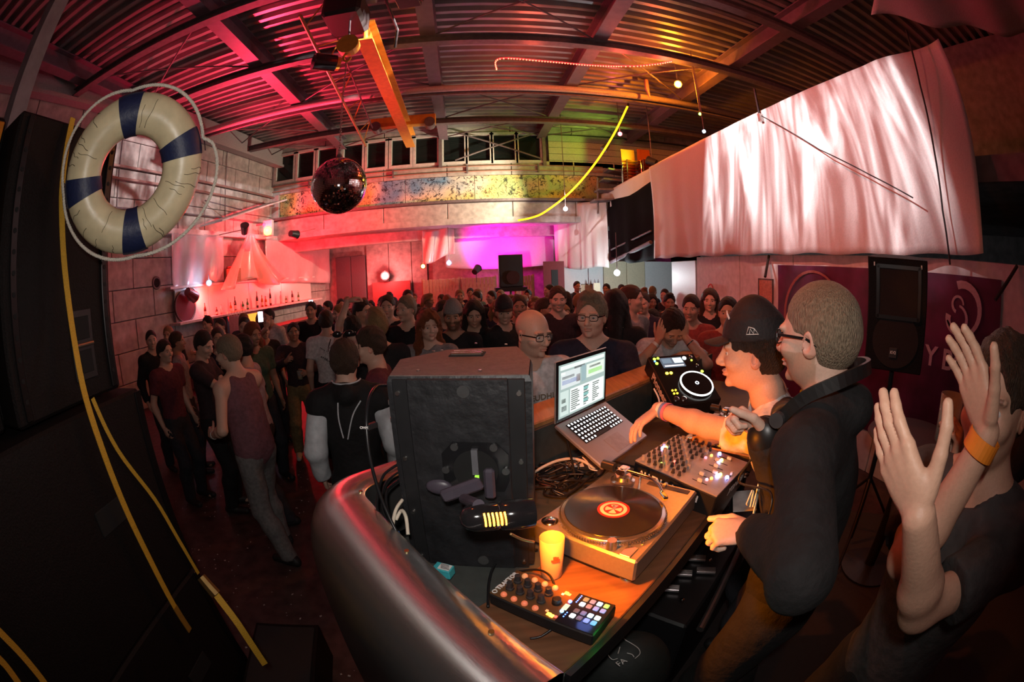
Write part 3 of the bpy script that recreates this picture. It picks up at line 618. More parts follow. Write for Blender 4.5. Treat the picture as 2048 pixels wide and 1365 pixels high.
st = thing('stair_stringer', 'dark sloping stair beam inside the black opening', 'stair', (4.1, 10, 2.5)); obj('beam', MB().cone(atx(1222,525,4.0), atx(1302,485,4.0), .05, n=6), steel_paint, st, world=True); obj('handrail', MB().cone(atx(1222,500,4.0), atx(1302,462,4.0), .02, n=6), steel_paint, st, world=True)
def poster(name, label, loc, rot, w, h, m, lines):
    t_ = thing(name, label, 'poster', loc, rot=rot); obj('sheet', MB().box((0,0,0), (w,.006,h)), m, t_)
    for s_, z, txt in lines: text_part('print', txt, s_, mat('ink', (.03,.02,.02), .8), t_, (0,-.006,z), (rad(90),0,0))
    mb = MB()
    for s_ in (-1,1): mb.box((s_*w/2,0,0), (.02,.016,h+.02)); mb.box((0,0,s_*h/2), (w,.016,.02))
    obj('edge_frame', mb, mat('poster_edge', (.08,.05,.03), .6), t_); return t_
pm = mat('poster_paper', (.55,.42,.28), .7, var=.2)
poster('wall_poster', 'framed beige poster on the white wall of the doorway', aty(1173,590,12.9), (0,0,0), .40, .66, pm, [])
poster('wall_poster', 'salmon coloured poster on the white wall beside the purple banner', atx(1531,605,4.15), (0,0,rad(-90)), .34, .66, mat('poster_salmon', (.50,.22,.14), .7, var=.25), [])
sg = thing('round_sign', 'small red and white round sign on the white wall', 'sign', atx(1422,578,4.155)); obj('plate', MB().cone((0,0,0), (-.012,0,0), .09, n=24), mat('sign_white', (.7,.7,.7), .5), sg); obj('ring', MB().torus((-.014,0,0), .08, .012, 28, 6, Matrix.Rotation(rad(90),3,'Y')), mat('sign_red', (.6,.03,.03), .5), sg); obj('black_box', MB().box((-.02,0,-.24), (.04,.12,.18)), mat('cab_black'), sg)
ps = thing('lit_column_sign', 'pale pointed column sign beside the doorway poster', 'sign', aty(1194,600,12.2)); obj('panel', MB().box((0,0,0), (.2,.05,1.0)), door_cream, ps); obj('top_spikes', MB().cone((-.05,0,.5), (-.06,0,.62), .03, .004, n=6).cone((.05,0,.5), (.05,0,.62), .03, .004, n=6), steel_paint, ps)
# banner
bn = thing('banner', 'purple printed banner with white swirl on the wall behind the right loudspeaker', 'banner', (4.125, 2.85, 1.5), rot=(0,0,rad(-90)))
ban_m = mat('banner_purple', (.085,.008,.045), .55, bump=.1, scale=3, var=.5)
obj('cloth', MB().grid(lambda a, b: (-1.75 + 3.5*a, .012*math.sin(a*20+b*3), .72 - 1.75*b), 40, 10), ban_m, bn, smooth=True)
wp = mat('banner_white', (.55,.40,.45), .6)
def arc(cx, cz, r, a0, a1, w0, w1, n=18):
    mb = MB(); vs = []; fs = []
    for i in range(n+1):
        t_ = i/n; a_ = a0+(a1-a0)*t_; w_ = w0+(w1-w0)*t_; rr = r
        for q in (rr-w_/2, rr+w_/2): vs.append((cx+q*math.cos(a_), -.03, cz+q*math.sin(a_)))
    for i in range(n): fs.append((2*i,2*i+1,2*i+3,2*i+2))
    return mb.add(vs, fs)
obj('swirl_mark', arc(1.28,.42,.22,-2.6,1.9,.02,.075), wp, bn); obj('swirl_mark', arc(1.22,.33,.12,-3.4,1.4,.07,.02), wp, bn); obj('swirl_mark', arc(1.22,.46,.07,.0,4.4,.02,.03), wp, bn)
obj('circle_mark', arc(-1.0,.10,.55,.2,3.6,.02,.05), mat('banner_brown', (.30,.10,.08), .6), bn)
text_part('lettering', 'Y BOA', .26, wp, bn, (1.22,-.03,-.06), (rad(90),0,0), bold=.006)
for s_ in (-1,1): obj('awning_arm', MB().cone((1.95*s_,.0,.85), (1.75*s_,-.25,.55), .02, n=6), cord_m, bn)

# ================================================================== orange stacking chairs on the balcony
chair_o = mat('chair_orange', (.62,.17,.02), .45, var=.08); chrome = mat('chrome', (.7,.68,.66), .15, metal=1)
seat_me = None
def stack_chair():
    sh = MB().grid(lambda a, b: (-.2+.4*a, (-.19+.38*b*1.0 if b < .55 else .02+.17+.05*(b-.55)), .44 - .03*math.sin(math.pi*a)*(1 if b<.55 else 0) + (0 if b < .55 else (b-.55)/.45*.40)), 8, 12).mesh('shell', True)
    sh.materials.append(chair_o)
    fr_ = MB()
    fr_.tube([(.22,-.2,0),(.20,-.18,.43),(.20,.16,.43),(.22,.22,0)], .011, 6)
    fm = fr_.mesh('leg'); fm.materials.append(chrome); return sh, fm
shm, fm = stack_chair()
rel = ['bottom','second','third','fourth','fifth','sixth','seventh','eighth','ninth','top']
for si, (px_, nm) in enumerate(((1264,'left'),(1296,'right'))):
    base = aty(px_, 345, 10.7); zb0 = aty(px_, 296, 10.7).z - .84 - 9*.085
    for k in range(10):
        c_ = thing('stacking_chair', 'orange shell stacking chair, %s of the %s stack on the balcony' % (rel[k], nm), 'chair', (base.x, 10.7, zb0 + k*.085), group='orange chairs stacked on the balcony')
        sv = inst('shell', shm, c_, (0,0,0)); lg = inst('leg', fm, c_, (0,0,0)); lg2 = inst('leg', fm, c_, (0,0,0), scale=(-1,1,1))
        c_.rotation_euler = (0,0,rad(180 if 0 else 0))
pf_ = aty(1280,345,10.7); o = thing('platform', 'dark platform under the stacked orange chairs', 'platform', (pf_.x,10.7,3.3)); obj('deck', MB().box((0,0,zb0-3.3-.03), (1.2,.6,.06)), steel_paint, o)
for x in (-.55,.55):
    for y in (-.25,.25): obj('leg', MB().box((x,y,(zb0-3.36)/2), (.05,.05,zb0-3.36)), steel_paint, o)
ar = thing('folded_furniture', 'dark folded tables piled at the far end of the balcony', 'tables', aty(1215,350,11.4)); b_ = aty(1215,350,11.4)
for k in range(4): obj('table_top', MB().box((.1*k,0,-.75+.28*k), (1.0-.1*k,.5,.05), Matrix.Rotation(rad(4*k-5),3,'Y')), steel_paint, ar)
for s_ in (-1,1): obj('leg', MB().cone((s_*.35,0,-1.15), (s_*.3,0,-.1), .03, n=6), steel_paint, ar)
bulb('stage_lamp', 'added unseen amber red lamp high over the booth', (-.93, 2.12, 5.06), (1,.2,.05), 20, .05, 0, up=6.63)  # body for the added booth light, out of view

def par(label, a, tgt, up):  # fixtures added where the wash lights had none
    a = Vector(a); d = (Vector(tgt)-a).normalized(); t_ = thing('par_can', label, 'lamp', a, group='added par cans')
    obj('barrel', MB().cone(-d*.30, -d*.06, .085, .11, n=18), mat('lamp_housing'), t_); obj('rim', MB().cone(-d*.06, -d*.04, .12, n=18), mat('lamp_housing'), t_); obj('bracket', MB().cone(-d*.18, -d*.18 + Vector(up), .012, n=6), steel_paint, t_)
par('added par can above the bar for the red light on the roof', (-5.35,9.3,3.75), (-3.7,6.7,6.6), -N3*1.0)
par('added par can beside the signal lamp for the red light in the recess', (-4.4,10.6,3.45), (-3.0,14.5,3.1), Vector((0,1.7,.3)))
par('added par can behind the stacked chairs for the green light on the gable', (4.6,10.0,5.0), (2.6,12.2,6.3), Vector((0,0,1.6)))
par('added unseen par can high over the booth, tinting the white sheets red', (-1.1,1.9,5.2), (3.6,5.4,3.5), Vector((0,0,1.2)))
par('added par can on the brown fence for the magenta on the drape', (.35,12.45,2.30), (1.15,13.8,3.15), Vector((0,.2,-.35)))
# ================================================================== loudspeaker tower at the left, with lifebuoy and straps
cab = mat('cab_texture', (.007,.0052,.0048), .65, spec=.2, bump=.25, scale=140, var=.2)
cab_rail = mat('rail_black', (.012,.011,.011), .3, metal=.5)
def cabinet(name, label, x, y0, y1, z0, z1, depth=.95, sidebits=True):
    t_ = thing(name, label, 'loudspeaker', (x-depth/2, (y0+y1)/2, z0), group='loudspeaker tower'); w = y1-y0; h = z1-z0
    obj('cabinet_shell', MB().box((0,0,h/2), (depth, w, h), bev=.012), cab, t_)
    obj('front_grille', MB().box((0, w/2+.006, h/2), (depth*.94, .014, h*.94), bev=.004), mat('grille_black'), t_)
    return t_, w, h, depth
XP = -1.48
t_, w, h, d = cabinet('main_loudspeaker', 'tall black main loudspeaker with side handle, behind the lifebuoy', XP, .64, 1.264, 1.79, 2.83)
# side handle: recessed dish, two dark openings, steel bar
hx = d/2 + .003
hz = atx(165,690,XP).z - 1.79; hy = atx(165,690,XP).y - (.64+1.264)/2
obj('handle_plate', MB().box((hx,hy,hz), (.008,.13,.26), bev=.003), mat('plate_black', (.018,.016,.016), .35), t_)
for s_ in (-1,1): obj('handle_opening', MB().box((hx+.004,hy,hz+s_*.062), (.006,.09,.085), bev=.002), mat('void_black', (.005,.005,.005), .9), t_)
obj('handle_bar', MB().cone((hx+.012,hy-.055,hz), (hx+.012,hy+.055,hz), .008, n=10), mat('bar_steel', (.35,.30,.24), .3, metal=.9), t_)
for yy in (w/2-.045, -w/2+.06):
    r_ = obj('rigging_rail', MB().box((hx+.004, yy, h/2), (.012, .035, h*.97), bev=.003), cab_rail, t_)
    for k in range(14): obj('rail_hole', MB().cone((hx+.0095, yy, .08 + k*.068), (hx+.012, yy, .08 + k*.068), .009, n=8), mat('void_black'), r_, world=False)
t2, w2, h2, d2 = cabinet('main_loudspeaker', 'second black main loudspeaker behind the first, at the edge of the picture', XP-.10, -.22, .61, 1.79, 2.83)
mz = mat('amber_lit_slot', (.55,.22,.02), .35, metal=.6)  # amber light put into the rail's colour
obj('rigging_rail', MB().box((d2/2+.005, w2/2-.05, h2*.75), (.02,.07,h2*.46), bev=.004), mz, t2)
for k in range(7): obj('rail_hole', MB().cone((d2/2+.014, w2/2-.05, h2*.56 + k*.06), (d2/2+.019, w2/2-.05, h2*.56 + k*.06), .014, n=8), mat('void_black'), t2)
for k, (z0, z1, lab) in enumerate(((.02,.89,'lower black subwoofer at the foot of the loudspeaker tower'),(.90,1.775,'upper black subwoofer under the main loudspeakers'))):
    t3, w3, h3, d3 = cabinet('subwoofer', lab, -1.40, -.35, 1.31, z0, z1, 1.05)
    for s_ in (-1,1): obj('handle_opening', MB().box((d3/2+.003, s_*.45, h3*.55), (.008,.2,.1), bev=.003), mat('void_black'), t3)
    for yy in (-w3/2+.02, w3/2-.02): obj('corner_guard', MB().box((d3/2+.002, yy, h3/2), (.008,.04,h3*.98), bev=.002), cab_rail, t3)
po = obj('rigging_post', MB().box((-1.72,.70,4.6), (.09,.09,3.55)), steel_paint); tag(po, 'dark steel post rising above the loudspeaker tower to the roof', 'post')
fm_ = thing('floor_monitor', 'low black wedge box on the floor below the loudspeaker tower', 'wedge', (-1.12, 1.28, 0), rad(10))
obj('shell', MB().prism([(-.2,-.3),(.2,-.3),(.2,.3),(-.2,.3)], 0, .30), cab, fm_); obj('grille', MB().box((0,0,.306), (.36,.54,.012), bev=.003), mat('grille_black'), fm_)

# --- lifebuoy
BCn = Vector(atd(262,345,1.66)); nrm = (Vector((0,0,HC)) - BCn).normalized(); upv = Vector((0,0,1)); xs_ = upv.cross(nrm).normalized(); ys_ = nrm.cross(xs_).normalized()
nrm2 = (nrm + xs_*(-.14)).normalized(); xs_ = upv.cross(nrm2).normalized(); ys_ = nrm2.cross(xs_).normalized()
FB = frame(xs_, ys_, nrm2)
bu = thing('lifebuoy', 'cream lifebuoy with four dark blue bands and a white rope', 'lifebuoy', BCn); bu.rotation_euler = FB.to_euler()
RO, RI = .209, .078
def tor(a, b, r): return Vector(((RO + r*math.cos(b))*math.cos(a), (RO + r*math.cos(b))*math.sin(a), r*.86*math.sin(b)))
buoy_m = mat('buoy_cream', (.62,.53,.33), .35, bump=.10, scale=14, var=.14)
obj('ring', MB().grid(lambda a, b: tor(a*2*math.pi, b*2*math.pi, RI), 72, 20), buoy_m, bu, smooth=True)
blue = mat('band_blue', (.012,.018,.060), .5, bump=.1, scale=60)
angs = [98, 20, -84, -171]
for a_ in angs:
    obj('band', MB().grid(lambda a, b: tor(rad(a_ - 10.5 + 21*a), b*2*math.pi, RI+.004), 8, 20), blue, bu, smooth=True)
    obj('rope_tab', MB().grid(lambda a, b: tor(rad(a_ - 9 + 18*a), (b-.5)*.5, RI+.018), 6, 4), blue, bu, smooth=True)
cr2 = MB()
for k in range(34):
    a0 = rng.uniform(0, 6.28); b0 = rng.uniform(-1.1, .9) + 1.2; L_ = rng.uniform(.5, 1.5); wv = rng.uniform(-.05,.05)
    if min(abs((math.degrees(a0)-q+180)%360-180) for q in angs) < 14: continue
    cr2.tube([tor(a0 + wv*t_ + .012*math.sin(t_*9+k), b0 + L_*(t_-.5), RI+.0004) for t_ in np.linspace(0,1,9)], .0011, 4)
o = obj('cracks', cr2, mat('crack_brown', (.06,.04,.02), .8), bu); o['kind'] = 'stuff'
rope_m = mat('rope_white', (.62,.57,.48), .8, bump=.3, scale=90)
def rope_arc(a0, a1, bulge, skew=0.0, n=22):
    P_ = []
    for i in range(n+1):
        t_ = i/n; a_ = a0 + (a1-a0)*t_; k_ = math.sin(math.pi*t_)**.8 if bulge > 0 else 0
        r_ = RO + RI + .012 + bulge*(math.sin(math.pi*min(1, t_**(1+skew))))
        P_.append(Vector((r_*math.cos(rad(a_)), r_*math.sin(rad(a_)), .01)))
    return P_
for a0, a1, bg, sk in ((98,20,.022,0),(20,-84,.055,-.45),(-84,-171,.012,0),(-171,-262,.03,.3)):
    base = rope_arc(a0, a1, bg, sk); rp = None
    pts = smoothpath(base, 4); mb = MB()
    for ph in range(3):
        sp_ = []
        for i, p in enumerate(pts):
            dd = (pts[min(i+1,len(pts)-1)] - pts[max(i-1,0)]).normalized(); xx = Vector((0,0,1)); yy = dd.cross(xx); an = i*1.15 + ph*2.094
            sp_.append(p + xx*(.0036*math.cos(an)) + yy*(.0036*math.sin(an)))
        mb.tube(sp_, .0042, 5)
    obj('rope', mb, rope_m, bu, smooth=True)
# --- yellow ratchet straps
strap_m = mat('strap_yellow', (.52,.30,.022), .6, bump=.35, scale=220, var=.15)
ss = thing('ratchet_strap', 'long yellow strap hanging in front of the loudspeaker tower', 'strap', (XP+.05, 1.0, .6))
pth = [atx(145,235,-1.45), atx(133,300,-1.43), atx(124,380,-1.42)] + [atx(x,y,-1.40 + .0*k) for k,(x,y) in enumerate([(124,440),(128,520),(138,610),(150,690),(170,790),(205,900),(250,1015),(300,1120),(350,1215),(380,1262)])]
pth = [atx(x,y,X) for (x,y),X in zip([(146,236),(133,300),(124,380),(124,440),(128,520),(138,610),(150,690),(170,790),(205,900),(250,1015),(300,1120),(350,1215),(380,1262)], [-1.46,-1.45,-1.445,-1.44,-1.43,-1.42,-1.40,-1.36,-1.34,-1.34,-1.34,-1.34,-1.345])]
pth = smoothpath(pth, 5)
obj('webbing', MB().ribbon(pth, .030, .003, Vector((0,1,.0))), strap_m, ss, world=True)
obj('stitch_end', MB().ribbon(pth[-6:], .033, .006, Vector((0,1,0))), mat('strap_dark', (.25,.13,.012), .7), ss, world=True)
s2 = thing('ratchet_strap', 'short yellow strap with ratchet buckle round the subwoofer corner', 'strap', (-1.33, 1.3, 0))
p2 = smoothpath([atx(185,797,-1.385), atx(235,900,-1.383), atx(310,1000,-1.38), atx(360,1085,-1.378), atx(397,1148,-1.375)], 5)
obj('webbing', MB().ribbon(p2, .018, .003, [Vector((.3,1,.0))]*len(p2)), strap_m, s2, world=True)
q0, q1 = atd(402,1155,1.75), atd(432,1190,1.75); obj('ratchet_buckle', MB().cone(q0, q1, .022, .026, n=8), mat('buckle', (.25,.15,.05), .35, metal=.8), s2, world=True)
p3 = smoothpath([atd(432,1190,1.76), atd(470,1240,1.78), atd(500,1285,1.84), atd(530,1330,1.92)], 5); obj('webbing', MB().ribbon(p3, .03, .003, [Vector((.6,.8,0))]*len(p3)), strap_m, s2, world=True)
for nm_, pp in (('yellow strap across the corner of the upper subwoofer, at the picture edge', [(-30,1235),(0,1265),(45,1312),(90,1368),(120,1420)]), ('lowest yellow strap, just below the one across the subwoofer corner', [(-40,1285),(0,1320),(25,1350),(60,1400)])):
    p4 = smoothpath([atx(x,y,-1.37) for x,y in pp], 4); o = obj('ratchet_strap', MB().ribbon(p4, .03, .004, Vector((0,.6,.8))), strap_m); tag(o, nm_, 'strap')
# ================================================================== the booth
PH = rad(40); U = Vector((math.cos(PH), math.sin(PH), 0)); V = Vector((-math.sin(PH), math.cos(PH), 0))
def UV(u, v, z): p = U*u + V*v; return Vector((p.x, p.y, z))
RB = RZ(PH)
ZT = 1.27
alu = mat('brushed_aluminium', (.55,.53,.52), .27, metal=.95, bump=.03, scale=40, var=.10, stretch=(1,1,60))
alu.node_tree.nodes['Principled BSDF'].inputs['Anisotropic'].default_value = .93
_ta = alu.node_tree.nodes.new('ShaderNodeAttribute'); _ta.attribute_name = 'brush'; alu.node_tree.links.new(_ta.outputs['Vector'], alu.node_tree.nodes['Principled BSDF'].inputs['Tangent'])
black_m = mat('gear_black', (.012,.012,.013), .42, var=.1)
black_g = mat('gear_gloss', (.010,.010,.011), .2, var=.1)
board_m = mat('table_board', (.055,.060,.055), .55, bump=.05)
wood_m = mat('wood_brown', (.15,.065,.032), .38, bump=.08, scale=4, var=.3, stretch=(1,9,1))
pod = struct('floor_podium', MB().prism([tuple(UV(*p,0).xy) for p in ((.40,1.10),(3.2,1.00),(3.4,-2.4),(.0,-2.4),(.0,-.3),(.36,.1))], 0, .33), mat('podium_black', (.015,.013,.012), .8, bump=.1), 'black podium floor under the booth', 'podium')
bo = thing('booth_counter', 'rounded brushed aluminium booth counter with wooden ledge', 'counter', UV(.4,1.4,0), PH)
ZCT = 1.48
prof = [(-.010,1.262),(-.010,ZCT-.008),(0,ZCT),(.055,ZCT+.002),(.095,ZCT-.004),(.130,ZCT-.020),(.163,ZCT-.050),(.187,ZCT-.10),(.20,ZCT-.16),(.205,ZCT-.24),(.205,.34)]
path = [(.352+.09*t_, .262+.80*t_) for t_ in np.linspace(0,1,12)]; R_ = .08
path += [(.442+R_-R_*math.cos(a), 1.062+R_*math.sin(a)) for a in np.linspace(0,math.pi/2,8)[1:]]
path += [(u,1.142) for u in np.linspace(.56,.90,5)]
def sweep(path, prof):
    mb = MB(); n = len(path); vs = []
    for i,(u,v) in enumerate(path):
        a = path[max(i-1,0)]; b = path[min(i+1,n-1)]; du, dv = b[0]-a[0], b[1]-a[1]; l = math.hypot(du,dv); nu, nv = -dv/l, du/l
        for off, z in prof: p = UV(u+nu*off, v+nv*off, z); vs.append(tuple(p))
    m = len(prof); fs = [(i*m+k, (i+1)*m+k, (i+1)*m+k+1, i*m+k+1) for i in range(n-1) for k in range(m-1)]
    return mb.add(vs, fs)
def brush(o, path, m, across):
    at_ = o.data.attributes.new('brush', 'FLOAT_VECTOR', 'POINT'); n = len(path); out = []
    for i in range(n):
        a = path[max(i-1,0)]; b = path[min(i+1,n-1)]; t_ = (U*(b[0]-a[0]) + V*(b[1]-a[1])).normalized()
        out += list(t_)*m
    at_.data.foreach_set('vector', out)
    return o
brush(obj('aluminium_shell', sweep(path, prof), alu, bo, smooth=True, world=True, auto=40), path, len(prof), 0)
obj('end_cap', MB().add([tuple(UV(.352-o_, .262, z)) for o_, z in prof] + [tuple(UV(.362,.262,.34))], [tuple(range(len(prof)+1))]), alu, bo, world=True)
LR2 = RZ(PH - rad(3.0))
def FV(u): return 1.142 - .052*(u-.9)
fp = [(u,FV(u)) for u in np.linspace(.9,3.2,8)]
obj('front_shell', sweep(fp, [(.16,ZCT-.03),(.187,ZCT-.08),(.20,ZCT-.2),(.20,.34)]), alu, bo, smooth=True, world=True)
obj('wooden_ledge', MB().box(UV(2.05,FV(2.05)+.085,ZCT-.012), (2.32,.195,.03), LR2, bev=.006), mat('wood_ledge', (.42,.19,.07), .4, bump=.08, scale=4, var=.25, stretch=(9,1,1)), bo, world=True)
obj('inner_panel', MB().box(UV(1.95,FV(1.95)-.02,1.1), (2.6,.02,.72), LR2), board_m, bo, world=True)
for u_, v_ in ((.47,1.10),(.41,.75),(.37,.42)): obj('screw', MB().cone(UV(u_-.02,v_,ZCT), UV(u_-.02,v_,ZCT+.004), .006, n=10), mat('brass', (.6,.5,.25), .3, metal=1), bo, world=True)
tb_ = thing('booth_table', 'dark booth table with a worn wooden board under the turntable', 'table', UV(1.6,.8,.33), PH)
obj('table_top', MB().box(UV(1.82,.705,ZT-.025), (2.70,.74,.05), RB), board_m, tb_, world=True)
obj('wood_board', MB().box(UV(1.12,.498,ZT+.002), (1.30,.31,.014), RB, bev=.003), wood_m, tb_, world=True)
obj('edge_strip', MB().box(UV(1.82,.328,ZT-.02), (2.70,.016,.07), RB), black_m, tb_, world=True)
for u_, v_ in ((.55,.38),(2.0,.38),(3.1,.38),(.6,.98),(3.1,.9)): obj('leg', MB().box(UV(u_,v_,.785), (.05,.05,.90), RB), black_m, tb_, world=True)
ZB = ZT + .009

# --- back of the loudspeaker that stands on the booth
poly = [(-.219,1.054),(-.222,1.27),(-.075,1.405),(.160,1.40),(.172,1.17),(.141,.986)]
sc_ = .97
spk = thing('booth_loudspeaker', 'large black loudspeaker seen from behind, standing on the booth', 'loudspeaker', (-.04,1.2,ZT))
spk_m = mat('speaker_paint', (.0115,.0115,.013), .5, bump=.28, scale=22, var=.35)
dusty = mat('dusty_top', (.115,.075,.065), .75, bump=.15, scale=60, var=.2)
zt2 = HC - .245
def shrink(poly, k):
    cx = sum(p[0] for p in poly)/len(poly); cy = sum(p[1] for p in poly)/len(poly); return [(cx+(x-cx)*k, cy+(y-cy)*k) for x,y in poly]
mb = MB(); ring = [(shrink(poly,.98),ZT+.012),(poly,ZT+.03),(poly,zt2-.014),(shrink(poly,.975),zt2)]
vs = [(x,y,z) for pl_,z in ring for x,y in pl_]; n = len(poly); fs = [tuple(reversed(range(n)))]
for k in range(3): fs += [(k*n+i,k*n+(i+1)%n,(k+1)*n+(i+1)%n,(k+1)*n+i) for i in range(n)]
obj('cabinet', mb.add(vs, fs), spk_m, spk, world=True)
obj('top_board', MB().prism(shrink(poly,.965), zt2-.004, zt2+.002), dusty, spk, world=True)
# top handle: slot with two bars
hc_ = atz(935,711,zt2); hd = Vector((.995,.0,0)); hrot = math.atan2(poly[5][1]-poly[0][1], poly[5][0]-poly[0][0])
HR = RZ(hrot)
obj('handle_well', MB().box(hc_+Vector((0,0,.0035)), (.105,.062,.004), HR), mat('void_black'), spk, world=True)
for s_ in (-.016,.012): obj('handle_bar', MB().box(hc_+HR@Vector((0,s_,.008)), (.098,.014,.010), HR, bev=.003), mat('handle_steel', (.30,.24,.2), .25, metal=.9), spk, world=True)
for q in ((868,704),(884,702),(836,742),(952,688),(960,742),(1012,690)): p = atz(*q, zt2+.003); obj('screw', MB().cone(p, p+Vector((0,0,.003)), .005, n=8), mat('screw_steel', (.5,.48,.45), .3, metal=1), spk, world=True)
# rear face: frame in which x runs along the rear face, z up
ra = Vector((*poly[0],0)); rb = Vector((*poly[5],0)); fx = (rb-ra).normalized(); fn = Vector((fx.y,-fx.x,0)); wid = (rb-ra).length
def RF(x, z, o=0.0): return ra + fx*x + fn*o + Vector((0,0,z))
FR3 = frame(fx, -fn, Vector((0,0,1)))
hgt = zt2-ZT
obj('rear_panel', MB().box(RF(wid/2, ZT+hgt/2, .004), (wid*.70,.012,hgt*.985), FR3, bev=.003), spk_m, spk, world=True)
for s_, x in ((0,.052*wid/.36),(1,wid-.052*wid/.36)): obj('side_strip', MB().box(RF(x, ZT+hgt*.5, .002), (.075,.008,hgt*.98), FR3, bev=.002), black_m, spk, world=True)
def screw(x, z, r=.006): obj('screw', MB().cone(RF(x,z,.006), RF(x,z,.013), r, n=12), mat('screw_steel'), spk, world=True)
for z in (.93,.62,.33,.05):
    screw(.03, ZT+hgt*z); screw(wid-.03, ZT+hgt*z)
for x, z in ((wid*.55,.94),(wid*.60,.06)): obj('mount_plate', MB().cone(RF(x,ZT+hgt*z,.008), RF(x,ZT+hgt*z,.014), .016, n=18), mat('screw_steel2', (.10,.10,.10), .3, metal=.6), spk, world=True); screw(x, ZT+hgt*z, .007)
for r_ in range(2):
    for k in range(6): obj('vent_slot', MB().box(Vector((*poly[0],0)).lerp(Vector((*poly[1],0)), .12+.11*k) + Vector((-.003,0,zt2-.075-.05*r_-.012*k*.4)), (.006,.012,.012), None), mat('screw_steel'), spk, world=True)
# connector plate with the handle hole
cp = Vector(RF(0,0,0)); cpx = wid*.60; cpz = atd(948,975,1.03).z
op = MB(); oc = [(-.072,-.062),(.072,-.062),(.086,-.03),(.086,.045),(.055,.078),(-.055,.078),(-.086,.045),(-.086,-.03)]
vs = [tuple(RF(cpx+x, cpz+z, .010)) for x,z in oc] + [tuple(RF(cpx+x, cpz+z, .016)) for x,z in oc]
plt_ = obj('connector_plate', op.add(vs, [tuple(range(8)), tuple(range(15,7,-1))] + [(i,(i+1)%8,8+(i+1)%8,8+i) for i in range(8)]), black_g, spk, world=True)
obj('cup_recess', MB().cone(RF(cpx,cpz,.0165), RF(cpx,cpz,.018), .058, n=28), mat('void_black'), spk, world=True)
for x, z in ((-.05,.066),(.05,.066),(.078,-.0),(-.078,.0)): obj('screw', MB().cone(RF(cpx+x,cpz+z,.016), RF(cpx+x,cpz+z,.022), .010, n=14), mat('screw_steel3', (.16,.16,.16), .3, metal=.8), spk, world=True)
obj('latch_bar', MB().box(RF(cpx+.002,cpz+.028,.024), (.016,.012,.07), FR3), mat('plastic_grey', (.11,.11,.12), .4), spk, world=True)
obj('connector_led', MB().box(RF(cpx+.005,cpz-.012,.030), (.010,.008,.008), FR3), glow('greenled', (.4,1,.05), 1.2), spk, world=True)
# --- lamp clipped to it
lp = thing('clip_lamp', 'black clip lamp glowing orange through its slots, clamped to the loudspeaker', 'lamp', atd(960,1030,.93))
c0, c1 = atd(948,1036,.905), atd(1046,1028,.93); ax = (c1-c0).normalized(); LX = ax; LY = Vector((0,0,1)).cross(ax).normalized(); LZ = LX.cross(LY)
LR = frame(LY, LZ, LX)
L_ = (c1-c0).length
hr = .0315
shade = MB().lathe([(.004,-.030),(.014,-.027),(.024,-.018),(hr-.002,-.004),(hr,.012),(hr,.45*L_),(hr-.004,.5*L_),(hr+.001,.55*L_),(hr+.0035,.9*L_),(hr+.002,L_+.02),(hr-.002,L_+.02),(hr-.003,.55*L_)], c0, LR, n=32)
obj('lamp_shade', shade, mat('shade_black', (.012,.011,.012), .12, spec=.6), lp, smooth=True, world=True, auto=50)
tocam = (Vector((0,0,HC)) - c0).normalized(); 
sl = glow('slot_orange', (1,.30,.02), 14)
for k in range(6):
    base = c0 + ax*(.016 + .0085*k)
    for a_ in (0,):
        arcp = []
        for q in np.linspace(-.35,.62,7):
            dirv = (tocam - ax*tocam.dot(ax)).normalized(); side = ax.cross(dirv); arcp.append(base + (dirv*math.cos(q) - Vector((0,0,1))*math.sin(q)*.9).normalized()*(hr+.0006))
        obj('vent_slot', MB().tube(arcp, .0022, 5), sl, lp, world=True)
bulbp = c1 + ax*.0; obj('bulb', MB().ball(c0.lerp(c1,.75), .016, 14, 10), glow('lampbulb', (1,.36,.03), 18), lp, smooth=True, world=True)
j0 = RF(cpx-.05, cpz-.035, .03)
obj('clamp_jaw', MB().box(j0.lerp(c0,.35)+Vector((.0,0,.012)), (.11,.018,.034), FR3 @ Matrix.Rotation(rad(-24),3,'Y'), bev=.006), mat('clamp_grey', (.055,.045,.06), .4), lp, world=True)
obj('clamp_jaw', MB().box(RF(cpx+.04,cpz-.02,.05), (.028,.02,.085), FR3, bev=.006), mat('clamp_grey'), lp, world=True)
obj('clamp_paddle', MB().ball(RF(cpx-.092,cpz-.035,.05), (.036,.012,.022), 16, 8, FR3), mat('clamp_grey'), lp, smooth=True, world=True)
obj('swivel', MB().cone(j0.lerp(c0,.5), c0+ax*.012+Vector((0,0,.030)), .013, n=14), mat('clamp_grey'), lp, world=True)
lamp('clip_lamp_light', 'SPOT', c1 + ax*.035, (1.0,.23,.004), 42, .025, target=c1 + ax*1.0 + Vector((.05,.25,-.55)), size=118, blend=.6)

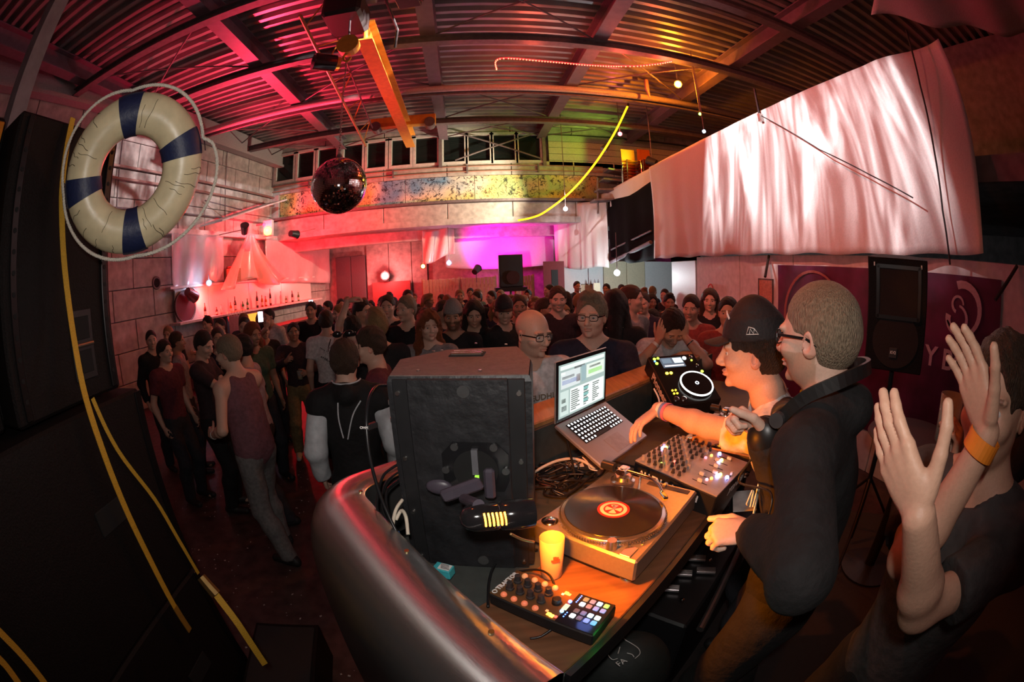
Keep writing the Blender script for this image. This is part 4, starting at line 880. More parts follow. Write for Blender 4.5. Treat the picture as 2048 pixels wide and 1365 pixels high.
# --- turntables
tt_body = mat('deck_silver', (.34,.30,.27), .32, metal=.75, bump=.02, scale=80, var=.06)
vinyl = mat('vinyl', (.012,.010,.010), .18, var=.05, spec=.6)
vn = vinyl.node_tree; wv_ = vn.nodes.new('ShaderNodeTexWave'); wv_.wave_type = 'RINGS'; wv_.rings_direction = 'Z'; wv_.inputs['Scale'].default_value = 160; tcv = vn.nodes.new('ShaderNodeTexCoord'); bpv = vn.nodes.new('ShaderNodeBump'); bpv.inputs['Strength'].default_value = .25; bpv.inputs['Distance'].default_value = .001
vn.links.new(tcv.outputs['Object'], wv_.inputs['Vector']); vn.links.new(wv_.outputs['Fac'], bpv.inputs['Height']); vn.links.new(bpv.outputs[0], vn.nodes['Principled BSDF'].inputs['Normal'])
plat_m = mat('platter_alu', (.62,.58,.54), .22, metal=.95, var=.05)
def turntable(label, loc, yaw, rec_label):
    t_ = thing('turntable', label, 'turntable', loc, yaw, 'turntables')
    obj('plinth', MB().box((0,0,.062), (.453,.353,.075), bev=.006), tt_body, t_); obj('lower_base', MB().box((0,0,.027), (.445,.345,.018), bev=.004), black_m, t_)
    for x in (-.19,.19):
        for y in (-.14,.14): obj('foot', MB().lathe([(.022,-.012),(.026,-.006),(.026,.018)], (x,y,0), n=18), plat_m, t_, smooth=True)
    px_, py_ = -.055, .0
    obj('platter', MB().lathe([(.166,.10),(.167,.104),(.1655,.112),(.163,.118),(.160,.120),(.02,.120)], (px_,py_,0), n=64), plat_m, t_, smooth=True, auto=40)
    dm = MB()
    for i in range(120):
        a = 2*math.pi*i/120
        for z in (.106,.1115): dm.box((px_+.1672*math.cos(a), py_+.1672*math.sin(a), z), (.003,.003,.003), RZ(a))
    o = obj('strobe_dots', dm, mat('dot_metal', (.25,.22,.2), .3, metal=.9), t_); o['kind'] = 'stuff'
    obj('record', MB().lathe([(.004,.1205),(.149,.1205),(.1505,.122),(.149,.1235),(.052,.1235),(.004,.1235)], (px_,py_,0), n=64), vinyl, t_, smooth=True, auto=30)
    ring_m = mat('label_red', (.55,.02,.01), .55); cream = mat('label_cream', (.72,.60,.44), .6)
    obj('record_label', MB().lathe([(.05,.1237),(.05,.1241),(.003,.1241)], (px_,py_,0), n=40), ring_m, t_)
    obj('label_ring', MB().lathe([(.031,.1243),(.042,.1243)], (px_,py_,0), n=40, cap=False), cream, t_)
    for k in range(4):
        a = k*math.pi/2 + .35; pts = [(0,0)] + [(.026*math.cos(a+q), .026*math.sin(a+q)) for q in np.linspace(-.5,.5,5)]
        obj('label_wedge', MB().add([(px_+.35*.0+x, py_+y, .1244) for x,y in pts], [tuple(range(6))]), cream, t_)
    obj('spindle', MB().cone((px_,py_,.12), (px_,py_,.136), .0036, n=10), chrome, t_)
    # tonearm
    ax_, ay_ = .155, .085
    obj('tonearm_base', MB().lathe([(.044,.10),(.044,.112),(.034,.116),(.030,.128)], (ax_,ay_,0), n=28), plat_m, t_, smooth=True, auto=40)
    obj('gimbal', MB().box((ax_,ay_,.146), (.05,.034,.022), bev=.004).cone((ax_,ay_,.12), (ax_,ay_,.16), .012, n=14), chrome, t_)
    arm = smoothpath([(ax_,ay_+.03,.150),(ax_-.002,ay_-.05,.150),(ax_-.008,ay_-.11,.149),(ax_-.035,ay_-.155,.146),(ax_-.062,ay_-.180,.140)], 6)
    obj('arm_tube', MB().tube(arm, .0052, 10), chrome, t_, smooth=True)
    obj('counterweight', MB().cone((ax_,ay_+.035,.150), (ax_+.002,ay_+.085,.150), .017, n=20), mat('weight_dark', (.05,.05,.05), .3, metal=.6), t_, smooth=False)
    hd_ = Vector((ax_-.062,ay_-.180,.138)); obj('headshell', MB().box(hd_+Vector((-.012,-.012,0)), (.016,.045,.008), RZ(rad(-46)), bev=.002), chrome, t_); obj('cartridge', MB().box(hd_+Vector((-.014,-.015,-.007)), (.014,.024,.012), RZ(rad(-46)), bev=.002), mat('cart_yellow', (.6,.42,.03), .4), t_)
    obj('arm_rest', MB().cone((ax_+.028,ay_-.055,.10), (ax_+.028,ay_-.055,.14), .005, n=8), chrome, t_)
    pf = obj('pitch_slot', MB().box((.198,-.075,.1005), (.024,.16,.003), bev=.001), mat('slot_dark', (.05,.04,.04), .5), t_); obj('pitch_fader', MB().box((.198,-.06,.106), (.02,.014,.010), bev=.002), plat_m, pf)
    ss_ = obj('start_button', MB().box((-.195,-.135,.101), (.05,.032,.004), bev=.001), plat_m, t_)
    obj('speed_button', MB().box((-.14,-.150,.101), (.02,.008,.003), bev=.001), plat_m, t_); obj('speed_button', MB().box((-.115,-.150,.101), (.02,.008,.003), bev=.001), plat_m, t_)
    pl2 = obj('strobe_tower', MB().cone((-.205,-.085,.10), (-.205,-.085,.128), .016, .013, n=18), plat_m, t_); obj('red_lens', MB().cone((-.2,-.08,.118), (-.192,-.072,.118), .006, n=8), glow('strobe', (1,.15,.02), 2), pl2)
    obj('adaptor_well', MB().lathe([(.026,.1),(.026,.102),(.012,.108)], (-.19,.14,0), n=24), chrome, t_, smooth=True)
    return t_
ZTT = HC - .725 - .10
turntable('silver turntable with a red and cream labelled record, beside the orange cup', (.437,1.10,ZTT), rad(41.3), 0)
t2c = atz(1463,862,HC-.72); tq = turntable('second turntable in shadow behind the mixer', (t2c.x,t2c.y,ZTT), rad(38), 1)
# --- mixer
mx_ = thing('dj_mixer', 'silver grey mixer crowded with knobs and faders', 'mixer', (.811,1.303,HC-.713), rot=(rad(7),0,rad(34)))
panel_g = mat('mixer_panel', (.40,.36,.35), .4, metal=.35, var=.08)
obj('chassis', MB().box((0,0,-.055), (.32,.358,.10), bev=.004), black_m, mx_); obj('face_plate', MB().box((0,0,-.002), (.318,.356,.006), bev=.001), panel_g, mx_)
text_part('maker_name', 'ALLEN & HEATH', .036, mat('print_white', (.75,.73,.7), .6), mx_, (-.1605,.02,-.045), (rad(90),0,rad(-90)), bold=.0012)
text_part('model_name', 'XONE:92', .040, mat('print_grey', (.35,.33,.32), .6), mx_, (.05,-.1795,-.05), (rad(90),0,0), shear=.25)
kn = MB().lathe([(.0075,0),(.0075,.004),(.0058,.005),(.0052,.017),(.004,.0175)], n=12).mesh('knob'); kn.materials.append(mat('knob_dark', (.035,.03,.03), .4))
kn2 = MB().lathe([(.009,0),(.008,.018),(.006,.019)], n=12).mesh('knob'); kn2.materials.append(mat('knob_grey', (.35,.3,.28), .4))
for i in range(8):
    x = -.135 + i*.0385
    for j in range(7 if i not in (3,4) else 6): inst('knob', kn if (i+j)%4 else kn2, mx_, (x, .158 - j*.027, .001))
for i in range(6):
    x = -.12 + i*.048; sl_ = obj('fader_slot', MB().box((x,-.085,.0015), (.003,.062,.001)), mat('void_black'), mx_); obj('fader_cap', MB().box((x,-.085+.02*math.sin(i*2.1),.009), (.010,.020,.014), bev=.002), mat('fader_white', (.62,.58,.58), .4), mx_)
obj('crossfader_slot', MB().box((0,-.160,.0015), (.07,.003,.001)), mat('void_black'), mx_); obj('fader_cap', MB().box((.012,-.160,.009), (.014,.010,.014), bev=.002), mat('fader_white'), mx_)
def led(x, y, c, s, r=.005, n_='led'): obj(n_, MB().ball((x,y,.004), r, 8, 5), glow('mx%d' % len(MATS), c, s), mx_, smooth=True)
for x, y, c, s, r in ((-.11,.09,(.75,1,.1),5,.004),(-.06,.06,(1,.08,.05),7,.005),(.0,.150,(.45,.42,1),14,.009),(.018,.146,(.9,1,.1),8,.006),(.075,-.075,(.5,.5,1),16,.009),(.092,-.08,(.95,.9,.1),10,.007),(-.035,-.12,(.5,.5,1),14,.009),(-.018,-.125,(.95,.85,.1),9,.007),(.135,-.05,(.3,.4,1),12,.008),(-.02,-.155,(.3,.4,1),12,.008),(.06,-.02,(1,.2,.25),3,.007),(.095,-.03,(1,.45,.1),3,.007),(-.07,-.11,(1,.3,.08),4,.007),(-.09,-.10,(1,.3,.35),3,.007)): led(x, y, c, s, r)
# --- laptop on a stand
LT = thing('laptop', 'open silver laptop showing music software with lit keys', 'laptop', (.505,1.515,HC-.622), rot=(rad(29),0,rad(41.3)))
lap_m = mat('laptop_alu', (.42,.37,.36), .3, metal=.7, var=.03)
obj('base', MB().box((0,0,-.008), (.364,.247,.016), bev=.004), lap_m, LT)
obj('keyboard_well', MB().box((0,.048,.0006), (.285,.108,.001)), mat('key_black', (.006,.006,.007), .5), LT)
key_me = MB().box((0,0,0), (.0165,.0145,.002), bev=.0008).mesh('key'); key_me.materials.append(mat('key_cap', (.010,.010,.011), .45))
leg_me = MB().box((0,0,0), (.0085,.0085,.0006)).mesh('key_legend'); leg_me.materials.append(glow('keylight', (.95,.97,1), 2.4))
for r_ in range(6):
    n_ = 14 if r_ < 5 else 9
    for k in range(n_):
        wd = 1 if r_ < 5 or k != 4 else 1
        x = -.1335 + k*.0205 if r_ < 5 else -.1335 + (k if k < 4 else k+5)*.0205
        kk = inst('key', key_me, LT, (x, .094 - r_*.0185, .0022)); inst('legend', leg_me, kk, (0,0,.0014))
obj('space_bar', MB().box((-.0105,.094-5*.0185,.0022), (.10,.0145,.002), bev=.0008), mat('key_cap'), LT)
obj('trackpad', MB().box((0,-.068,.0006), (.105,.076,.001)), mat('pad_alu', (.36,.31,.30), .35, metal=.6), LT)
sc = obj('screen_lid', MB().box((0,.118,0),(.001,.001,.001)), lap_m, LT)
LID = Matrix.Translation((0,.1235,.0)) @ Matrix.Rotation(rad(62),4,'X')
def onlid(name, mb, m, smooth=False, parent=LT): o = obj(name, mb, m, parent, smooth); o.matrix_local = LID; return o
bpy.data.objects.remove(sc)
onlid('screen_lid', MB().box((0,.120,-.004), (.364,.240,.007), bev=.003), lap_m)
onlid('screen_bezel', MB().box((0,.121,.0005), (.358,.234,.003), bev=.001), black_g)
def scr(name, x0, y0, x1, y1, col, s_, z=.0026):   # flat areas of the software window, in screen millimetres 0..1
    mb = MB().box((-.1655 + .331*(x0+x1)/2, .016 + .207*(y0+y1)/2, z), (.331*abs(x1-x0), .207*abs(y1-y0), .0006)); return onlid(name, mb, glow('scr_%d_%d_%d' % tuple(int(c*99) for c in col) + '%d' % int(s_*10), col, s_))
scr('display', 0,0,1,1,(.42,.55,.52),1.0,.0022)
for a_ in ((.03,.90,.97,.97,(.75,.82,.78)),(.04,.55,.42,.86,(.62,.68,.68)),(.56,.60,.97,.86,(.70,.78,.70)),(.06,.62,.36,.70,(.16,.20,.42)),(.06,.72,.30,.77,(.05,.06,.07)),(.60,.66,.92,.74,(.25,.62,.12)),(.62,.78,.88,.82,(.06,.07,.06)),(.34,.60,.42,.74,(.10,.04,.05)),(.45,.56,.54,.88,(.28,.40,.42)),(.22,.04,.97,.50,(.80,.88,.84)),(.03,.04,.19,.50,(.55,.66,.62)),(.05,.12,.15,.22,(.08,.10,.10)),(.05,.28,.13,.36,(.10,.13,.12)),(.30,.86,.52,.90,(.12,.14,.14)),(.04,.80,.12,.85,(.9,.9,.85))): scr('window_area', *a_[:4], a_[4], 1.25, .0028)
for r_ in range(10):
    y = .08 + r_*.04
    for x0, x1 in ((.24,.24+.10+.08*abs(math.sin(r_*1.7))),(.50,.56+.06*abs(math.sin(r_*2.3))),(.70,.76+.1*abs(math.sin(r_*.9)))): scr('list_line', x0, y, x1, y+.018, (.16,.20,.19), .6, .0032)
for k in range(3): scr('list_line', .50, .14+k*.12, .60, .20+k*.12, (.25,.55,.52), 1.0, .0033)
stn = thing('laptop_stand', 'black metal laptop stand under the laptop', 'stand', (.505,1.515,ZB), rad(41.3))
obj('stand_plate', MB().box((0,.0,HC-.640-ZB), (.30,.22,.006), Matrix.Rotation(rad(29),3,'X')), black_m, stn)
for s_ in (-1,1): obj('stand_leg', MB().tube([(s_*.13,-.10,HC-.70-ZB),(s_*.13,.10,HC-.60-ZB),(s_*.13,.04,.006),(s_*.13,-.12,.006)], .006, 8), black_m, stn)
nb = thing('note_card', 'orange card sticking out behind the laptop', 'card', atz(1094,835,ZT+.16)); obj('sheet', MB().box((.03,0,0), (.09,.06,.004), RZ(rad(30))), mat('card_orange', (.75,.32,.03), .6), nb); obj('fold', MB().box((.03,0,-.004), (.05,.05,.003), RZ(rad(34))), mat('card_orange'), nb)
# --- media player on a tilted stand
CD = thing('media_player', 'black media player with glowing jog wheel on a tilted stand', 'media player', (1.18,2.105,HC-.60), rot=(rad(28),0,rad(0)))
obj('body', MB().box((0,0,-.05), (.32,.405,.10), bev=.006), black_m, CD); obj('top_plate', MB().box((0,0,.001), (.312,.397,.004), bev=.001), black_g, CD)
text_part('maker_name', 'Pioneer', .070, mat('print_pink', (.75,.55,.5), .5), CD, (-.1605,-.02,-.045), (rad(90),0,rad(-90)), bold=.0015)
jc = (.045,-.075,0); obj('jog_wheel', MB().lathe([(.100,.0),(.100,.016),(.092,.022),(.03,.022)], jc, n=48), black_g, CD, smooth=True, auto=35)
obj('jog_ring', MB().torus((jc[0],jc[1],.020), .098, .005, 56, 8), glow('jogring', (.95,.97,.92), 2.6), CD, smooth=True)
obj('jog_display', MB().lathe([(.022,.0225),(.022,.0235)], jc, n=24), mat('jog_dark', (.01,.01,.012), .2), CD); obj('jog_mark', MB().torus((jc[0],jc[1],.0240), .010, .0022, 20, 6), glow('jogmark', (.8,.9,1), 4), CD)
obj('screen', MB().box((-.02,.135,.004), (.15,.085,.004)), glow('cdjscreen', (.10,.16,.22), .9), CD)
for x0,y0,w_,h_,c,s_ in ((.02,.148,.06,.045,(.75,.9,.9),1.6),(-.055,.148,.06,.04,(.18,.28,.36),1.0),(-.02,.104,.13,.012,(.85,.8,.82),1.3)): obj('screen_area', MB().box((x0,y0,.0066), (w_,h_,.0006)), glow('cs%d' % len(MATS), c, s_), CD)
for x,y,c,s_,r in ((-.125,.175,(.5,1,.05),5,.009),(-.10,.180,(.5,1,.05),4,.008),(-.125,.135,(.45,1,.05),5,.009),(-.13,.155,(.1,.25,1),4,.006),(.075,.165,(.95,.98,1),14,.012),(.115,.14,(.7,1,.05),5,.006),(-.095,.045,(1,.62,.03),13,.009),(-.068,.045,(1,.62,.03),13,.009),(-.118,-.095,(1,.6,.03),4,.006),(-.098,-.095,(1,.6,.03),4,.006),(-.118,-.120,(1,.6,.03),4,.006),(-.098,-.120,(1,.6,.03),4,.006),(.140,.035,(.6,1,.05),5,.009)): obj('lit_button', MB().lathe([(r,.002),(r,.007),(r*.6,.008)], (x,y,0), n=12), glow('cb%d' % len(MATS), c, s_), CD)
for x,y,r in ((-.12,-.16,.016),(-.075,-.165,.016),(.12,.17,.012),(.13,.09,.010)): obj('button', MB().lathe([(r,.002),(r,.008),(r*.7,.009)], (x,y,0), n=18), chrome, CD)
obj('pitch_fader', MB().box((.14,-.10,.006), (.014,.03,.012), bev=.002), black_g, CD)
cs_ = thing('player_stand', 'black sloping stand under the media player', 'stand', (1.18,2.105,ZT), 0)
zf, zb_ = HC-.60-.10-.19*math.sin(rad(28))*1.0 - ZT, HC-.60-.09+.19*math.sin(rad(28)) - ZT
for s_ in (-1,1): obj('stand_leg', MB().box((s_*.13,.12,zb_*.5-.03), (.03,.03,max(.05,zb_-.05))), black_m, cs_); obj('stand_leg', MB().box((s_*.13,-.14,max(.03,zf*.5-.02)), (.03,.03,max(.04,zf-.03))), black_m, cs_)
obj('cross_bar', MB().box((0,.12,.04), (.28,.02,.03)), black_m, cs_)
# --- controller
CT = thing('pad_controller', 'black controller with knobs and coloured lit pads in front of the cup', 'controller', (.149,.764,HC-.762), rad(-42.4))
obj('case', MB().box((0,0,-.022), (.294,.120,.040), bev=.004), black_m, CT); obj('face_plate', MB().box((-.045,0,-.001), (.20,.116,.003), bev=.0008), mat('ctl_brown', (.12,.055,.02), .4), CT)
obj('pad_plate', MB().box((.095,0,-.0005), (.10,.116,.003), bev=.0008), black_g, CT)
text_part('maker_name', 'TRAKTOR', .018, mat('print_white'), CT, (-.136,.004,.002), (0,0,rad(90)), bold=.0006); obj('logo_ring', MB().torus((-.136,-.048,.002), .006, .0015, 16, 5), mat('print_white'), CT)
pk = MB().lathe([(.0085,0),(.008,.010),(.0055,.012)], n=14); 
for i in range(4):
    x = -.105 + i*.031
    obj('lit_button', MB().ball((x-.004,.044,.003), .0085, 12, 8), mat('btn_salmon', (.75,.33,.16), .4, emit=(1,.35,.12), estr=.35), CT, smooth=True)
    obj('lit_button', MB().ball((x-.004,-.046,.003), .0085, 12, 8), mat('btn_red', (.75,.20,.11), .4, emit=(1,.22,.08), estr=.35), CT, smooth=True)
    for y in (.016,-.018): inst('knob', kn, CT, (x-.006,y,.002), scale=(1.5,1.5,1.4))
obj('encoder', MB().lathe([(.012,0),(.011,.016),(.008,.017)], (.016,-.002,.001), n=18), black_m, CT, smooth=True)
for x,y,c,s_,r in ((.018,.042,(1,.35,.03),6,.006),(.027,.040,(1,.15,.03),6,.005),(.012,.034,(1,.5,.2),3,.004),(.022,-.046,(1,.45,.03),7,.006),(.031,-.048,(1,.35,.03),9,.006),(.041,-.046,(1,.05,.03),6,.004),(.012,-.038,(1,.3,.1),2,.004)): obj('lit_button', MB().box((x,y,.002), (r*1.7,r*1.7,.003), bev=.0008), glow('tb%d' % len(MATS), c, s_), CT)
obj('display', MB().box((.043,-.004,.0015), (.013,.022,.002), bev=.0005), glow('tdisp', (.75,.8,.55), 1.2), CT); obj('lit_button', MB().ball((.043,-.022,.002), .005, 10, 6), glow('tblue', (.15,.45,1), 8), CT); obj('lit_button', MB().ball((.042,.018,.002), .005, 10, 6), glow('tblue2', (.1,.2,1), 8), CT)
for k in range(8): obj('led', MB().box((.056,.050-k*.0065 if k < 5 else -.012-(k-4)*.008,.002), (.003,.003,.001)), glow('bluedot', (.08,.2,1), 6), CT)
pc_ = [(.62,.30,.10,.9),(.75,.32,.35,.9),(.55,.75,1,2.2),(.55,.9,.18,1.0),(1,1,1,2.5),(.75,.25,.2,.9),(.38,.42,.85,.9),(.45,.45,.85,.9),(.25,.12,.10,.5),(.30,.26,.5,.6),(.5,.8,1,2.2),(.75,1,.75,3.0),(1,1,1,2.5),(.30,.16,.2,.5),(.3,.38,1,1.1),(.15,.45,.9,1.4)]
for j in range(4):
    for i in range(4):
        c = pc_[j*4+i]; obj('pad', MB().box((.073 + i*.0185, .042 - j*.0195 - (.008 if j > 1 else 0), .003), (.0135,.0145,.005), bev=.002), glow('pad%d' % (j*4+i), c[:3], c[3]), CT)
lamp('pad_green_light', 'POINT', CT.location + RZ(rad(-42.4)) @ Vector((.165,-.03,.02)), (.05,1,.12), .12, .01); lamp('pad_blue_light', 'POINT', CT.location + RZ(rad(-42.4)) @ Vector((.10,-.01,.035)), (.2,.3,1), .10, .02)
# --- cup
cpos = atz(1103,1150,ZB); cu = thing('plastic_cup', 'frosted orange lit plastic cup with a printed crest, half full', 'cup', cpos)
cm = mat('cup_frosted', (.78,.42,.18), .4, var=.04, trans=.2); cm.node_tree.nodes['Principled BSDF'].inputs['Subsurface Weight'].default_value = .0
ht = .138
obj('wall', MB().lathe([(.002,.003),(.029,.003),(.030,.006),(.0345,ht),(.0335,ht+.001),(.0325,ht),(.0285,.008),(.002,.008)], n=36), cm, cu, smooth=True, auto=50)
obj('drink', MB().lathe([(.0015,.009),(.0278,.009),(.0300,.052),(.0015,.052)], n=28), mat('drink', (.65,.42,.12), .2, trans=.2), cu, smooth=True, auto=50)
dv = (Vector((0,0,HC))-cpos); az_ = math.atan2(dv.y, dv.x)
for k,(a_,z,s_) in enumerate(((.30,.076,.010),(.12,.076,.010),(-.06,.076,.010),(.20,.086,.008),(.0,.088,.010),(-.2,.078,.007))):
    rr = .0335; c = (rr*math.cos(az_+.25+a_), rr*math.sin(az_+.25+a_), z); obj('crest_print', MB().box(c, (.0016,s_*.9,s_), RZ(az_+.25+a_)), mat('crest_red', (.40,.07,.02), .6), cu)
# --- cables
cab_m = mat('cable_black', (.010,.010,.011), .35); cab_w = mat('cable_cream', (.62,.55,.44), .45); cab_b = mat('cable_blue', (.03,.12,.4), .45)
def cable(label, pts, r, m, k=7, name='cable'):
    o = obj(name, MB().tube(smoothpath(pts, k), r, 8), m, None, smooth=True); return tag(o, label, 'cable')
cable('black cable arching from the loudspeaker side down over the counter', [atd(772,772,1.22), atd(752,775,1.18), atd(738,800,1.13), atd(733,845,1.10), atd(738,905,1.10), atd(752,965,1.12), atd(772,1020,1.14), atd(800,1075,1.14), atd(840,1120,1.10), atd(900,1175,1.05)], .0048, cab_m)
ph_ = thing('cable_plug', 'small black plug housing with white lettering on the arching cable', 'plug', atd(733,853,1.10)); pb = atd(733,853,1.10); pd_ = (atd(752,853,1.12)-pb).normalized()
obj('housing', MB().box(pd_*.016, (.036,.016,.016), RZ(math.atan2(pd_.y,pd_.x)), bev=.003), black_m, ph_); text_part('lettering', 'OHM', .010, mat('print_white'), ph_, Vector((-.004,-.012,0)), (rad(90),0,rad(-10)))
for k in range(3):
    cable(['black cable loop leaning on the counter corner','thin black cable loop behind the counter corner','black cable crossing the counter corner'][k], [atd(795+k*4,930+14*k,1.32), atd(768+9*k,950+10*k,1.30), atd(757+8*k,985,1.27), atd(755+10*k,1020,1.24), atd(775+8*k,1060,1.2)], .0045 if k != 1 else .0035, cab_m)
cable('cream cable loop standing beside the loudspeaker foot', [atd(805,1000,1.23), atd(792,1020,1.21), atd(786,1050,1.18), atd(790,1085,1.15)], .0052, cab_w); cable('second cream cable loop at the loudspeaker foot', [atd(792,1040,1.2), atd(803,1022,1.19), atd(812,1035,1.17), atd(816,1070,1.15)], .0052, cab_w)
cable('blue cable end at the loudspeaker foot', [atd(795,1065,1.16), atd(800,1085,1.14), atd(806,1110,1.12)], .006, cab_b)
bx2 = thing('paper_box', 'small turquoise and white printed box on the counter edge', 'box', atz(888,1148,ZT+.02)); b_ = atz(888,1148,ZT+.02)
obj('card', MB().box((0,0,.012), (.055,.035,.03), RZ(rad(-25)), bev=.002), mat('box_teal', (.05,.40,.45), .5), bx2); obj('paper_label', MB().box((.006,-.004,.0285), (.035,.026,.002), RZ(rad(-25))), mat('paper_white', (.7,.7,.68), .7), bx2)
for k in range(4): obj('print', MB().box((.006,-.012+.006*k,.0298), (.026,.002,.0006), RZ(rad(-25))), mat('ink', (.03,.02,.02), .8), bx2)
cable('black cable from the lamp over the table to the controller', [atz(1075,1100,ZB+.008), atz(1020,1110,ZB+.012), atz(990,1130,ZB+.01), atz(978,1165,ZB+.008), atz(976,1215,ZB+.006)], .004, cab_m); cable('thin black cable looping past the cup to the controller', [atz(1030,1145,ZB+.012), atz(1070,1140,ZB+.03), atz(1098,1150,ZB+.055), atz(1112,1180,ZB+.05), atz(1125,1215,ZB+.045), atz(1118,1245,ZB+.03), atz(1085,1272,ZB+.01), atz(1060,1278,ZB+.006)], .0032, cab_m)
st0 = RF(wid-.02,ZT+.10,.02); cable('orange lit bent rod below the lamp', [atd(1020,1068,.96), atd(1045,1080,.98), atd(1068,1085,1.0)], .0035, mat('rod_brass', (.5,.28,.12), .3, metal=.8), name='lamp_rod')
# tangle behind the turntable
tg = [('black','cable coil nearest the loudspeaker'),('black','cable coil in the middle of the tangle'),('black','cable coil beside the turntable'),('black','cable run under the laptop')]
names = ['thick black cable at the front of the tangle','black cable curling round the power strip','black cable rising over the tangle','black loop beside the gold plug','large black coil in the tangle','black cable running under the laptop corner','thin black cable across the tangle','black loop next to the turntable corner','low black cable along the table','black cable behind the white label','black cable ending at the jack plug','crossing black cable in the tangle']
for k, nm in enumerate(names):
    c = atz(1125 + rng.uniform(-35,35), 955 + rng.uniform(-28,28), ZB + .02); P_ = []; a0 = rng.uniform(0,6.28); rr = rng.uniform(.04,.10)
    for i in range(8): a_ = a0 + i*rng.uniform(.5,.85); P_.append(c + Vector((rr*1.5*math.cos(a_), rr*math.sin(a_), rng.uniform(-.008,.045))))
    cable(nm, P_, rng.uniform(.003,.005), cab_m)
cable('cream flat cable arching over the black tangle', [atz(1062,950,ZB+.02), atz(1085,935,ZB+.05), atz(1115,922,ZB+.07), atz(1145,918,ZB+.07), atz(1170,925,ZB+.06), atz(1190,940,ZB+.04)], .006, cab_w)
cable('thin white cable from the laptop into the tangle', [atz(1165,915,ZB+.07), atz(1175,925,ZB+.06), atz(1180,938,ZB+.05), atz(1195,942,ZB+.05)], .003, mat('cable_white', (.7,.68,.66), .4)); cable('thin white cable hanging by the media player', [atd(1308,778,2.0), atd(1318,800,1.95), atd(1316,825,1.85), atd(1295,842,1.75), atd(1275,845,1.7)], .004, mat('cable_white'))
pw = thing('power_adapter', 'white and black adapter lying under the laptop corner', 'adapter', atz(1112,895,ZB)); pr = RZ(rad(15)); obj('body', MB().box((.03,0,.025), (.11,.06,.045), pr, bev=.012), mat('adapter_white', (.68,.67,.66), .35), pw); obj('black_end', MB().box((-.04,-.01,.025), (.035,.062,.05), pr, bev=.01), black_m, pw)
lbx = thing('power_strip', 'power strip with a white label among the cables', 'power strip', atz(1148,945,ZB)); obj('body', MB().box((0,0,.018), (.16,.07,.036), RZ(rad(-5)), bev=.006), black_m, lbx); obj('white_label', MB().box((0,0,.037), (.075,.05,.002), RZ(rad(-5))), mat('paper_white'), lbx)
for k in range(2): obj('marking', MB().box((-.02+.04*k,0,.0385), (.004,.03,.0006), RZ(rad(25-50*k))), mat('ink'), lbx)
for k,(q,lab) in enumerate((((1078,955),'upper silver jack plug in the tangle'),((1090,972),'lower silver jack plug in the tangle'))):
    a_ = atz(q[0]-10,q[1]-3,ZB+.03); b_ = atz(q[0]+12,q[1]+4,ZB+.03); t_ = thing('jack_plug', lab, 'plug', a_); obj('barrel', MB().cone(a_, b_, .008, n=14), chrome, t_, world=True); obj('sleeve', MB().cone(b_, b_+(b_-a_).normalized()*.025, .007, .004, n=10), black_m, t_, world=True)
gp = thing('phono_plug', 'small gold plug shining in the cable tangle', 'plug', atz(1128,980,ZB+.02)); obj('tip', MB().cone((0,0,0), (.012,-.012,.002), .005, n=10), mat('gold', (.8,.6,.15), .2, metal=1), gp); obj('sleeve', MB().cone((-.02,.015,0), (0,0,0), .005, n=10), black_m, gp)
# --- below the table edge
rk = thing('rack_case', 'open black rack case with ribbed aluminium plates below the table edge', 'rack case', UV(1.55,.45,.33), PH)
obj('case_body', MB().box(UV(1.6,.47,.60), (.95,.40,.54), RB, bev=.01), black_m, rk, world=True)
for k,(x,y) in enumerate(((1393,1117),(1365,1147),(1338,1177),(1412,1142))):
    p = atz(x,y,.885); pl_ = obj('ribbed_plate', MB().box(p, (.085,.034,.012), RZ(rad(-28)), bev=.001), mat('plate_alu', (.5,.46,.46), .3, metal=.9), rk, world=True)
    for q in range(5): obj('rib', MB().box(p + RZ(rad(-28)) @ Vector((0,-.014+.007*q,.0075)), (.085,.003,.003), RZ(rad(-28))), mat('plate_alu'), pl_, world=True)
for x,y in ((1415,1065),(1388,1085),(1445,1045),(1475,1075),(1420,1120),(1365,1200)): p = atz(x,y,.93); obj('latch', MB().ball(p, (.010,.010,.007), 10, 6), chrome, rk, world=True)
obj('case_rail', MB().cone(atz(1500,1040,.93), atz(1400,1260,.86), .016, n=10), mat('rail_alu', (.3,.27,.27), .3, metal=.9), rk, world=True)
bg = thing('black_bag', 'black bag with thin white line drawing below the controller', 'bag', atz(1250,1290,.33)); bc = atz(1252,1282,1.0)
obj('bag_body', MB().ball(bc+Vector((.02,0,-.22)), (.17,.13,.22), 24, 16), mat('bag_black', (.012,.016,.015), .7, bump=.2, scale=20), bg, smooth=True, world=True)
lw = mat('line_white', (.5,.5,.48), .7)
for pp in ([(1213,1293),(1216,1310),(1225,1320),(1235,1318)],[(1228,1267),(1242,1270),(1250,1280),(1265,1289),(1277,1298),(1280,1308),(1270,1318)],[(1245,1250),(1252,1251),(1250,1262)],[(1240,1295),(1236,1308)],[(1254,1307),(1264,1310),(1268,1315)]):
    obj('drawn_line', MB().tube(smoothpath([atz(x,y,1.012) for x,y in pp], 5), .0014, 5), lw, bg, world=True)
text_part('lettering', 'FA', .03, lw, bg, atz(1243,1326,1.012), (0,0,rad(25)), world=True)
nt_ = thing('notebook', 'white spiral notebook leaning at the table edge beside the mixer', 'notebook', atz(1490,1000,1.2)); p = atz(1488,1002,1.17)
obj('page', MB().box(p, (.17,.10,.006), RZ(rad(58)) @ Matrix.Rotation(rad(-8),3,'X')), mat('paper_white'), nt_, world=True); p2_ = atz(1535,960,1.16); obj('page', MB().box(p2_, (.09,.06,.005), RZ(rad(40))), mat('paper_white'), nt_, world=True)
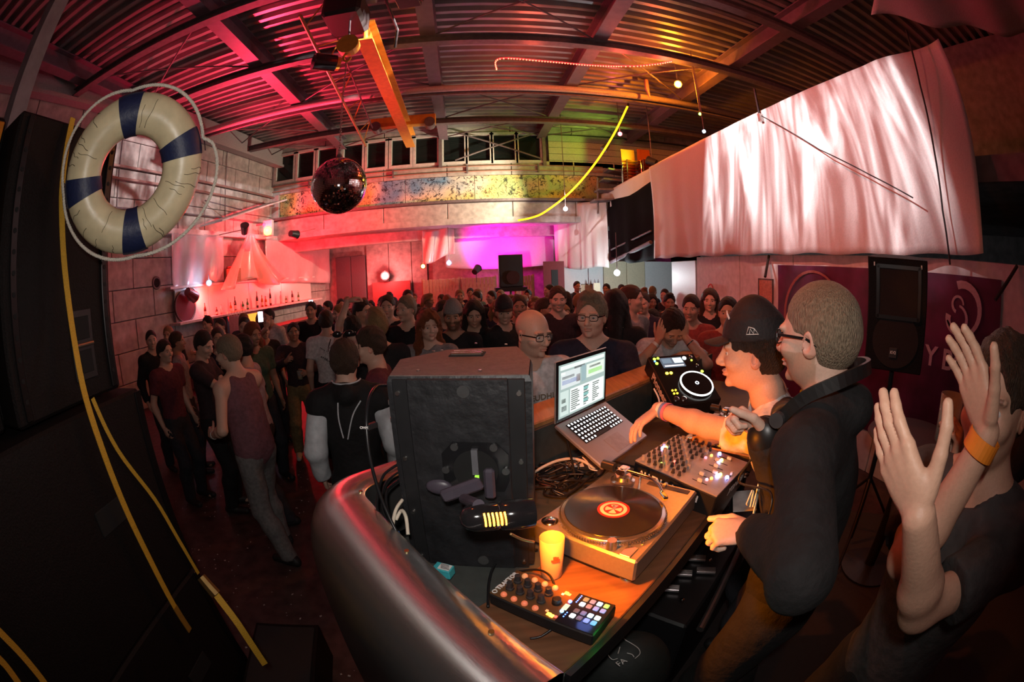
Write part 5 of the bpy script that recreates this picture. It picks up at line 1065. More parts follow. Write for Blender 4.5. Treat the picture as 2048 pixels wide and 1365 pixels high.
for k in range(8): obj('spiral_ring', MB().torus(p + RZ(rad(58)) @ Vector((-.075+.021*k,-.052,0)), .008, .0015, 10, 4, Matrix.Rotation(rad(90),3,'Y')), black_m, nt_, world=True)
pap = thing('paper_strip', 'twisted pale paper strip at the booth end', 'paper', atz(1200,1275,1.12)); obj('strip', MB().ribbon([atz(1220,1252,1.2), atz(1203,1272,1.18), atz(1192,1290,1.16)], .014, .002, [Vector((1,0,.3)),Vector((.4,.2,1)),Vector((1,.4,0))]), mat('paper_pink', (.5,.36,.3), .8), pap, world=True); obj('curl', MB().ribbon([atz(1192,1288,1.16), atz(1187,1292,1.155), atz(1195,1300,1.15)], .016, .002, Vector((0,0,1))), mat('paper_pink'), pap, world=True)
# --- loudspeaker on a stand at the right
RS = thing('stand_loudspeaker', 'black loudspeaker on a stand in front of the purple banner', 'loudspeaker', (2.142,1.278,HC-.177), rot=(rad(6.1),0,rad(-58)))
w_, d_, h_ = .38, .34, .60
ca = MB(); ring = [[(-w_/2,0),(w_/2,0),(w_/2-.02,d_*.6),(w_*.28,d_),(-w_*.28,d_),(-w_/2+.02,d_*.6)]]
obj('cabinet', MB().prism(ring[0], -h_/2, h_/2), cab, RS); obj('front_rim', MB().box((0,-.004,0), (w_,.02,h_), bev=.006), cab, RS)
gm = mat('grille_black'); obj('horn_grille', MB().box((.005,-.018,.125), (w_*.66,.010,h_*.42), bev=.004), gm, RS); mb = MB()
for s_ in (-1,1): mb.box((.005+s_*w_*.35,-.018,.125), (.02,.016,h_*.46)); mb.box((.005,-.018,.125+s_*h_*.22), (w_*.72,.016,.02))
obj('horn_frame', mb, mat('plate_black'), RS); obj('woofer_grille', MB().cone((0,-.012,-.13), (0,-.020,-.13), .15, n=32), gm, RS)
obj('badge', MB().box((-.01,-.024,-.195), (.05,.006,.055), bev=.002), mat('badge_dark', (.05,.05,.05), .3), RS); text_part('badge_lettering', 'KV2', .022, mat('print_white'), RS, (-.01,-.028,-.193), (rad(90),0,0), bold=.0006)
for s_ in (-1,1): obj('corner_mark', MB().box((s_*.15,-.016,.265), (.008,.004,.02)), mat('print_white'), RS)
obj('stand_pole', MB().cone((0,.15,-1.55), (0,.15,-.3), .018, n=12), black_m, RS); 
for k in range(3): a_ = k*2.09+.5; obj('stand_leg', MB().cone((0,.15,-1.05), (.40*math.cos(a_),.15+.40*math.sin(a_),-1.58), .011, n=8), black_m, RS)
dk = thing('round_table', 'dark round bar table under the right loudspeaker', 'table', (2.35,1.15,.33)); obj('table_top', MB().lathe([(.002,.92),(.31,.92),(.32,.93),(.31,.945),(.002,.945)], n=40), mat('table_dark', (.035,.02,.016), .35), dk, smooth=True, auto=40); obj('column', MB().cone((0,0,.02), (0,0,.92), .04, n=16), black_m, dk); obj('foot', MB().lathe([(.22,0),(.22,.015),(.05,.04)], n=28), black_m, dk)
# ================================================================== people: one smooth surface per body, grown from joints
def _n(v): v = np.asarray(v, float); return v/(np.linalg.norm(v)+1e-12)
def rx(a): c, s = math.cos(a), math.sin(a); return np.array([[1,0,0],[0,c,-s],[0,s,c]])
def ry(a): c, s = math.cos(a), math.sin(a); return np.array([[c,0,s],[0,1,0],[-s,0,c]])
def rz(a): c, s = math.cos(a), math.sin(a); return np.array([[c,-s,0],[s,c,0],[0,0,1]])
class Shape:
    def __init__(s): s.p = []
    def cone(s, a, b, ra, rb, k=.02, cut=None, sub=False, lim=None):
        a = np.asarray(a, float); b = np.asarray(b, float); m = max(ra, rb)
        s.p.append(('c', a, b, ra, rb, k, cut, sub, np.minimum(a,b)-m, np.maximum(a,b)+m)); return s
    def ell(s, c, r, R=None, k=.02, sub=False):
        c = np.asarray(c, float); r = np.asarray(r, float) if hasattr(r,'__len__') else np.array([r,r,r], float); R = np.eye(3) if R is None else R
        e = np.sqrt(((R*r)**2).sum(1)); s.p.append(('e', c, R, r, None, k, None, sub, c-e, c+e)); return s
    def bounds(s):
        q = [p for p in s.p if not p[7]]; return np.min([p[8] for p in q],0), np.max([p[9] for p in q],0)
def axis(lo, hi, step, fine):
    # coarse spacing with finer stretches (a, b, step)
    out = []; x = lo
    while x < hi:
        out.append(x); st = step
        for a, b, f in fine:
            if a - step*.5 <= x <= b: st = min(st, f)
        x += st
    out.append(x); return np.array(out, np.float32)
def nets(F, xs, ys, zs):
    ins = F < 0; A = (xs, ys, zs); dim = np.array(F.shape) - 1; ids = []; pos = []; quads = []
    for ax in range(3):
        s0 = [slice(None)]*3; s1 = [slice(None)]*3; s0[ax] = slice(0,-1); s1[ax] = slice(1,None)
        a = ins[tuple(s0)]; ijk = np.argwhere(a != ins[tuple(s1)])
        if len(ijk) == 0: continue
        o1, o2 = (ax+1)%3, (ax+2)%3
        ijk = ijk[(ijk[:,o1] > 0) & (ijk[:,o2] > 0) & (ijk[:,o1] < dim[o1]) & (ijk[:,o2] < dim[o2])]
        nx = ijk.copy(); nx[:,ax] += 1
        f0 = F[tuple(ijk.T)]; f1 = F[tuple(nx.T)]; t = f0/(f0-f1)
        P_ = np.stack([A[q][ijk[:,q]] for q in range(3)], 1); P_[:,ax] += t*(A[ax][nx[:,ax]] - A[ax][ijk[:,ax]])
        cs = []
        for d1, d2 in ((-1,-1),(0,-1),(0,0),(-1,0)):
            c = ijk.copy(); c[:,o1] += d1; c[:,o2] += d2; cs.append((c[:,0]*dim[1] + c[:,1])*dim[2] + c[:,2])
        cs = np.stack(cs, 1); fl = ~a[tuple(ijk.T)]; cs[fl] = cs[fl][:, ::-1]
        ids.append(cs.ravel()); pos.append(np.repeat(P_, 4, 0)); quads.append(cs)
    ids = np.concatenate(ids); pos = np.concatenate(pos); quads = np.concatenate(quads)
    u, inv = np.unique(ids, return_inverse=True); cnt = np.bincount(inv)
    Vt = np.stack([np.bincount(inv, pos[:,q])/cnt for q in range(3)], 1)
    return Vt, inv.reshape(-1,4)
def solidify(shape, step, fine=((),(),()), inflate=0.0, cuts=(), noise=0.0, nscale=1.0, seed=0.0, pad=.03):
    lo, hi = shape.bounds(); lo = lo - inflate - pad - step; hi = hi + inflate + pad + step
    xs, ys, zs = [axis(lo[i], hi[i], step, fine[i]) for i in range(3)]
    F = np.full((len(xs), len(ys), len(zs)), .2, np.float32)
    def block(l, h, m):
        sl = []
        for q, A in enumerate((xs, ys, zs)):
            sl.append(slice(max(0, np.searchsorted(A, l[q]-m)-1), min(len(A), np.searchsorted(A, h[q]+m)+1)))
        return tuple(sl)
    for kind, a, b, c, d, k, cut, sub, l, h in shape.p:
        m = k + .03 + inflate; sl = block(l, h, m)
        if any(q.stop - q.start < 1 for q in sl): continue
        X, Y, Z = xs[sl[0]][:,None,None], ys[sl[1]][None,:,None], zs[sl[2]][None,None,:]
        if kind == 'c':
            ba = b - a; L2 = float(ba @ ba) + 1e-12
            px, py, pz = X-a[0], Y-a[1], Z-a[2]; t = np.clip((px*ba[0]+py*ba[1]+pz*ba[2])/L2, 0, 1)
            D = np.sqrt((px-t*ba[0])**2 + (py-t*ba[1])**2 + (pz-t*ba[2])**2) - (c + (d-c)*t)
        else:
            R, r = b, c; px, py, pz = X-a[0], Y-a[1], Z-a[2]
            q = [(px*R[0,i]+py*R[1,i]+pz*R[2,i]) for i in range(3)]
            k0 = np.sqrt(sum((q[i]/r[i])**2 for i in range(3))); k1 = np.sqrt(sum((q[i]/r[i]**2)**2 for i in range(3))) + 1e-9
            D = k0*(k0-1)/k1
        if not sub: D = D - inflate
        if cut is not None:
            cp, cn = cut; D = np.maximum(D, (X-cp[0])*cn[0]+(Y-cp[1])*cn[1]+(Z-cp[2])*cn[2])
        G = F[sl]
        if sub:
            hh = np.clip(.5 - .5*(D+G)/k, 0, 1); F[sl] = G + (-D-G)*hh + k*hh*(1-hh)
        else:
            hh = np.clip(.5 + .5*(D-G)/k, 0, 1); F[sl] = D + (G-D)*hh - k*hh*(1-hh)
    if noise:
        X, Y, Z = xs[:,None,None]*nscale, ys[None,:,None]*nscale, zs[None,None,:]*nscale
        F += noise*(np.sin(X*31+Y*17+seed)*np.sin(Z*23-Y*13+seed*2) + .6*np.sin(X*57-Z*41+seed*3)*np.sin(Y*49+Z*29)).astype(np.float32)
    for cp, cn in cuts:
        F = np.maximum(F, ((xs-cp[0])*cn[0])[:,None,None] + ((ys-cp[1])*cn[1])[None,:,None] + ((zs-cp[2])*cn[2])[None,None,:])
    F[0]=F[-1]=.2; F[:,0]=F[:,-1]=.2; F[:,:,0]=F[:,:,-1]=.2
    return nets(F, xs, ys, zs)
def np_mesh(name, Vt, Q, m=None, tint=None):
    me = bpy.data.meshes.new(name); n, f = len(Vt), len(Q)
    me.vertices.add(n); me.vertices.foreach_set('co', Vt.astype(np.float32).ravel())
    me.loops.add(4*f); me.loops.foreach_set('vertex_index', Q.astype(np.int32).ravel())
    me.polygons.add(f); me.polygons.foreach_set('loop_start', np.arange(0,4*f,4,dtype=np.int32)); me.polygons.foreach_set('loop_total', np.full(f,4,np.int32))
    me.polygons.foreach_set('use_smooth', np.ones(f, bool)); me.update(calc_edges=True); me.validate()
    if m is not None: me.materials.append(m)
    if tint is not None and len(me.vertices) == n:
        ca = me.color_attributes.new('tint', 'FLOAT_COLOR', 'POINT'); ca.data.foreach_set('color', np.concatenate([tint, np.ones((n,1))],1).astype(np.float32).ravel())
    return me
def ik(a, t, l1, l2, pole):
    a, t = np.asarray(a,float), np.asarray(t,float); d = t-a; L = np.linalg.norm(d); L = min(L, (l1+l2)*.998); d = _n(d); t = a + d*L
    x = (l1*l1 - l2*l2 + L*L)/(2*L); h = math.sqrt(max(0, l1*l1-x*x)); p = np.asarray(pole,float); p = _n(p - d*(p@d)); return a + d*x + p*h, t
def hand(sh, w, d, n, right, curl=(12,18,10), thumb=.0, spread=5, sc=1.0, thumb_curl=20, each=None):
    # w wrist, d along the fingers, n out of the palm
    d = _n(d); n = _n(np.asarray(n) - d*(np.asarray(n)@d)); t = np.cross(d, n) if right else np.cross(n, d)
    B = np.stack([t, n, d], 1)
    sh.ell(w + d*.050*sc, (.037*sc,.0145*sc,.052*sc), B, .010)
    tips = []
    for i, (off, L, r, fwd) in enumerate(((.0285,.072,.0090,.090),(.0098,.080,.0093,.095),(-.0095,.074,.0088,.091),(-.0275,.058,.0078,.082))):
        k0 = w + (d*fwd + t*off)*sc; sh.cone(w + (d*.02 + t*off*.45)*sc, k0, .0125*sc, .0112*sc, .008)
        cc = each[i] if each else curl; fd = rz(0) @ _n(d + t*math.tan(rad(spread*(1.5-i)/1.5)))
        ang = 0; p = k0
        for j, (fr, c_) in enumerate(zip((.46,.30,.24), cc)):
            ang += rad(c_); dd = _n(fd*math.cos(ang) + n*math.sin(ang)); q = p + dd*L*fr*sc
            sh.cone(p, q, r*sc*(1-.06*j), r*sc*(.97-.07*j), .0035); p = q
        tips.append(p)
    b = w + (d*.022 + t*.024 + n*.008)*sc; td = _n(d*(.75-.2*thumb) + t*(.62+.3*thumb) + n*(.18+.25*thumb)); m1 = b + td*.046*sc
    sh.cone(b, m1, .0150*sc, .0115*sc, .008); a_ = rad(thumb_curl); td2 = _n(td*math.cos(a_) + (d*.75 - t*.35 + n*.35)*math.sin(a_)); m2 = m1 + td2*.034*sc; sh.cone(m1, m2, .0108*sc, .0098*sc, .004)
    m3 = m2 + _n(td2*.9 + d*.3)*.026*sc; sh.cone(m2, m3, .0098*sc, .0082*sc, .003); tips.append(m3)
    return tips
def head_shape(sh, c, R, s=1.0, ear=True, female=False, detail=True):
    f = lambda x,y,z: c + R @ (np.array([x,y,z])*s); E = lambda x,y,z,a,b,g,k=.02,sub=False,RR=None: sh.ell(f(x,y,z), np.array([a,b,g])*s, R if RR is None else R@RR, k*s, sub)
    E(0,-.016,.038,.0765,.096,.086,.02); E(0,.022,-.012,.064,.074,.082,.03); E(0,.034,-.078,.041 if not female else .035,.043,.036,.03); E(0,.0,-.055,.058,.06,.05,.03)
    for x in (-1,1):
        E(x*.040,.060,-.028,.024,.026,.022,.02); E(x*.028,.080,.021,.026,.014,.009,.012)
    sh.cone(f(0,.088,.010), f(0,.110,-.030), .0085*s, .0125*s, .012*s)
    if detail:
        for x in (-1,1): E(x*.0115,.099,-.036,.0085,.011,.0075,.006); E(x*.031,.104,-.001,.018,.022,.0115,.010,True)
        E(0,.0895,-.0585,.023,.0125,.0052,.005); E(0,.0880,-.0685,.020,.0125,.0060,.005); E(0,.102,-.0635,.024,.006,.0016,.004,True); E(0,.078,-.096,.018,.014,.014,.015)
    else:
        for x in (-1,1): E(x*.031,.106,-.001,.018,.022,.012,.010,True)
        E(0,.090,-.063,.022,.014,.010,.008)
    if ear:
        for x in (-1,1):
            RR = rz(x*rad(-24)) @ ry(x*rad(6)); E(x*.0765,-.010,-.010,.0085,.021,.032,.006,False,RR)
            if detail: E(x*.0845,-.002,-.008,.006,.0115,.019,.004,True,RR)
def fbox(p, e): return tuple((p[i]-e, p[i]+e) for i in range(3))
SKIN = lambda tone: mat('skin_%d' % tone, rough=.48, bump=.06, scale=160, var=.05, attr='tint', spec=.35)
TONES = [np.array((.56,.34,.25)), np.array((.50,.29,.20)), np.array((.36,.19,.12)), np.array((.60,.38,.29))]
class Person: pass
def pose(sp):
    """joints of a figure facing +Y, right hand on +X"""
    J = Person(); s = sp.get('h',1.78)/1.78; J.s = s; w = sp.get('w',1.0); J.w = w
    ln, sd, tw = rad(sp.get('lean',0)), rad(sp.get('side',0)), rad(sp.get('twist',0))
    Rm = ry(sd*.5) @ rx(-ln*.5); Rc = rz(tw) @ ry(sd) @ rx(-ln); J.Rm, J.Rc = Rm, Rc
    J.P = np.array([0,sp.get('hipy',-.0),.95*s - sp.get('drop',0)]); J.abd = J.P + Rm@np.array([0,.005,.15*s]); J.ch = J.P + Rm@np.array([0,0,.20*s]) + Rc@np.array([0,0,.155*s])
    J.nb = J.ch + Rc@np.array([0,-.012,.205*s]); J.sh = [J.ch + Rc@np.array([q*.178*s*w,-.01,.140*s]) for q in (1,-1)]
    hy, hp, hr = [rad(a) for a in sp.get('head',(0,0,0))]; J.Rh = rz(hy) @ rx(-hp) @ ry(hr)
    nd = _n(.55*Rc[:,2] + .45*J.Rh[:,2]); J.hc = J.nb + nd*.105*s + J.Rh@np.array([0,.028,.060])*s; J.hs = s*sp.get('hs',1.0)
    J.el, J.wr = [], []
    for i, q in enumerate((1,-1)):
        a = sp.get('arms',(None,None))[i]
        tgt = J.sh[i] + np.array([q*.07,.06,-.50])*s if a is None else np.asarray(a[0], float)
        pole = np.array([q*.35,-1,-.25]) if a is None or len(a) < 2 or a[1] is None else np.asarray(a[1], float)
        e, t = ik(J.sh[i], tgt, .285*s, .255*s, pole); J.el.append(e); J.wr.append(t)
    J.hip = [J.P + np.array([q*.088*s*w,0,-.03*s]) for q in (1,-1)]; J.an = []; J.kn = []
    for i, q in enumerate((1,-1)):
        t = np.asarray(sp.get('feet',((.11,.0),(-.11,.0)))[i]); t = np.array([t[0],t[1],.085*s])
        k, t = ik(J.hip[i], t, .44*s, .425*s, np.array([q*.12,1,0])); J.kn.append(k); J.an.append(t)
    return J
def body_shape(sp, J, fingers=True):
    S_ = Shape(); s, w, fat = J.s, J.w, sp.get('fat',1.0)
    S_.ell(J.P, np.array([.155*w,.108*fat,.125])*s, J.Rm, .05); S_.ell(J.abd, np.array([.138*w*fat,.100*fat,.17])*s, J.Rm, .06); S_.ell(J.ch, np.array([.162*w,.112*fat,.185])*s, J.Rc, .06)
    if sp.get('female'):
        for q in (1,-1): S_.ell(J.ch + J.Rc@np.array([q*.07,.085,.0])*s, .058*s, None, .03)
    S_.cone(J.sh[0], J.sh[1], .058*s, .058*s, .05)
    S_.cone(J.nb - J.Rc@np.array([0,0,.03]), J.hc - J.Rh@np.array([0,.03,.06])*s, .060*s, .053*s, .03)
    for i in (0,1): S_.cone(J.nb + np.array([0,0,.02]), J.sh[i], .045*s, .05*s, .04)
    for i in (0,1):
        S_.cone(J.sh[i], J.el[i], .051*s, .040*s, .025); m_ = J.el[i]*.72 + J.wr[i]*.28; S_.cone(J.el[i], m_, .040*s, .041*s, .02); S_.cone(m_, J.wr[i], .040*s, .0265*s, .02)
        S_.cone(J.hip[i], J.kn[i], .084*s*fat, .056*s, .04); cf = J.kn[i]*.7 + J.an[i]*.3 + np.array([0,-.012,0]); S_.cone(J.kn[i], cf, .053*s, .056*s, .03); S_.cone(cf, J.an[i], .054*s, .036*s, .03)
        S_.cone(J.an[i]+np.array([0,-.03,-.04]), J.an[i]+np.array([0,.13,-.05]), .032*s, .026*s, .02)
    head_shape(S_, J.hc, J.Rh, J.hs, female=sp.get('female',False), detail=sp.get('detail',False))
    J.tips = [None,None]
    for i, q in enumerate((1,-1)):
        hd = sp.get('hands',(None,None))[i]; fd = _n(J.wr[i]-J.el[i])
        kw = dict(d=fd, n=np.array([-q,.15,0]), curl=(22,28,15))
        if hd: kw.update(hd)
        kw['d'] = _n(kw['d']); J.tips[i] = hand(S_, J.wr[i], right=(i==0), sc=s*sp.get('hand_sc',1.0), **kw)
    return S_
def tint_body(sp, J, Vt):
    tone = TONES[sp.get('tone',0)]; c = np.tile(tone, (len(Vt),1)); q = (Vt - J.hc) @ J.Rh / J.hs
    hair = np.array(sp.get('hair_col',(.06,.035,.02)))
    x, y, z = np.abs(q[:,0]), q[:,1], q[:,2]; hd = (z > -.13) & (np.abs(q).max(1) < .16)
    lip = hd & (x < .024) & (y > .084) & (z < -.054) & (z > -.075); c[lip] = tone*np.array((.95,.74,.74))
    br = hd & (x > .010) & (x < .047) & (y > .062) & (z > .0165) & (z < .0265); c[br] = .35*tone + .65*hair
    er = hd & (x > .072) & (np.abs(z+.01) < .04); c[er] = tone*np.array((1.05,.82,.80))
    bd = sp.get('beard',0)
    if bd:
        b = hd & (z < -.030) & (y > -.02) & ~lip & ~((np.abs(z+.045) < .018) & (x < .012)); c[b] = (1-bd)*c[b] + bd*np.array(sp.get('beard_col', sp.get('hair_col',(.06,.035,.02))))
    return c
def hair_shape(sp, J):
    st = sp.get('hair','short'); S_ = Shape(); s = J.hs; R = J.Rh; f = lambda x,y,z: J.hc + R@(np.array([x,y,z])*s)
    th = dict(short=.009, buzz=.0045, quiff=.011, long=.016, bob=.018, curly=.03).get(st,.011)
    S_.ell(f(0,-.016,.038), np.array([.0765+th,.096+th,.086+th])*s, R, .01)
    S_.ell(f(0,-.028,-.005), np.array([.072+th,.082+th,.078])*s, R, .03)
    if st == 'quiff': S_.ell(f(0,.035,.118), np.array([.055,.055,.030])*s, R, .03)
    # carve the face away
    S_.ell(f(0,.122,-.030), np.array([.080,.088,.116])*s, R, .010, True)
    for q in (-1,1): S_.ell(f(q*.085,.030,-.055), np.array([.045,.060,.068])*s, R, .012, True)
    if st in ('long','curly','bob'):
        L = .34 if st != 'bob' else .14
        for q in (-1,1):
            S_.cone(f(q*.068,-.03,.03), f(q*.095,-.02,-.02-L*.45), .034*s, .042*s, .03); S_.cone(f(q*.095,-.02,-.02-L*.45), f(q*.10,.02,-.02-L), .042*s, .022*s, .03)
        S_.cone(f(0,-.07,.0), f(0,-.10,-.02-L), .06*s, .05*s, .04)
    else:
        S_.ell(f(0,.0,-.135), np.array([.14,.16,.060])*s, R, .012, True)
    return S_, th
def shirt_shape(sp, J):
    k = sp.get('shirt','tee'); S_ = Shape(); s, w, fat = J.s, J.w, sp.get('fat',1.0); loose = sp.get('loose',1.0)
    S_.ell(J.P + np.array([0,0,.02]), np.array([.150*w*loose,.106*fat*loose,.13])*s, J.Rm, .05); S_.ell(J.abd, np.array([.142*w*fat*loose,.102*fat*loose,.17])*s, J.Rm, .06); S_.ell(J.ch, np.array([.164*w,.114*fat,.185])*s, J.Rc, .06)
    if sp.get('female'):
        for q in (1,-1): S_.ell(J.ch + J.Rc@np.array([q*.07,.085,.0])*s, .058*s, None, .03)
    if k != 'tank': S_.cone(J.sh[0], J.sh[1], .058*s, .058*s, .05)
    else: S_.cone(J.sh[0]*.72+J.sh[1]*.28, J.sh[1]*.72+J.sh[0]*.28, .060*s, .060*s, .05)
    for i in (0,1):
        if k == 'tank': continue
        S_.cone(J.nb - J.Rc@np.array([0,0,.005]), J.sh[i], .040*s, .052*s, .04)
        fr = sp.get('sleeve', .62 if k == 'tee' else 2)
        if fr <= 1: e = J.sh[i]*(1-fr)+J.el[i]*fr; d = _n(J.el[i]-J.sh[i]); S_.cone(J.sh[i], J.el[i], .055*s, .053*s*(1.04), .03, cut=(e, d))
        else:
            S_.cone(J.sh[i], J.el[i], .056*s, .050*s, .03); e = J.wr[i]*.97+J.el[i]*.03; d = _n(J.wr[i]-J.el[i]); S_.cone(J.el[i], J.wr[i], .049*s, .037*s, .03, cut=(e, d))
    if k in ('hoodie','jacket'):
        S_.cone(J.nb + J.Rc@np.array([.075,.0,.0])*s, J.nb + J.Rc@np.array([0,-.075,-.005])*s, .034*s, .038*s, .03); S_.cone(J.nb + J.Rc@np.array([-.075,.0,.0])*s, J.nb + J.Rc@np.array([0,-.075,-.005])*s, .034*s, .038*s, .03)
    nk = J.nb + J.Rc@np.array([0,.02,.05]); S_.cone(J.nb + J.Rc@np.array([0,.012,-.012])*s, nk + J.Rc@np.array([0,.05,.14]), .062*s if k != 'tank' else .080*s, .085*s, .012, sub=True)
    if k == 'vneck': S_.cone(J.nb + J.Rc@np.array([0,.08,.02])*s, J.nb + J.Rc@np.array([0,.15,-.10])*s, .045*s, .012*s, .012, sub=True)
    hem = J.P + J.Rm@np.array([0,0,sp.get('hem',-.07)])*s
    return S_, [(hem, -J.Rm[:,2])]
def trouser_shape(sp, J):
    S_ = Shape(); s, fat = J.s, sp.get('fat',1.0); S_.ell(J.P, np.array([.157*J.w,.110*fat,.125])*s, J.Rm, .05)
    for i in (0,1):
        e = J.an[i] + np.array([0,0,-.015]); S_.cone(J.hip[i], J.kn[i], .086*s*fat, .066*s, .04); S_.cone(J.kn[i], J.an[i]*.35+J.kn[i]*.65+np.array([0,-.012,0]), .065*s, .066*s, .03); S_.cone(J.kn[i]*.65+J.an[i]*.35+np.array([0,-.012,0]), J.an[i]+np.array([0,0,-.03]), .066*s, .052*s, .03, cut=(e, np.array([0,0,-1.0])))
    return S_, [(J.P + np.array([0,0,.07*s]), np.array([0,0,1.0]))]
def shoe_mesh(s, m):
    S_ = Shape(); S_.cone((0,-.055,.045),(0,.03,.05),.042*s,.042*s,.02); S_.cone((0,.03,.045),(0,.165,.035),.043*s,.034*s,.02); S_.cone((0,-.03,.06),(0,-.02,.11),.040*s,.042*s,.02, cut=(np.array([0,0,.10]),np.array([0,0,1.])))
    return np_mesh('shoe', *solidify(S_, .011, cuts=[(np.array([0,0,.006]),np.array([0,0,-1.]))]), m)
PAL = dict(black=(.0075,.007,.0075), white=(.60,.57,.56), grey=(.22,.20,.20), navy=(.018,.016,.034), maroon=(.11,.020,.030), pinktank=(.155,.062,.075), darktee=(.028,.014,.017), khaki=(.19,.13,.055), jean=(.09,.09,.10), darkjean=(.02,.02,.026), stone=(.15,.14,.135), redtee=(.25,.04,.03), green=(.05,.08,.045), lilac=(.3,.26,.28), darkgrey=(.045,.042,.042))
def cloth(name, kind='cloth'):
    return mat(kind + '_' + name, PAL[name], .85, bump=.35, scale=35, var=.22)
HAIRC = dict(black=(.010,.008,.007), brown=(.050,.026,.014), dark=(.022,.013,.009), blond=(.26,.155,.065), red=(.20,.055,.018), ash=(.24,.175,.115), grey=(.2,.18,.16))
def hair_mat(n): return mat('hair_' + n, HAIRC[n], .6, bump=.8, scale=330, var=.45, stretch=(1,1,.25))
def place_head(sp, px, py, d, face, z=0.0):
    # stand the figure so that its eyes meet a sight line at horizontal distance d; its height follows
    r = ray(px, py); r = r/math.hypot(r[0], r[1])*d; zt = HC + r[2]
    for _ in range(5):
        J = pose(sp); sp['h'] = min(2.02, max(1.52, sp.get('h',1.78)*(zt - z)/J.hc[2]))
    J = pose(sp); o = RZ(-rad(face)) @ Vector(J.hc); return (r[0]-o.x, r[1]-o.y)
def person(sp, label, loc, face, z=0.0, group=None):
    """face: compass heading in degrees (0 = +Y, clockwise)"""
    hero = sp.get('hero',0); sp['hair_col'] = HAIRC[sp.get('hairc','brown')]; sp.setdefault('detail', True)
    J = pose(sp); t_ = thing('person', label, 'person', (loc[0],loc[1],z), -rad(face), group)
    B = body_shape(sp, J)
    hs = {0:.0085,1:.0055,2:.0036}[hero]; cs_ = {0:.020,1:.016,2:.012}[hero]; fine = [[],[],[]]
    for i, (a, b) in enumerate(fbox(J.hc, .13*J.hs)): fine[i].append((a, b, hs))
    hf = sp.get('hand_step', {0:None,1:.0055,2:.0042}[hero])
    if hf:
        for i in sp.get('fine_hands',(0,1)):
            pts_ = np.array(J.tips[i] + [J.wr[i]]); lo, hi = pts_.min(0)-.02, pts_.max(0)+.02
            for q in range(3): fine[q].append((lo[q], hi[q], hf))
    Vt, Q = solidify(B, cs_, fine)
    body = obj('body', np_mesh('body', Vt, Q, SKIN(sp.get('tone',0)), tint_body(sp, J, Vt)), None, t_)
    st_ = sp.get('hair','short')
    if st_ not in ('bald','none'):
        H, th = hair_shape(sp, J); fh = [[fb + (hs*1.15,)] for fb in fbox(J.hc, .2*J.hs)]
        obj('hair', np_mesh('hair', *solidify(H, .02, fh, noise=(.0006 if st_ == 'buzz' else .0028) if th < .02 else .007, nscale=4 if th < .02 else 2.4, seed=len(bpy.data.meshes)), hair_mat(sp.get('hairc','brown'))), None, t_)
    SS, cuts = shirt_shape(sp, J); ct_ = {0:.019,1:.011,2:.010}[hero]
    so = obj('shirt' if sp.get('shirt','tee') not in ('jacket','hoodie') else sp['shirt'], np_mesh('shirt', *solidify(SS, ct_, inflate=.011 + .004*sp.get('puff',0) + (.008 if sp.get('shirt') == 'tank' else 0), cuts=cuts, noise=.0035, nscale=.8, seed=len(bpy.data.meshes)), sp.get('shirt_mat') or cloth(sp.get('top','black'))), None, t_)
    TS, tc_ = trouser_shape(sp, J); obj('trousers', np_mesh('trousers', *solidify(TS, max(.016,ct_), inflate=.016, cuts=tc_, noise=.004, nscale=.7, seed=3), cloth(sp.get('legs','darkjean'))), None, t_)
    sm = sp.get('shoe_mesh') or SHOES[sp.get('shoes','black')]
    for i, q in enumerate((1,-1)): inst('shoe', sm, t_, (J.an[i][0], J.an[i][1], 0), (0,0,-q*.12))
    if sp['detail']:
        for q in (1,-1): e_ = inst('eye', EYE, t_, Vector(J.hc + J.Rh@(np.array([q*.031,.0745,-.001])*J.hs))); e_.rotation_euler = Matrix(J.Rh.tolist()).to_euler(); e_.scale = (J.hs, J.hs, J.hs*.72)
    if sp.get('glasses'): glasses(t_, J, sp['glasses'])
    if sp.get('cap'): cap(t_, J, sp['cap'])
    J.obj = t_; J.M = Matrix.Translation((loc[0],loc[1],z)) @ Matrix.Rotation(-rad(face),4,'Z')
    return t_, J
SHOES = {k: shoe_mesh(1.0, mat('shoe_' + k, c, .6, bump=.1)) for k, c in (('black',(.014,.013,.013)),('white',(.50,.46,.38)))}
_e = MB().ball((0,0,0), .0128, 14, 10); EYE = _e.mesh('eye', True); EYE.materials.append(mat('eye_white', (.62,.58,.55), .2)); EYE.materials.append(mat('eye_iris', (.02,.014,.010), .15))
for p_ in EYE.polygons:
    if p_.center.y > .0102: p_.material_index = 1
def glasses(t_, J, m):
    s = J.hs; f = lambda x,y,z: Vector(J.hc + J.Rh@(np.array([x,y,z])*s)); g = obj('glasses', MB().tube([f(-.010,.102,.006), f(0,.105,.009), f(.010,.102,.006)], .0022*s, 6), m, t_)
    for q in (1,-1):
        pts = []
        for a in np.linspace(0, 2*math.pi, 20, endpoint=False):
            ca, sa = math.cos(a), math.sin(a); pts.append(f(q*.0335 + .0235*math.copysign(abs(ca)**.6, ca), .099 - .010*abs(math.copysign(abs(ca)**.6, ca)*q + .4)*.6, .000 + .0165*math.copysign(abs(sa)**.6, sa)))
        obj('rim', MB().tube(pts, .0021*s, 6, closed=True), m, g); c = sum(pts, Vector())/len(pts); obj('lens', MB().add(pts, [tuple(range(len(pts)))]), mat('lens_clear', (.7,.7,.7), .03, alpha=.12), g)
        obj('temple', MB().ribbon([f(q*.058,.088,.006), f(q*.074,.05,.006), f(q*.080,.0,.003), f(q*.078,-.03,-.012)], .006*s, .0028*s, Vector(J.Rh[:,2])), m, g)
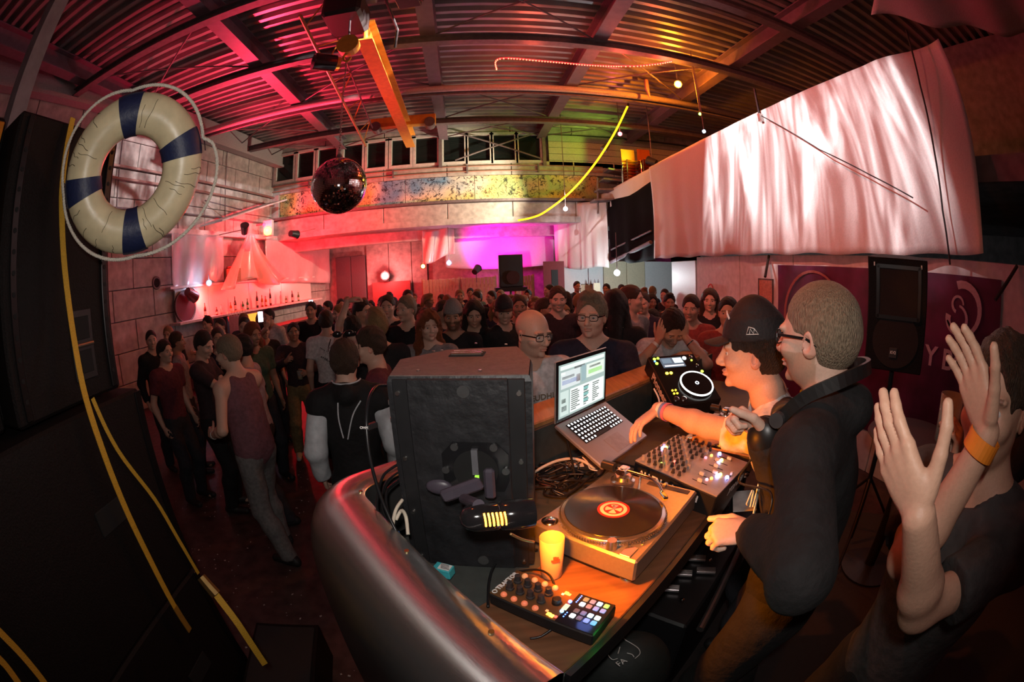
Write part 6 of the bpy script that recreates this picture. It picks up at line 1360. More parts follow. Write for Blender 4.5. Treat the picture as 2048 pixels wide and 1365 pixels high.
def cap(t_, J, o):
    s = J.hs; back = -1 if o.get('back') else 1; m = o['mat']; S_ = Shape(); R = J.Rh@rx(rad(o.get('tilt',-4))); f = lambda x,y,z: J.hc + R@(np.array([x,y,z])*s)
    S_.ell(f(0,-.012,.050), np.array([.088,.108,.096])*s, R, .01); S_.cone(f(0,-.01,.105), f(0,-.01,.118), .06*s, .05*s, .05)
    fh = [[fb + (.006,)] for fb in fbox(J.hc, .2*J.hs)]
    c_ = obj('cap', np_mesh('cap', *solidify(S_, .02, fh, cuts=[(f(0,0,.040), -R[:,2])]), m), None, t_)
    br = MB().grid(lambda a, b: tuple(f((-1+2*a)*.078*(1-.12*b), back*(.072 + .085*b*math.sqrt(max(0,1-(2*a-1)**2*.85))*1.0) , .047 + .010*(1-(2*a-1)**2) - .014*b)), 16, 8)
    o_ = obj('brim', br, m, c_, smooth=True); md = o_.modifiers.new('thickness','SOLIDIFY'); md.thickness = .004
    obj('button', MB().ball(Vector(f(0,-.012,.148)), .008*s, 10, 6), m, c_)
    return c_
def wristband(t_, J, i, m, fr=.90, r=.034, name='wristband', w=.022):
    r = r*.90
    a, b = Vector(J.el[i]), Vector(J.wr[i]); d = (b-a).normalized(); c = a.lerp(b, fr); q = d.to_track_quat('Z','Y').to_matrix()
    return obj(name, MB().lathe([(r,-w/2),(r,w/2),(r-.002,w/2),(r-.002,-w/2),(r,-w/2)], c, q, n=26, cap=False), m, t_, smooth=False)
# ================================================================== who stands where
def L(J, p): return np.array(J @ Vector(p)) if False else None
def to_local(loc, face, z, p):
    v = Vector(p) - Vector((loc[0],loc[1],z)); return np.array(RZ(rad(face)) @ v)
def dir_local(face, d): return np.array(RZ(rad(face)) @ Vector(d))
frame_black = mat('frame_black', (.012,.010,.010), .25)
band_orange = mat('band_orange', (.75,.22,.02), .5); band_white = mat('band_white', (.65,.63,.60), .5)
ZP = .33
# --- the man in the black hoodie with headphones round his neck
face = -30
B1 = dict(lean=6, head=(-10,4,0), hs=1.05, h=1.74); loc = place_head(B1, 1637, 674, 1.06, face, ZP)
h1 = atd(1533,868,1.06); h2 = atd(1508,1062,1.00)
sp = dict(h=B1['h'], hero=2, hair='buzz', hairc='ash', beard=.45, beard_col=(.30,.14,.06), shirt='hoodie', top='black', legs='black', lean=6, head=(-10,4,0), tone=3, puff=1, hs=1.05,
  arms=((to_local(loc,face,ZP,h1),(.8,-.4,-.9)),(to_local(loc,face,ZP,h2),(-.9,-.6,-.2))),
  hands=(dict(d=dir_local(face,(-.55,.45,.35)), n=dir_local(face,(-.3,-.5,-.6)), curl=(75,85,55), thumb=-.2, thumb_curl=45), dict(d=dir_local(face,(-.75,.55,-.15)), n=dir_local(face,(.2,.3,-.9)), curl=(60,80,50), thumb=-.1, thumb_curl=40)))
t1, J1 = person(sp, 'man in black hoodie with headphones round his neck, facing away at the mixer', loc, face, ZP)
glasses(t1, J1, frame_black)
for i in (0,1): wristband(t1, J1, i, mat('band_blue2', (.10,.16,.45), .5) if i == 0 else mat('cuff_black', (.012,.011,.012), .8), .97, .036, 'wristband' if i == 0 else 'cuff')
f = lambda x,y,z: Vector(J1.nb + J1.Rc@np.array([x,y,z]))
hpn = thing('headphones', 'black headphones hanging round the neck of the man in the hoodie', 'headphones', J1.M @ f(0,0,0)); hpn.rotation_euler = J1.M.to_euler(); off = f(0,0,0)
band = smoothpath([f(-.112,.10,-.02)-off, f(-.122,.03,.045)-off, f(-.100,-.065,.085)-off, f(0,-.115,.095)-off, f(.100,-.065,.085)-off, f(.122,.03,.045)-off, f(.112,.10,-.02)-off], 6)
obj('headband', MB().ribbon(band, .030, .012, [Vector((0,.25,1))]*len(band)), mat('phone_gloss', (.012,.011,.011), .38), hpn, smooth=False)
for q in (1,-1):
    c = f(q*.100,.135,-.060)-off; ec = obj('ear_cup', MB().ball(c, (.030,.044,.050), 20, 14), mat('phone_gloss'), hpn, smooth=True); obj('ear_pad', MB().torus(c+Vector((-q*.02,0,0)), .034, .014, 24, 8, Matrix.Rotation(rad(90),3,'Y')), mat('phone_pad', (.02,.019,.019), .6), hpn, smooth=True); obj('hinge', MB().cone(f(q*.122,.09,-.005)-off, f(q*.140,.09,-.005)-off, .018, n=16), mat('phone_grey', (.05,.045,.045), .3), hpn)
cable('black headphone lead hanging in front of the hoodie', [J1.M @ f(-.10,.15,-.10), J1.M @ f(-.09,.20,-.19), atd(1540,985,1.0), atd(1535,1040,1.0)], .003, cab_m)
for k, pp in enumerate(([(-.10,.0),(-.06,.03),(-.07,-.02)],[(-.05,-.03),(-.02,.04),(-.04,-.06)],[(-.06,-.08),(.0,-.12),(.03,-.17)])):
    pts_ = [Vector(J1.ch + J1.Rc@np.array([x-.03,.135+.006,z-.03])) for x,z in pp]; obj('printed_mark', MB().ribbon(smoothpath(pts_,3), .010, .003, Vector((1,0,0))), mat('print_cream', (.62,.58,.45), .7), t1)
# --- the man in the cap, reaching for the laptop
face = -56
B2 = dict(lean=30, side=-6, head=(-4,4,0), hs=1.08, h=1.8); loc = place_head(B2, 1506, 703, 1.36, face, ZP)
hl = Vector((.545,1.42,HC-.585)); hw = Vector((.625,1.44,HC-.50))
sp = dict(h=B2['h'], hero=2, hair='short', hairc='dark', shirt='tee', top='white', legs='darkjean', lean=30, side=-6, head=(-4,4,0), tone=0, hs=1.08, sleeve=.66,
  arms=((to_local(loc,face,ZP,(1.0,1.42,1.42)),(.6,-.8,-.3)),(to_local(loc,face,ZP,hw),(-.3,-.2,-1))),
  hands=(None, dict(d=dir_local(face,(-.75,-.10,-.42)), n=dir_local(face,(-.25,-.25,-.9)), curl=(18,26,14), spread=9, thumb=.3)), cap=dict(mat=mat('cap_black', (.014,.011,.012), .75, bump=.2, scale=90), tilt=-3), fine_hands=(1,))
t2, J2 = person(sp, 'man in black cap and white T-shirt reaching over to the laptop', loc, face, ZP)
wristband(t2, J2, 1, band_white, .90, .0335); wristband(t2, J2, 1, mat('band_blue3', (.12,.20,.5), .5), .84, .0355); wristband(t2, J2, 1, mat('band_pink', (.6,.15,.25), .5), .80, .037, w=.012)
cp_ = [c for c in t2.children if c.name.startswith('cap')][0]
fc = lambda x,y,z: Vector(J2.hc + J2.Rh@(np.array([x,y,z])*J2.hs)); fl_ = [fc(-.0895,.020,.064), fc(-.0895,.012,.085), fc(-.0885,-.004,.080), fc(-.089,-.018,.064)]
obj('side_logo', MB().tube(fl_, .0016, 5, closed=True), mat('print_white'), cp_); obj('side_logo', MB().tube([fc(-.0895,.010,.066), fc(-.0895,.008,.080), fc(-.0890,-.002,.066), fc(-.0885,-.005,.078)], .0014, 5), mat('print_white'), cp_)
obj('front_logo', MB().ribbon([fc(-.05,.072,.105), fc(-.04,.078,.118), fc(-.025,.080,.125)], .006, .003, Vector((0,0,1))), mat('print_white'), cp_)
# --- the clapping person at the right edge
face = -84; loc = (.868,.20)
# hand A: dorsal side to the lens; hand B: palm to the lens
wa = atd(1838,1035,.575); fa = (atd(1760,840,.575) - wa).normalized()
wbp = atd(1974,868,.72); fb = (atd(1925,690,.72) - wbp).normalized()
ea = atd(1768,1290,.86)
sp = dict(h=1.69, hero=2, hair='short', hairc='brown', shirt='tee', top='darkgrey', legs='black', lean=2, head=(0,0,0), tone=1, sleeve=.75, hand_sc=1.02, hand_step=.0034,
  arms=((to_local(loc,face,ZP,wbp),(.3,.1,-1)),(to_local(loc,face,ZP,wa),to_local(loc,face,ZP,ea)-to_local(loc,face,ZP,wa)+np.array([0,0,-.2]))),
  hands=(dict(d=dir_local(face,fb), n=dir_local(face,-(Vector(ray(1940,780)))*.65 + Vector((-.35,.8,0))*.75), curl=(8,12,8), spread=3, thumb=.0, thumb_curl=5), dict(d=dir_local(face,fa), n=dir_local(face,Vector(ray(1800,880))*.6 + Vector((.42,-.9,0))*.8), curl=(6,12,8), spread=1.5, thumb=.35, thumb_curl=5)))
t3, J3 = person(sp, 'clapping person at the right edge with an orange wristband', loc, face, ZP)
wristband(t3, J3, 0, band_orange, .93, .038, w=.028)
loc = (1.50,.36); face = -66
wc = atd(1905,940,1.12)
sp = dict(h=1.64, hero=1, hair='short', hairc='dark', shirt='tee', top='black', legs='black', lean=0, tone=1, arms=((None),(to_local(loc,face,ZP,wc),(-.2,-.4,-1))), hands=(None, dict(d=dir_local(face,(-.12,.05,1)), n=dir_local(face,(-.3,.9,0)), curl=(45,50,30), thumb=.2)), fine_hands=(1,))
t4, J4 = person(sp, 'dark clad person behind the clapping one, holding up a glass', loc, face, ZP)
wristband(t4, J4, 1, band_orange, .88, .036, w=.024)
hcup = J4.M @ Vector((np.array(J4.tips[1][0]) + np.array(J4.tips[1][4]))/2); gl = thing('drinking_glass', 'clear drink with a lime wedge held up behind the clapping hands', 'glass', hcup - Vector((0,0,.05)))
obj('tumbler', MB().lathe([(.002,0),(.030,0),(.036,.11),(.034,.11),(.028,.005),(.002,.005)], n=24), mat('clear_cup', (.5,.5,.45), .1, alpha=.35), gl, smooth=True); obj('lime_wedge', MB().ball((.0,0,.03), (.022,.016,.014), 12, 8), mat('lime', (.14,.24,.02), .4), gl, smooth=True)

# --- the dance floor, near people
def stand(px, py_top, d, h): p = Vector(ray(px, py_top)); q = Vector((p.x,p.y,0)).normalized()*d; return (q.x, q.y)
NEAR = 'people on the dance floor'
# 1 man in the pink tank top
face = -72
sp = dict(h=1.80, hero=1, hair='short', hairc='ash', shirt='tank', top='pinktank', legs='stone', lean=9, side=0, head=(22,6,0), tone=0, hem=-.23, loose=1.12, feet=((.14,.10),(-.10,-.16)), arms=((np.array([.16,.42,1.10]),None),(np.array([-.24,.20,1.12]),(-.6,-1,-.5))), hands=(None, dict(d=np.array([.35,1,.1]), n=np.array([.8,-.2,-.3]), curl=(55,60,40))), fine_hands=(1,))
loc = place_head(sp, 456, 706, 3.22, face); t_, J = person(sp, 'man in sleeveless dusty pink top and grey jeans, seen from behind', loc, face, 0, NEAR); wristband(t_, J, 1, band_white, .88, .036)
# 2 grey tee with earring
sp = dict(h=1.74, hero=1, hair='short', hairc='black', shirt='tee', top='lilac', legs='darkjean', lean=6, head=(-6,2,0), tone=1, feet=((.1,.05),(-.12,-.1)), fine_hands=())
t_, J = person(sp, 'person in pale grey T-shirt with an earring, behind the pink top', place_head(sp, 482, 698, 3.75, -105), -105, 0, NEAR)
obj('earring', MB().ball(Vector(J.hc + J.Rh@np.array([-.086,-.006,-.045])), .006, 8, 6), mat('stud_silver', (.9,.9,.9), .1, metal=1), t_)
# 3 man holding a beer
sp = dict(h=1.83, hero=1, hair='short', hairc='dark', shirt='tee', top='darktee', legs='black', head=(-20,20,0), tone=0, arms=((np.array([.05,.42,1.12]),None),(np.array([-.05,.36,1.08]),None)), hands=(dict(d=np.array([-.6,.8,.1]), n=np.array([-.6,-.5,0]), curl=(50,50,30)), None))
t_, J = person(sp, 'man in black T-shirt looking down at a beer in his hand', place_head(sp, 408, 690, 4.15, 75), 75, 0, NEAR); wristband(t_, J, 0, band_white, .86, .035)
gp_ = J.M @ Vector(J.tips[0][1]); b_ = thing('beer_glass', 'plastic glass of beer held by the man in black near the bar', 'glass', gp_ - Vector((0,0,.05))); obj('cup_wall', MB().lathe([(.002,0),(.028,0),(.036,.12),(.034,.12),(.026,.004),(.002,.004)], n=18), mat('clear_cup'), b_, smooth=True); obj('beer', MB().lathe([(.002,.006),(.026,.006),(.031,.08),(.002,.08)], n=18), mat('beer', (.45,.22,.02), .2), b_, smooth=True)
# 4 khaki trousers
sp = dict(h=1.79, hero=1, hair='short', hairc='black', shirt='tee', top='darktee', legs='khaki', sleeve=2, head=(0,-4,0), tone=2, feet=((.16,.05),(-.16,.0)), arms=((np.array([.14,.36,1.28]),(.8,-.6,-.6)),(np.array([-.10,.34,1.12]),(-.9,-.5,-.5))), hands=(dict(d=np.array([-.4,.8,.4]), n=np.array([-.8,-.2,-.2]), curl=(55,60,35)), dict(d=np.array([.5,.8,.1]), n=np.array([.6,-.3,-.4]), curl=(50,60,35))), shoes='white')
t_, J = person(sp, 'man in dark sweater and khaki trousers holding a drink, facing the booth', place_head(sp, 587, 665, 5.3, 154), 154, 0, NEAR)
gp_ = J.M @ Vector(J.tips[1][1]); b_ = thing('drinking_glass', 'half empty drink held by the man in khaki trousers', 'glass', gp_ - Vector((0,0,.05))); obj('cup_wall', MB().lathe([(.002,0),(.030,0),(.036,.10),(.034,.10),(.028,.004),(.002,.004)], n=18), mat('clear_cup'), b_, smooth=True); obj('drink', MB().lathe([(.002,.006),(.028,.006),(.030,.04),(.002,.04)], n=16), mat('beer'), b_, smooth=True)
# 5 white T-shirt with printed back
sp = dict(h=1.82, hero=1, hair='short', hairc='brown', shirt='tee', top='white', legs='black', head=(0,0,0), tone=0, fine_hands=())
t_, J = person(sp, 'man in white T-shirt with small black print on the back', place_head(sp, 652, 643, 4.9, -20), -20, 0, NEAR)
for k, (x, z, w_) in enumerate(((-.07,.10,.05),(.03,.09,.05),(-.02,.06,.02),(-.06,.0,.08),(.05,-.01,.05),(-.03,-.03,.06))):
    for q in range(4): obj('print', MB().box(Vector(J.ch + J.Rc@np.array([x + w_*(q/4-.4), -.136, z - .01*q])), (w_/7,.004,.014)), mat('ink'), t_)
# 6 raised arm
sp = dict(h=1.77, hero=1, hair='short', hairc='black', shirt='tank', top='black', legs='black', head=(0,4,0), tone=0, arms=((None),(np.array([-.05,.16,1.92]),(-1,.2,.1))), hands=(None, dict(d=np.array([.85,.2,.25]), n=np.array([.1,.2,-.95]), curl=(25,35,20), spread=9)))
t_, J = person(sp, 'dark haired dancer with one bare arm raised and hand bent over', place_head(sp, 706, 658, 4.1, -10), -10, 0, NEAR)
# 7 college jacket
sp = dict(h=1.80, hero=2, hair='short', hairc='brown', shirt='jacket', shirt_mat=cloth('black','jacket'), sleeve=.22, legs='black', head=(-4,2,0), tone=0, puff=2, fine_hands=(), hand_step=None)
jm = cloth('black','jacket'); t_, J = person(sp, 'man in black college jacket with white sleeves and stripes, seen from behind', place_head(sp, 690, 722, 2.45, -13), -13, 0, NEAR)
wsl = mat('sleeve_white', (.56,.58,.60), .6, bump=.2, scale=25)
for i in (0,1):
    S_ = Shape(); S_.cone(J.sh[i]*.95+J.el[i]*.05, J.el[i], .0615, .056, .02); e = J.wr[i]*.94+J.el[i]*.06; S_.cone(J.el[i], J.wr[i], .055, .045, .03, cut=(e,_n(J.wr[i]-J.el[i]))); obj('sleeve', np_mesh('sleeve', *solidify(S_, .011, inflate=.012, noise=.003, nscale=.9)), wsl, t_)
for k in range(3): obj('collar_stripe' if k != 1 else 'collar_band', MB().tube([Vector(J.nb + J.Rc@np.array([.083*math.sin(a),-.006-.084*math.cos(a),.035+.013*k-.02*math.cos(a)*.3])) for a in np.linspace(-1.5,1.5,16)], .0045 if k != 1 else .006, 6), wsl if k != 1 else jm, t_)
for pp in ([(-.055,.165),(-.062,.08),(-.052,-.035)],[(.075,.165),(.02,.09),(-.028,-.045)]): obj('piping', MB().tube(smoothpath([Vector(J.ch + J.Rc@np.array([x,-.152+.09*(max(0,z-.1))/.1*.35,z])) for x,z in pp], 5), .0042, 6), wsl, t_)
sg_ = thing('sunglasses', 'dark sunglasses pushed up on the head of the man in the college jacket', 'sunglasses', J.M @ Vector(J.hc + J.Rh@np.array([0,.0,.12]))); sg_.rotation_euler = J.M.to_euler()
for q in (1,-1): obj('temple', MB().ribbon([Vector((q*.075,.03,.005)),Vector((q*.088,-.02,-.03)),Vector((q*.088,-.06,-.05))], .006, .003, Vector((0,0,1))), frame_black, sg_); obj('lens', MB().ball((q*.035,.03,.03), (.03,.014,.020), 12, 8), mat('dark_lens', (.01,.01,.01), .05), sg_, smooth=True)
obj('bridge', MB().cone((-.01,.038,.03), (.01,.038,.03), .003, n=6), frame_black, sg_)
for q in (-1.4,-.7,.1,.9,1.5): obj('stud', MB().ball((q*.05,-.01+.02*abs(q),.034), .0045, 8, 6), mat('stud_silver'), sg_)
# 8 maroon
sp = dict(h=1.80, hero=2, hair='short', hairc='brown', shirt='tee', top='maroon', legs='black', lean=6, head=(4,5,0), tone=0, arms=((None),(np.array([-.06,.34,1.28]),(-.8,-.6,-.6))), hands=(None, dict(d=np.array([.1,.6,.7]), n=np.array([.9,0,0]), curl=(50,55,35))))
t_, J = person(sp, 'man in maroon T-shirt whispering to the man in the college jacket', place_head(sp, 738, 692, 2.85, -98), -98, 0, NEAR)
gp_ = J.M @ Vector(J.tips[1][1]); b_ = thing('drinking_glass', 'small clear glass held by the man in maroon', 'glass', gp_ - Vector((0,0,.04))); obj('cup_wall', MB().lathe([(.002,0),(.026,0),(.032,.09),(.030,.09),(.024,.004),(.002,.004)], n=18), mat('clear_cup'), b_, smooth=True); obj('ice', MB().box((0,0,.03), (.02,.02,.02), bev=.003), mat('ice', (.7,.7,.72), .1), b_)
# 9 spiky light hair
sp = dict(h=1.86, hero=1, hair='quiff', hairc='blond', shirt='tee', top='black', legs='black', head=(0,-4,0), tone=0, fine_hands=(), hand_step=None)
t_, J = person(sp, 'man with spiky fair hair standing behind the whispering pair', place_head(sp, 753, 652, 3.45, -25), -25, 0, NEAR)
# 10 bald man with glasses and printed white shirt
sp = dict(h=1.82, hero=2, hair='bald', hairc='dark', shirt='tee', top='white', legs='darkjean', lean=4, side=4, head=(24,7,0), tone=0, glasses=frame_black, beard=.12, hand_step=None, fine_hands=())
t_, J = person(sp, 'bald man with glasses in a printed white T-shirt behind the booth loudspeaker', place_head(sp, 1066, 668, 2.35, 172), 172, 0, NEAR)
fs_ = lambda x,z: Vector(J.ch + J.Rc@np.array([x,.1395-.25*x*x,z])); ylw = mat('print_yellow', (.60,.36,.03), .7); FRs = Matrix(J.Rc.tolist())
for k, x in enumerate((.045,-.045)):
    ic = obj('icon_tile', MB().box(fs_(x,-.03), (.078,.006,.085), FRs, bev=.002), ylw, t_)
    if k == 0:
        for q in (1,-1): obj('icon_mark', MB().box(fs_(x,-.03)+Vector(J.Rc@np.array([0,.005,0])), (.006,.004,.075), FRs @ Matrix.Rotation(rad(38*q),3,'Y')), mat('ink'), ic)
    else: obj('icon_mark', MB().box(fs_(x,-.035)+Vector(J.Rc@np.array([0,.005,0])), (.036,.004,.042), FRs), mat('ink'), ic); obj('icon_mark', MB().ball(fs_(x,-.008)+Vector(J.Rc@np.array([0,.005,0])), (.024,.004,.012), 12, 8, FRs), mat('ink'), ic)
text_part('lettering', 'PSEUDHL', .046, mat('print_taupe', (.22,.17,.12), .8), t_, fs_(0,.055)+Vector(J.Rc@np.array([0,.004,0])), (Matrix(J.Rc.tolist()) @ Matrix.Rotation(rad(180),3,'Z') @ Matrix.Rotation(rad(90),3,'X')).to_euler(), bold=.001); text_part('lettering', 'ITRACHA', .028, mat('ink'), t_, fs_(.02,-.105)+Vector(J.Rc@np.array([0,.004,0])), (Matrix(J.Rc.tolist()) @ Matrix.Rotation(rad(180),3,'Z') @ Matrix.Rotation(rad(90),3,'X')).to_euler())
# 11 tall man with glasses, navy V-neck
sp = dict(h=1.93, hero=2, hair='quiff', hairc='ash', hs=1.06, shirt='vneck', top='navy', sleeve=.7, legs='darkjean', lean=0, head=(-14,2,0), tone=3, w=1.1, fat=1.05, glasses=frame_black, arms=((np.array([.06,.30,1.12]),(1,-.4,-.4)),(np.array([-.22,.22,1.10]),(-1,-.5,-.3))), hand_step=None, fine_hands=())
t_, J = person(sp, 'tall man with black glasses in a navy V-neck, behind the laptop', place_head(sp, 1183, 632, 2.75, 196), 196, 0, NEAR)
fs_ = lambda x,z: Vector(J.ch + J.Rc@np.array([x,.142-.3*x*x,z])); obj('badge', MB().box(fs_(.085,.07), (.055,.006,.040), bev=.002), mat('badge_yellow', (.72,.52,.12), .5), t_)
cn_ = [Vector(J.nb + J.Rc@np.array([.062*math.sin(a), .02+.085*math.cos(a)*(1 if abs(a)<1.6 else .6), .012-.06*max(0,math.cos(a))])) for a in np.linspace(-2.2,2.2,24)]; obj('necklace', MB().tube(cn_, .002, 5), chrome, t_)
# 12 man holding his head
sp = dict(h=1.84, hero=2, hair='short', hairc='dark', hs=1.08, shirt='tee', top='white', legs='black', lean=17, head=(10,42,0), tone=1, arms=((np.array([.10,.30,1.575]),(.9,.5,-1)),(np.array([-.115,.30,1.60]),(-.9,.5,-1))), hands=(dict(d=np.array([-.25,.05,.95]), n=np.array([-.5,-.85,.1]), curl=(10,15,10), spread=8), dict(d=np.array([.3,.0,.95]), n=np.array([.5,-.85,.1]), curl=(12,18,12), spread=8)))
t_, J = person(sp, 'man in white T-shirt bent forward with both hands on his head', place_head(sp, 1345, 655, 3.30, 200), 200, 0, NEAR); wristband(t_, J, 0, band_white, .86, .035); wristband(t_, J, 1, frame_black, .80, .037, w=.008)
# 13.. second row
row2 = [
 (858,640,3.65,dict(h=1.70, hero=1, hair='curly', hairc='red', female=True, top='grey', head=(28,0,0)),'woman with long curly red hair and grey top', 190),
 (812,605,4.3,dict(h=1.84, hair='short', hairc='ash', top='black', head=(-25,0,0)),'fair man in plain black T-shirt behind the red haired woman', 185),
 (906,620,3.95,dict(h=1.80, hero=1, hair='short', hairc='dark', beard=.6, shirt='vneck', top='black', head=(0,3,0), cap=dict(mat=mat('cap_grey', (.22,.19,.18), .8, bump=.2, scale=60), back=True)),'bearded man in a pale backward cap and black V-neck', 183),
 (948,615,4.15,dict(h=1.72, hair='long', hairc='dark', female=True, shirt='hoodie', top='black', head=(10,14,0)),'long haired woman in black hoodie looking down, right of the pale cap', 188),
 (1008,610,4.2,dict(h=1.76, hair='short', hairc='black', shirt='hoodie', top='black', head=(-30,6,0), cap=dict(mat=mat('cap_black'))),'person in black cap and dark hoodie before the far loudspeaker', 150),
 (1038,600,4.7,dict(h=1.80, hair='short', hairc='brown', top='stone', shirt_mat=None, head=(0,0,0)),'person in grey striped shirt under the far loudspeaker', 182),
 (1116,585,4.5,dict(h=1.88, hero=1, hair='short', hairc='brown', top='darktee', head=(0,4,0)),'broad man in dark maroon T-shirt between the two bespectacled men', 186),
 (1230,600,3.6,dict(h=1.80, hair='long', hairc='black', top='black', lean=4, head=(0,10,0)),'dark haired figure with back turned, behind the navy V-neck', 20),
 (1265,585,4.2,dict(h=1.82, hair='short', hairc='brown', top='grey', head=(20,0,0)),'man in grey T-shirt left of the hunched man', 150),
 (1382,603,4.2,dict(h=1.78, hair='short', hairc='dark', top='redtee', head=(-20,4,0)),'person in dull red shirt behind the hunched man', 200),
 (1420,588,5.0,dict(h=1.76, hair='bob', hairc='brown', female=True, top='black', head=(0,0,0)),'woman with bobbed hair by the white wall', 215),
 (1456,612,3.7,dict(h=1.74, hair='short', hairc='black', top='redtee', head=(-10,0,0)),'person in red shirt half hidden by the man in the cap', 210),
 (775,600,4.9,dict(h=1.85, hair='short', hairc='brown', top='black', head=(0,0,0)),'round faced man far behind the spiky haired man', 178),
 (725,610,4.6,dict(h=1.78, hair='short', hairc='dark', top='darktee', head=(30,0,0)),'dark haired man behind the raised arm', 150),
 (528,648,5.9,dict(h=1.76, hair='short', hairc='black', top='black', head=(0,0,0)),'dark figure holding up a bright phone near the bar', 130),
 (330,690,4.6,dict(h=1.80, hair='short', hairc='dark', top='maroon', head=(0,0,0)),'man in maroon shirt beside the loudspeaker tower', 100),
 (355,670,5.4,dict(h=1.82, hair='short', hairc='brown', top='grey', head=(0,0,0)),'person in grey shirt near the bar end', 60),
]
stripe = bpy.data.materials.new('cloth_stripes'); stripe.use_nodes = True; N_, L_2 = stripe.node_tree.nodes, stripe.node_tree.links; w1 = N_.new('ShaderNodeTexWave'); w1.bands_direction = 'Z'; w1.inputs['Scale'].default_value = 9; tcs = N_.new('ShaderNodeTexCoord'); L_2.new(tcs.outputs['Object'], w1.inputs['Vector']); rmp = N_.new('ShaderNodeValToRGB'); rmp.color_ramp.elements[0].position = .45; rmp.color_ramp.elements[1].position = .55; rmp.color_ramp.elements[0].color = (.05,.03,.03,1); rmp.color_ramp.elements[1].color = (.36,.30,.28,1); L_2.new(w1.outputs['Fac'], rmp.inputs[0]); L_2.new(rmp.outputs[0], N_['Principled BSDF'].inputs['Base Color']); N_['Principled BSDF'].inputs['Roughness'].default_value = .85
row2[5][3]['shirt_mat'] = stripe
for px_, py_, d_, sp, lab, fc_ in row2:
    sp.setdefault('legs','darkjean'); sp.setdefault('tone', int(rng.integers(0,4)))
    if sp.get('hero',0) == 1: sp['hand_step'] = None; sp['fine_hands'] = ()
    if 'phone' in lab: sp['arms'] = ((np.array([.12,.40,1.62]),None),None); sp['hands'] = (dict(d=np.array([-.3,.2,.9]), n=np.array([-.2,-.9,0]), curl=(40,50,30)),None)
    t_, J = person(sp, lab, place_head(sp, px_, py_+14, d_, fc_), fc_, 0, NEAR)
for px_, py_, d_, lab in ((521,634,5.5,'bright phone screen held up before the bar, the nearer one'),(622,609,6.5,'small bright phone screen held up by the far end of the bar')):
    ph = thing('phone', lab, 'phone', atd(px_,py_,d_)); a_ = math.atan2(atd(px_,py_,d_).x, atd(px_,py_,d_).y); ph.rotation_euler = (rad(80),0,-a_)
    obj('case', MB().box((0,0,-.004), (.07,.14,.008), bev=.003), black_m, ph); obj('screen', MB().box((0,0,.001), (.062,.125,.002)), glow('phone', (.85,.85,1), 9), ph)

# --- the rest of the crowd: a few figures, dressed differently, copied
arche = []
protos = [dict(h=1.80, hair='short', top='black', arms=(None,None)), dict(h=1.76, hair='quiff', top='black', head=(18,4,0)), dict(h=1.68, hair='long', top='black', female=True, head=(-10,0,0)), dict(h=1.84, hair='buzz', top='black', head=(-20,2,0), shirt='hoodie'), dict(h=1.72, hair='bob', top='black', female=True, head=(10,6,0)), dict(h=1.78, hair='short', top='black', lean=6, head=(0,8,0), arms=((np.array([.2,.35,1.25]),None),None))]
crowd_pos = []
taken = [tuple(o.location[:2]) for o in bpy.data.objects if o.get('category') == 'person']
def try_place(px_, d_, ri):
    q = Vector(ray(px_, 600)); q = Vector((q.x,q.y,0)).normalized()*d_
    if all((q.x-a)**2 + (q.y-b)**2 > .22 for a, b in taken) and q.x > wallL(q.y+2, 0, 1.75).x - .15 and V.dot(q) > 1.75: taken.append((q.x,q.y)); crowd_pos.append((px_, d_, ri, q))
rows = [(4.9, 44), (5.5, 40), (6.2, 34), (7.0, 31), (7.9, 28), (8.9, 26), (10.0, 24)]
for ri, (d_, stp) in enumerate(rows):
    px_ = 575 + 20*ri
    while px_ < 1420 - 15*ri:
        try_place(px_ + rng.uniform(-7,7), d_ + rng.uniform(-.25,.25), ri); px_ += stp*rng.uniform(.95,1.4)
for d_, stp, a, b in ((4.9,50,290,520),(5.6,42,300,560),(6.6,36,330,600),(7.4,34,420,600)):
    px_ = a
    while px_ < b: try_place(px_ + rng.uniform(-6,6), d_ + rng.uniform(-.3,.3), 7); px_ += stp*rng.uniform(1.1,1.7)
hairs = ['black','brown','dark','blond','ash','red']; tops = ['black','darktee','navy','grey','maroon','white','green','redtee','jean']
hw_ = dict(black='black haired', brown='brown haired', dark='dark haired', blond='blond', ash='ash blond', red='red haired'); tw_ = dict(black='black', darktee='wine dark', navy='navy', grey='grey', maroon='maroon', white='white', green='olive', redtee='brick red', jean='slate')
cuts_ = {'short':'short hair','quiff':'a tall quiff','long':'long hair','buzz':'a shaved head','bob':'a bob'}
place_ = {0:'mid crowd',1:'mid crowd',2:'back half',3:'farther back',4:'rear crowd',5:'rearmost rows',6:'last row',7:'bar throng'}
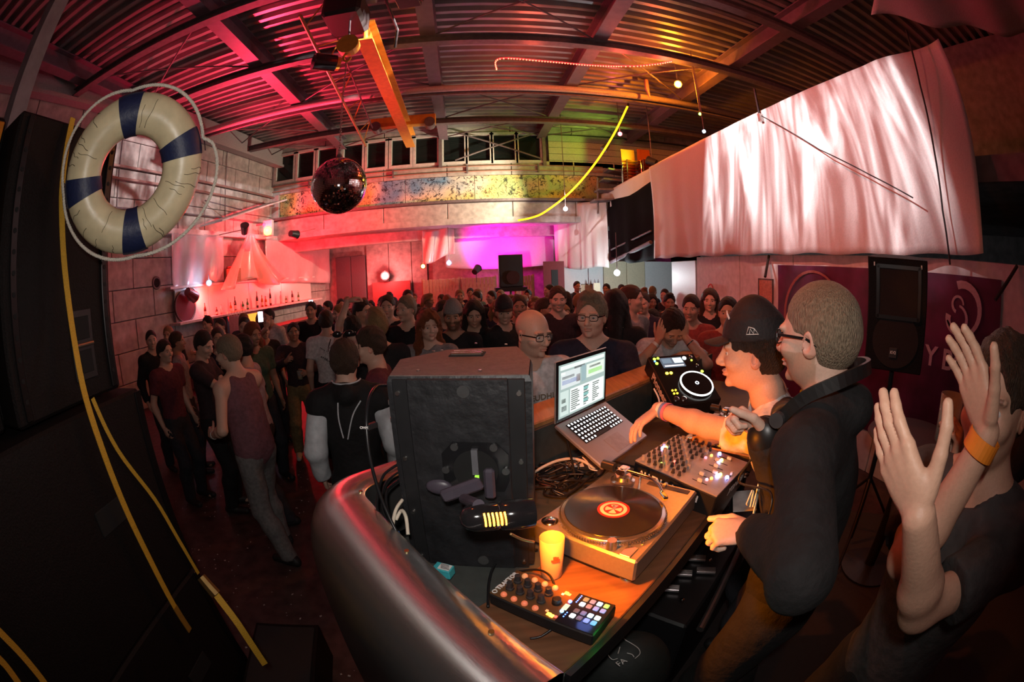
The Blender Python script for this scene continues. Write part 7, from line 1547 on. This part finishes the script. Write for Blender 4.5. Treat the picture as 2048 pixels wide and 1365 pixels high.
def zone(px_): return 'below red doorway' if px_ < 830 else 'below pale fence' if px_ < 930 else 'below brown fence' if px_ < 990 else 'below far loudspeaker' if px_ < 1060 else 'below magenta drape' if px_ < 1140 else 'before white doorway' if px_ < 1240 else 'before cream doorway'
seen = {}
for n_, (px_, d_, ri, q) in enumerate(crowd_pos):
    ai = n_ if n_ < len(protos) else int(rng.integers(0, len(protos)))
    fc_ = math.degrees(math.atan2(q.x,q.y)) + 180 + rng.uniform(-50,50)
    if rng.uniform() < .2: fc_ += 180
    for k_ in range(60):
        hc_n = hairs[int(rng.integers(0,6))] if ai != 3 else 'dark'; tp = tops[int(rng.integers(0,9))]
        if rng.uniform() < .55 and k_ < 20: tp = ('black','darktee','navy')[int(rng.integers(0,3))]
        lab = '%s %s, %s, %s top, %s' % (hw_[hc_n], 'woman' if ai in (2,4) else 'man', cuts_[protos[ai]['hair']], tw_[tp], place_[ri] + ((' ' + zone(px_)) if ri < 7 else (' left of cooler' if px_ < 450 else ' right of cooler')))
        if lab not in seen: break
        if k_ > 30: ai = int(rng.integers(0, len(protos))) if n_ >= len(protos) else ai
    seen[lab] = 1
    if n_ < len(protos):
        p_ = dict(protos[ai]); p_.update(hairc=hc_n, legs='darkjean', tone=int(rng.integers(0,4)), detail=True, hand_step=None); p_['top'] = tp
        t_, J = person(p_, lab, (q.x,q.y), fc_, 0, 'crowd filling the hall'); arche.append(t_)
    else:
        src = arche[ai]; t_ = copy_tree(src); t_['label'] = lab; t_.location = (q.x,q.y,0); t_.rotation_euler = (0,0,-rad(fc_)); sc__ = rng.uniform(.94,1.03) - (.02 if ri > 3 and ri < 7 else 0); t_.scale = (sc__,sc__,sc__)
        for ch_ in t_.children:
            base = ch_.name.split('.')[0]
            m_ = hair_mat(hc_n) if base == 'hair' else cloth(tp) if base in ('shirt','hoodie') else None
            if m_ is not None: ch_.material_slots[0].link = 'OBJECT'; ch_.material_slots[0].material = m_
print('people', len([o for o in bpy.data.objects if o.get('category') == 'person']))
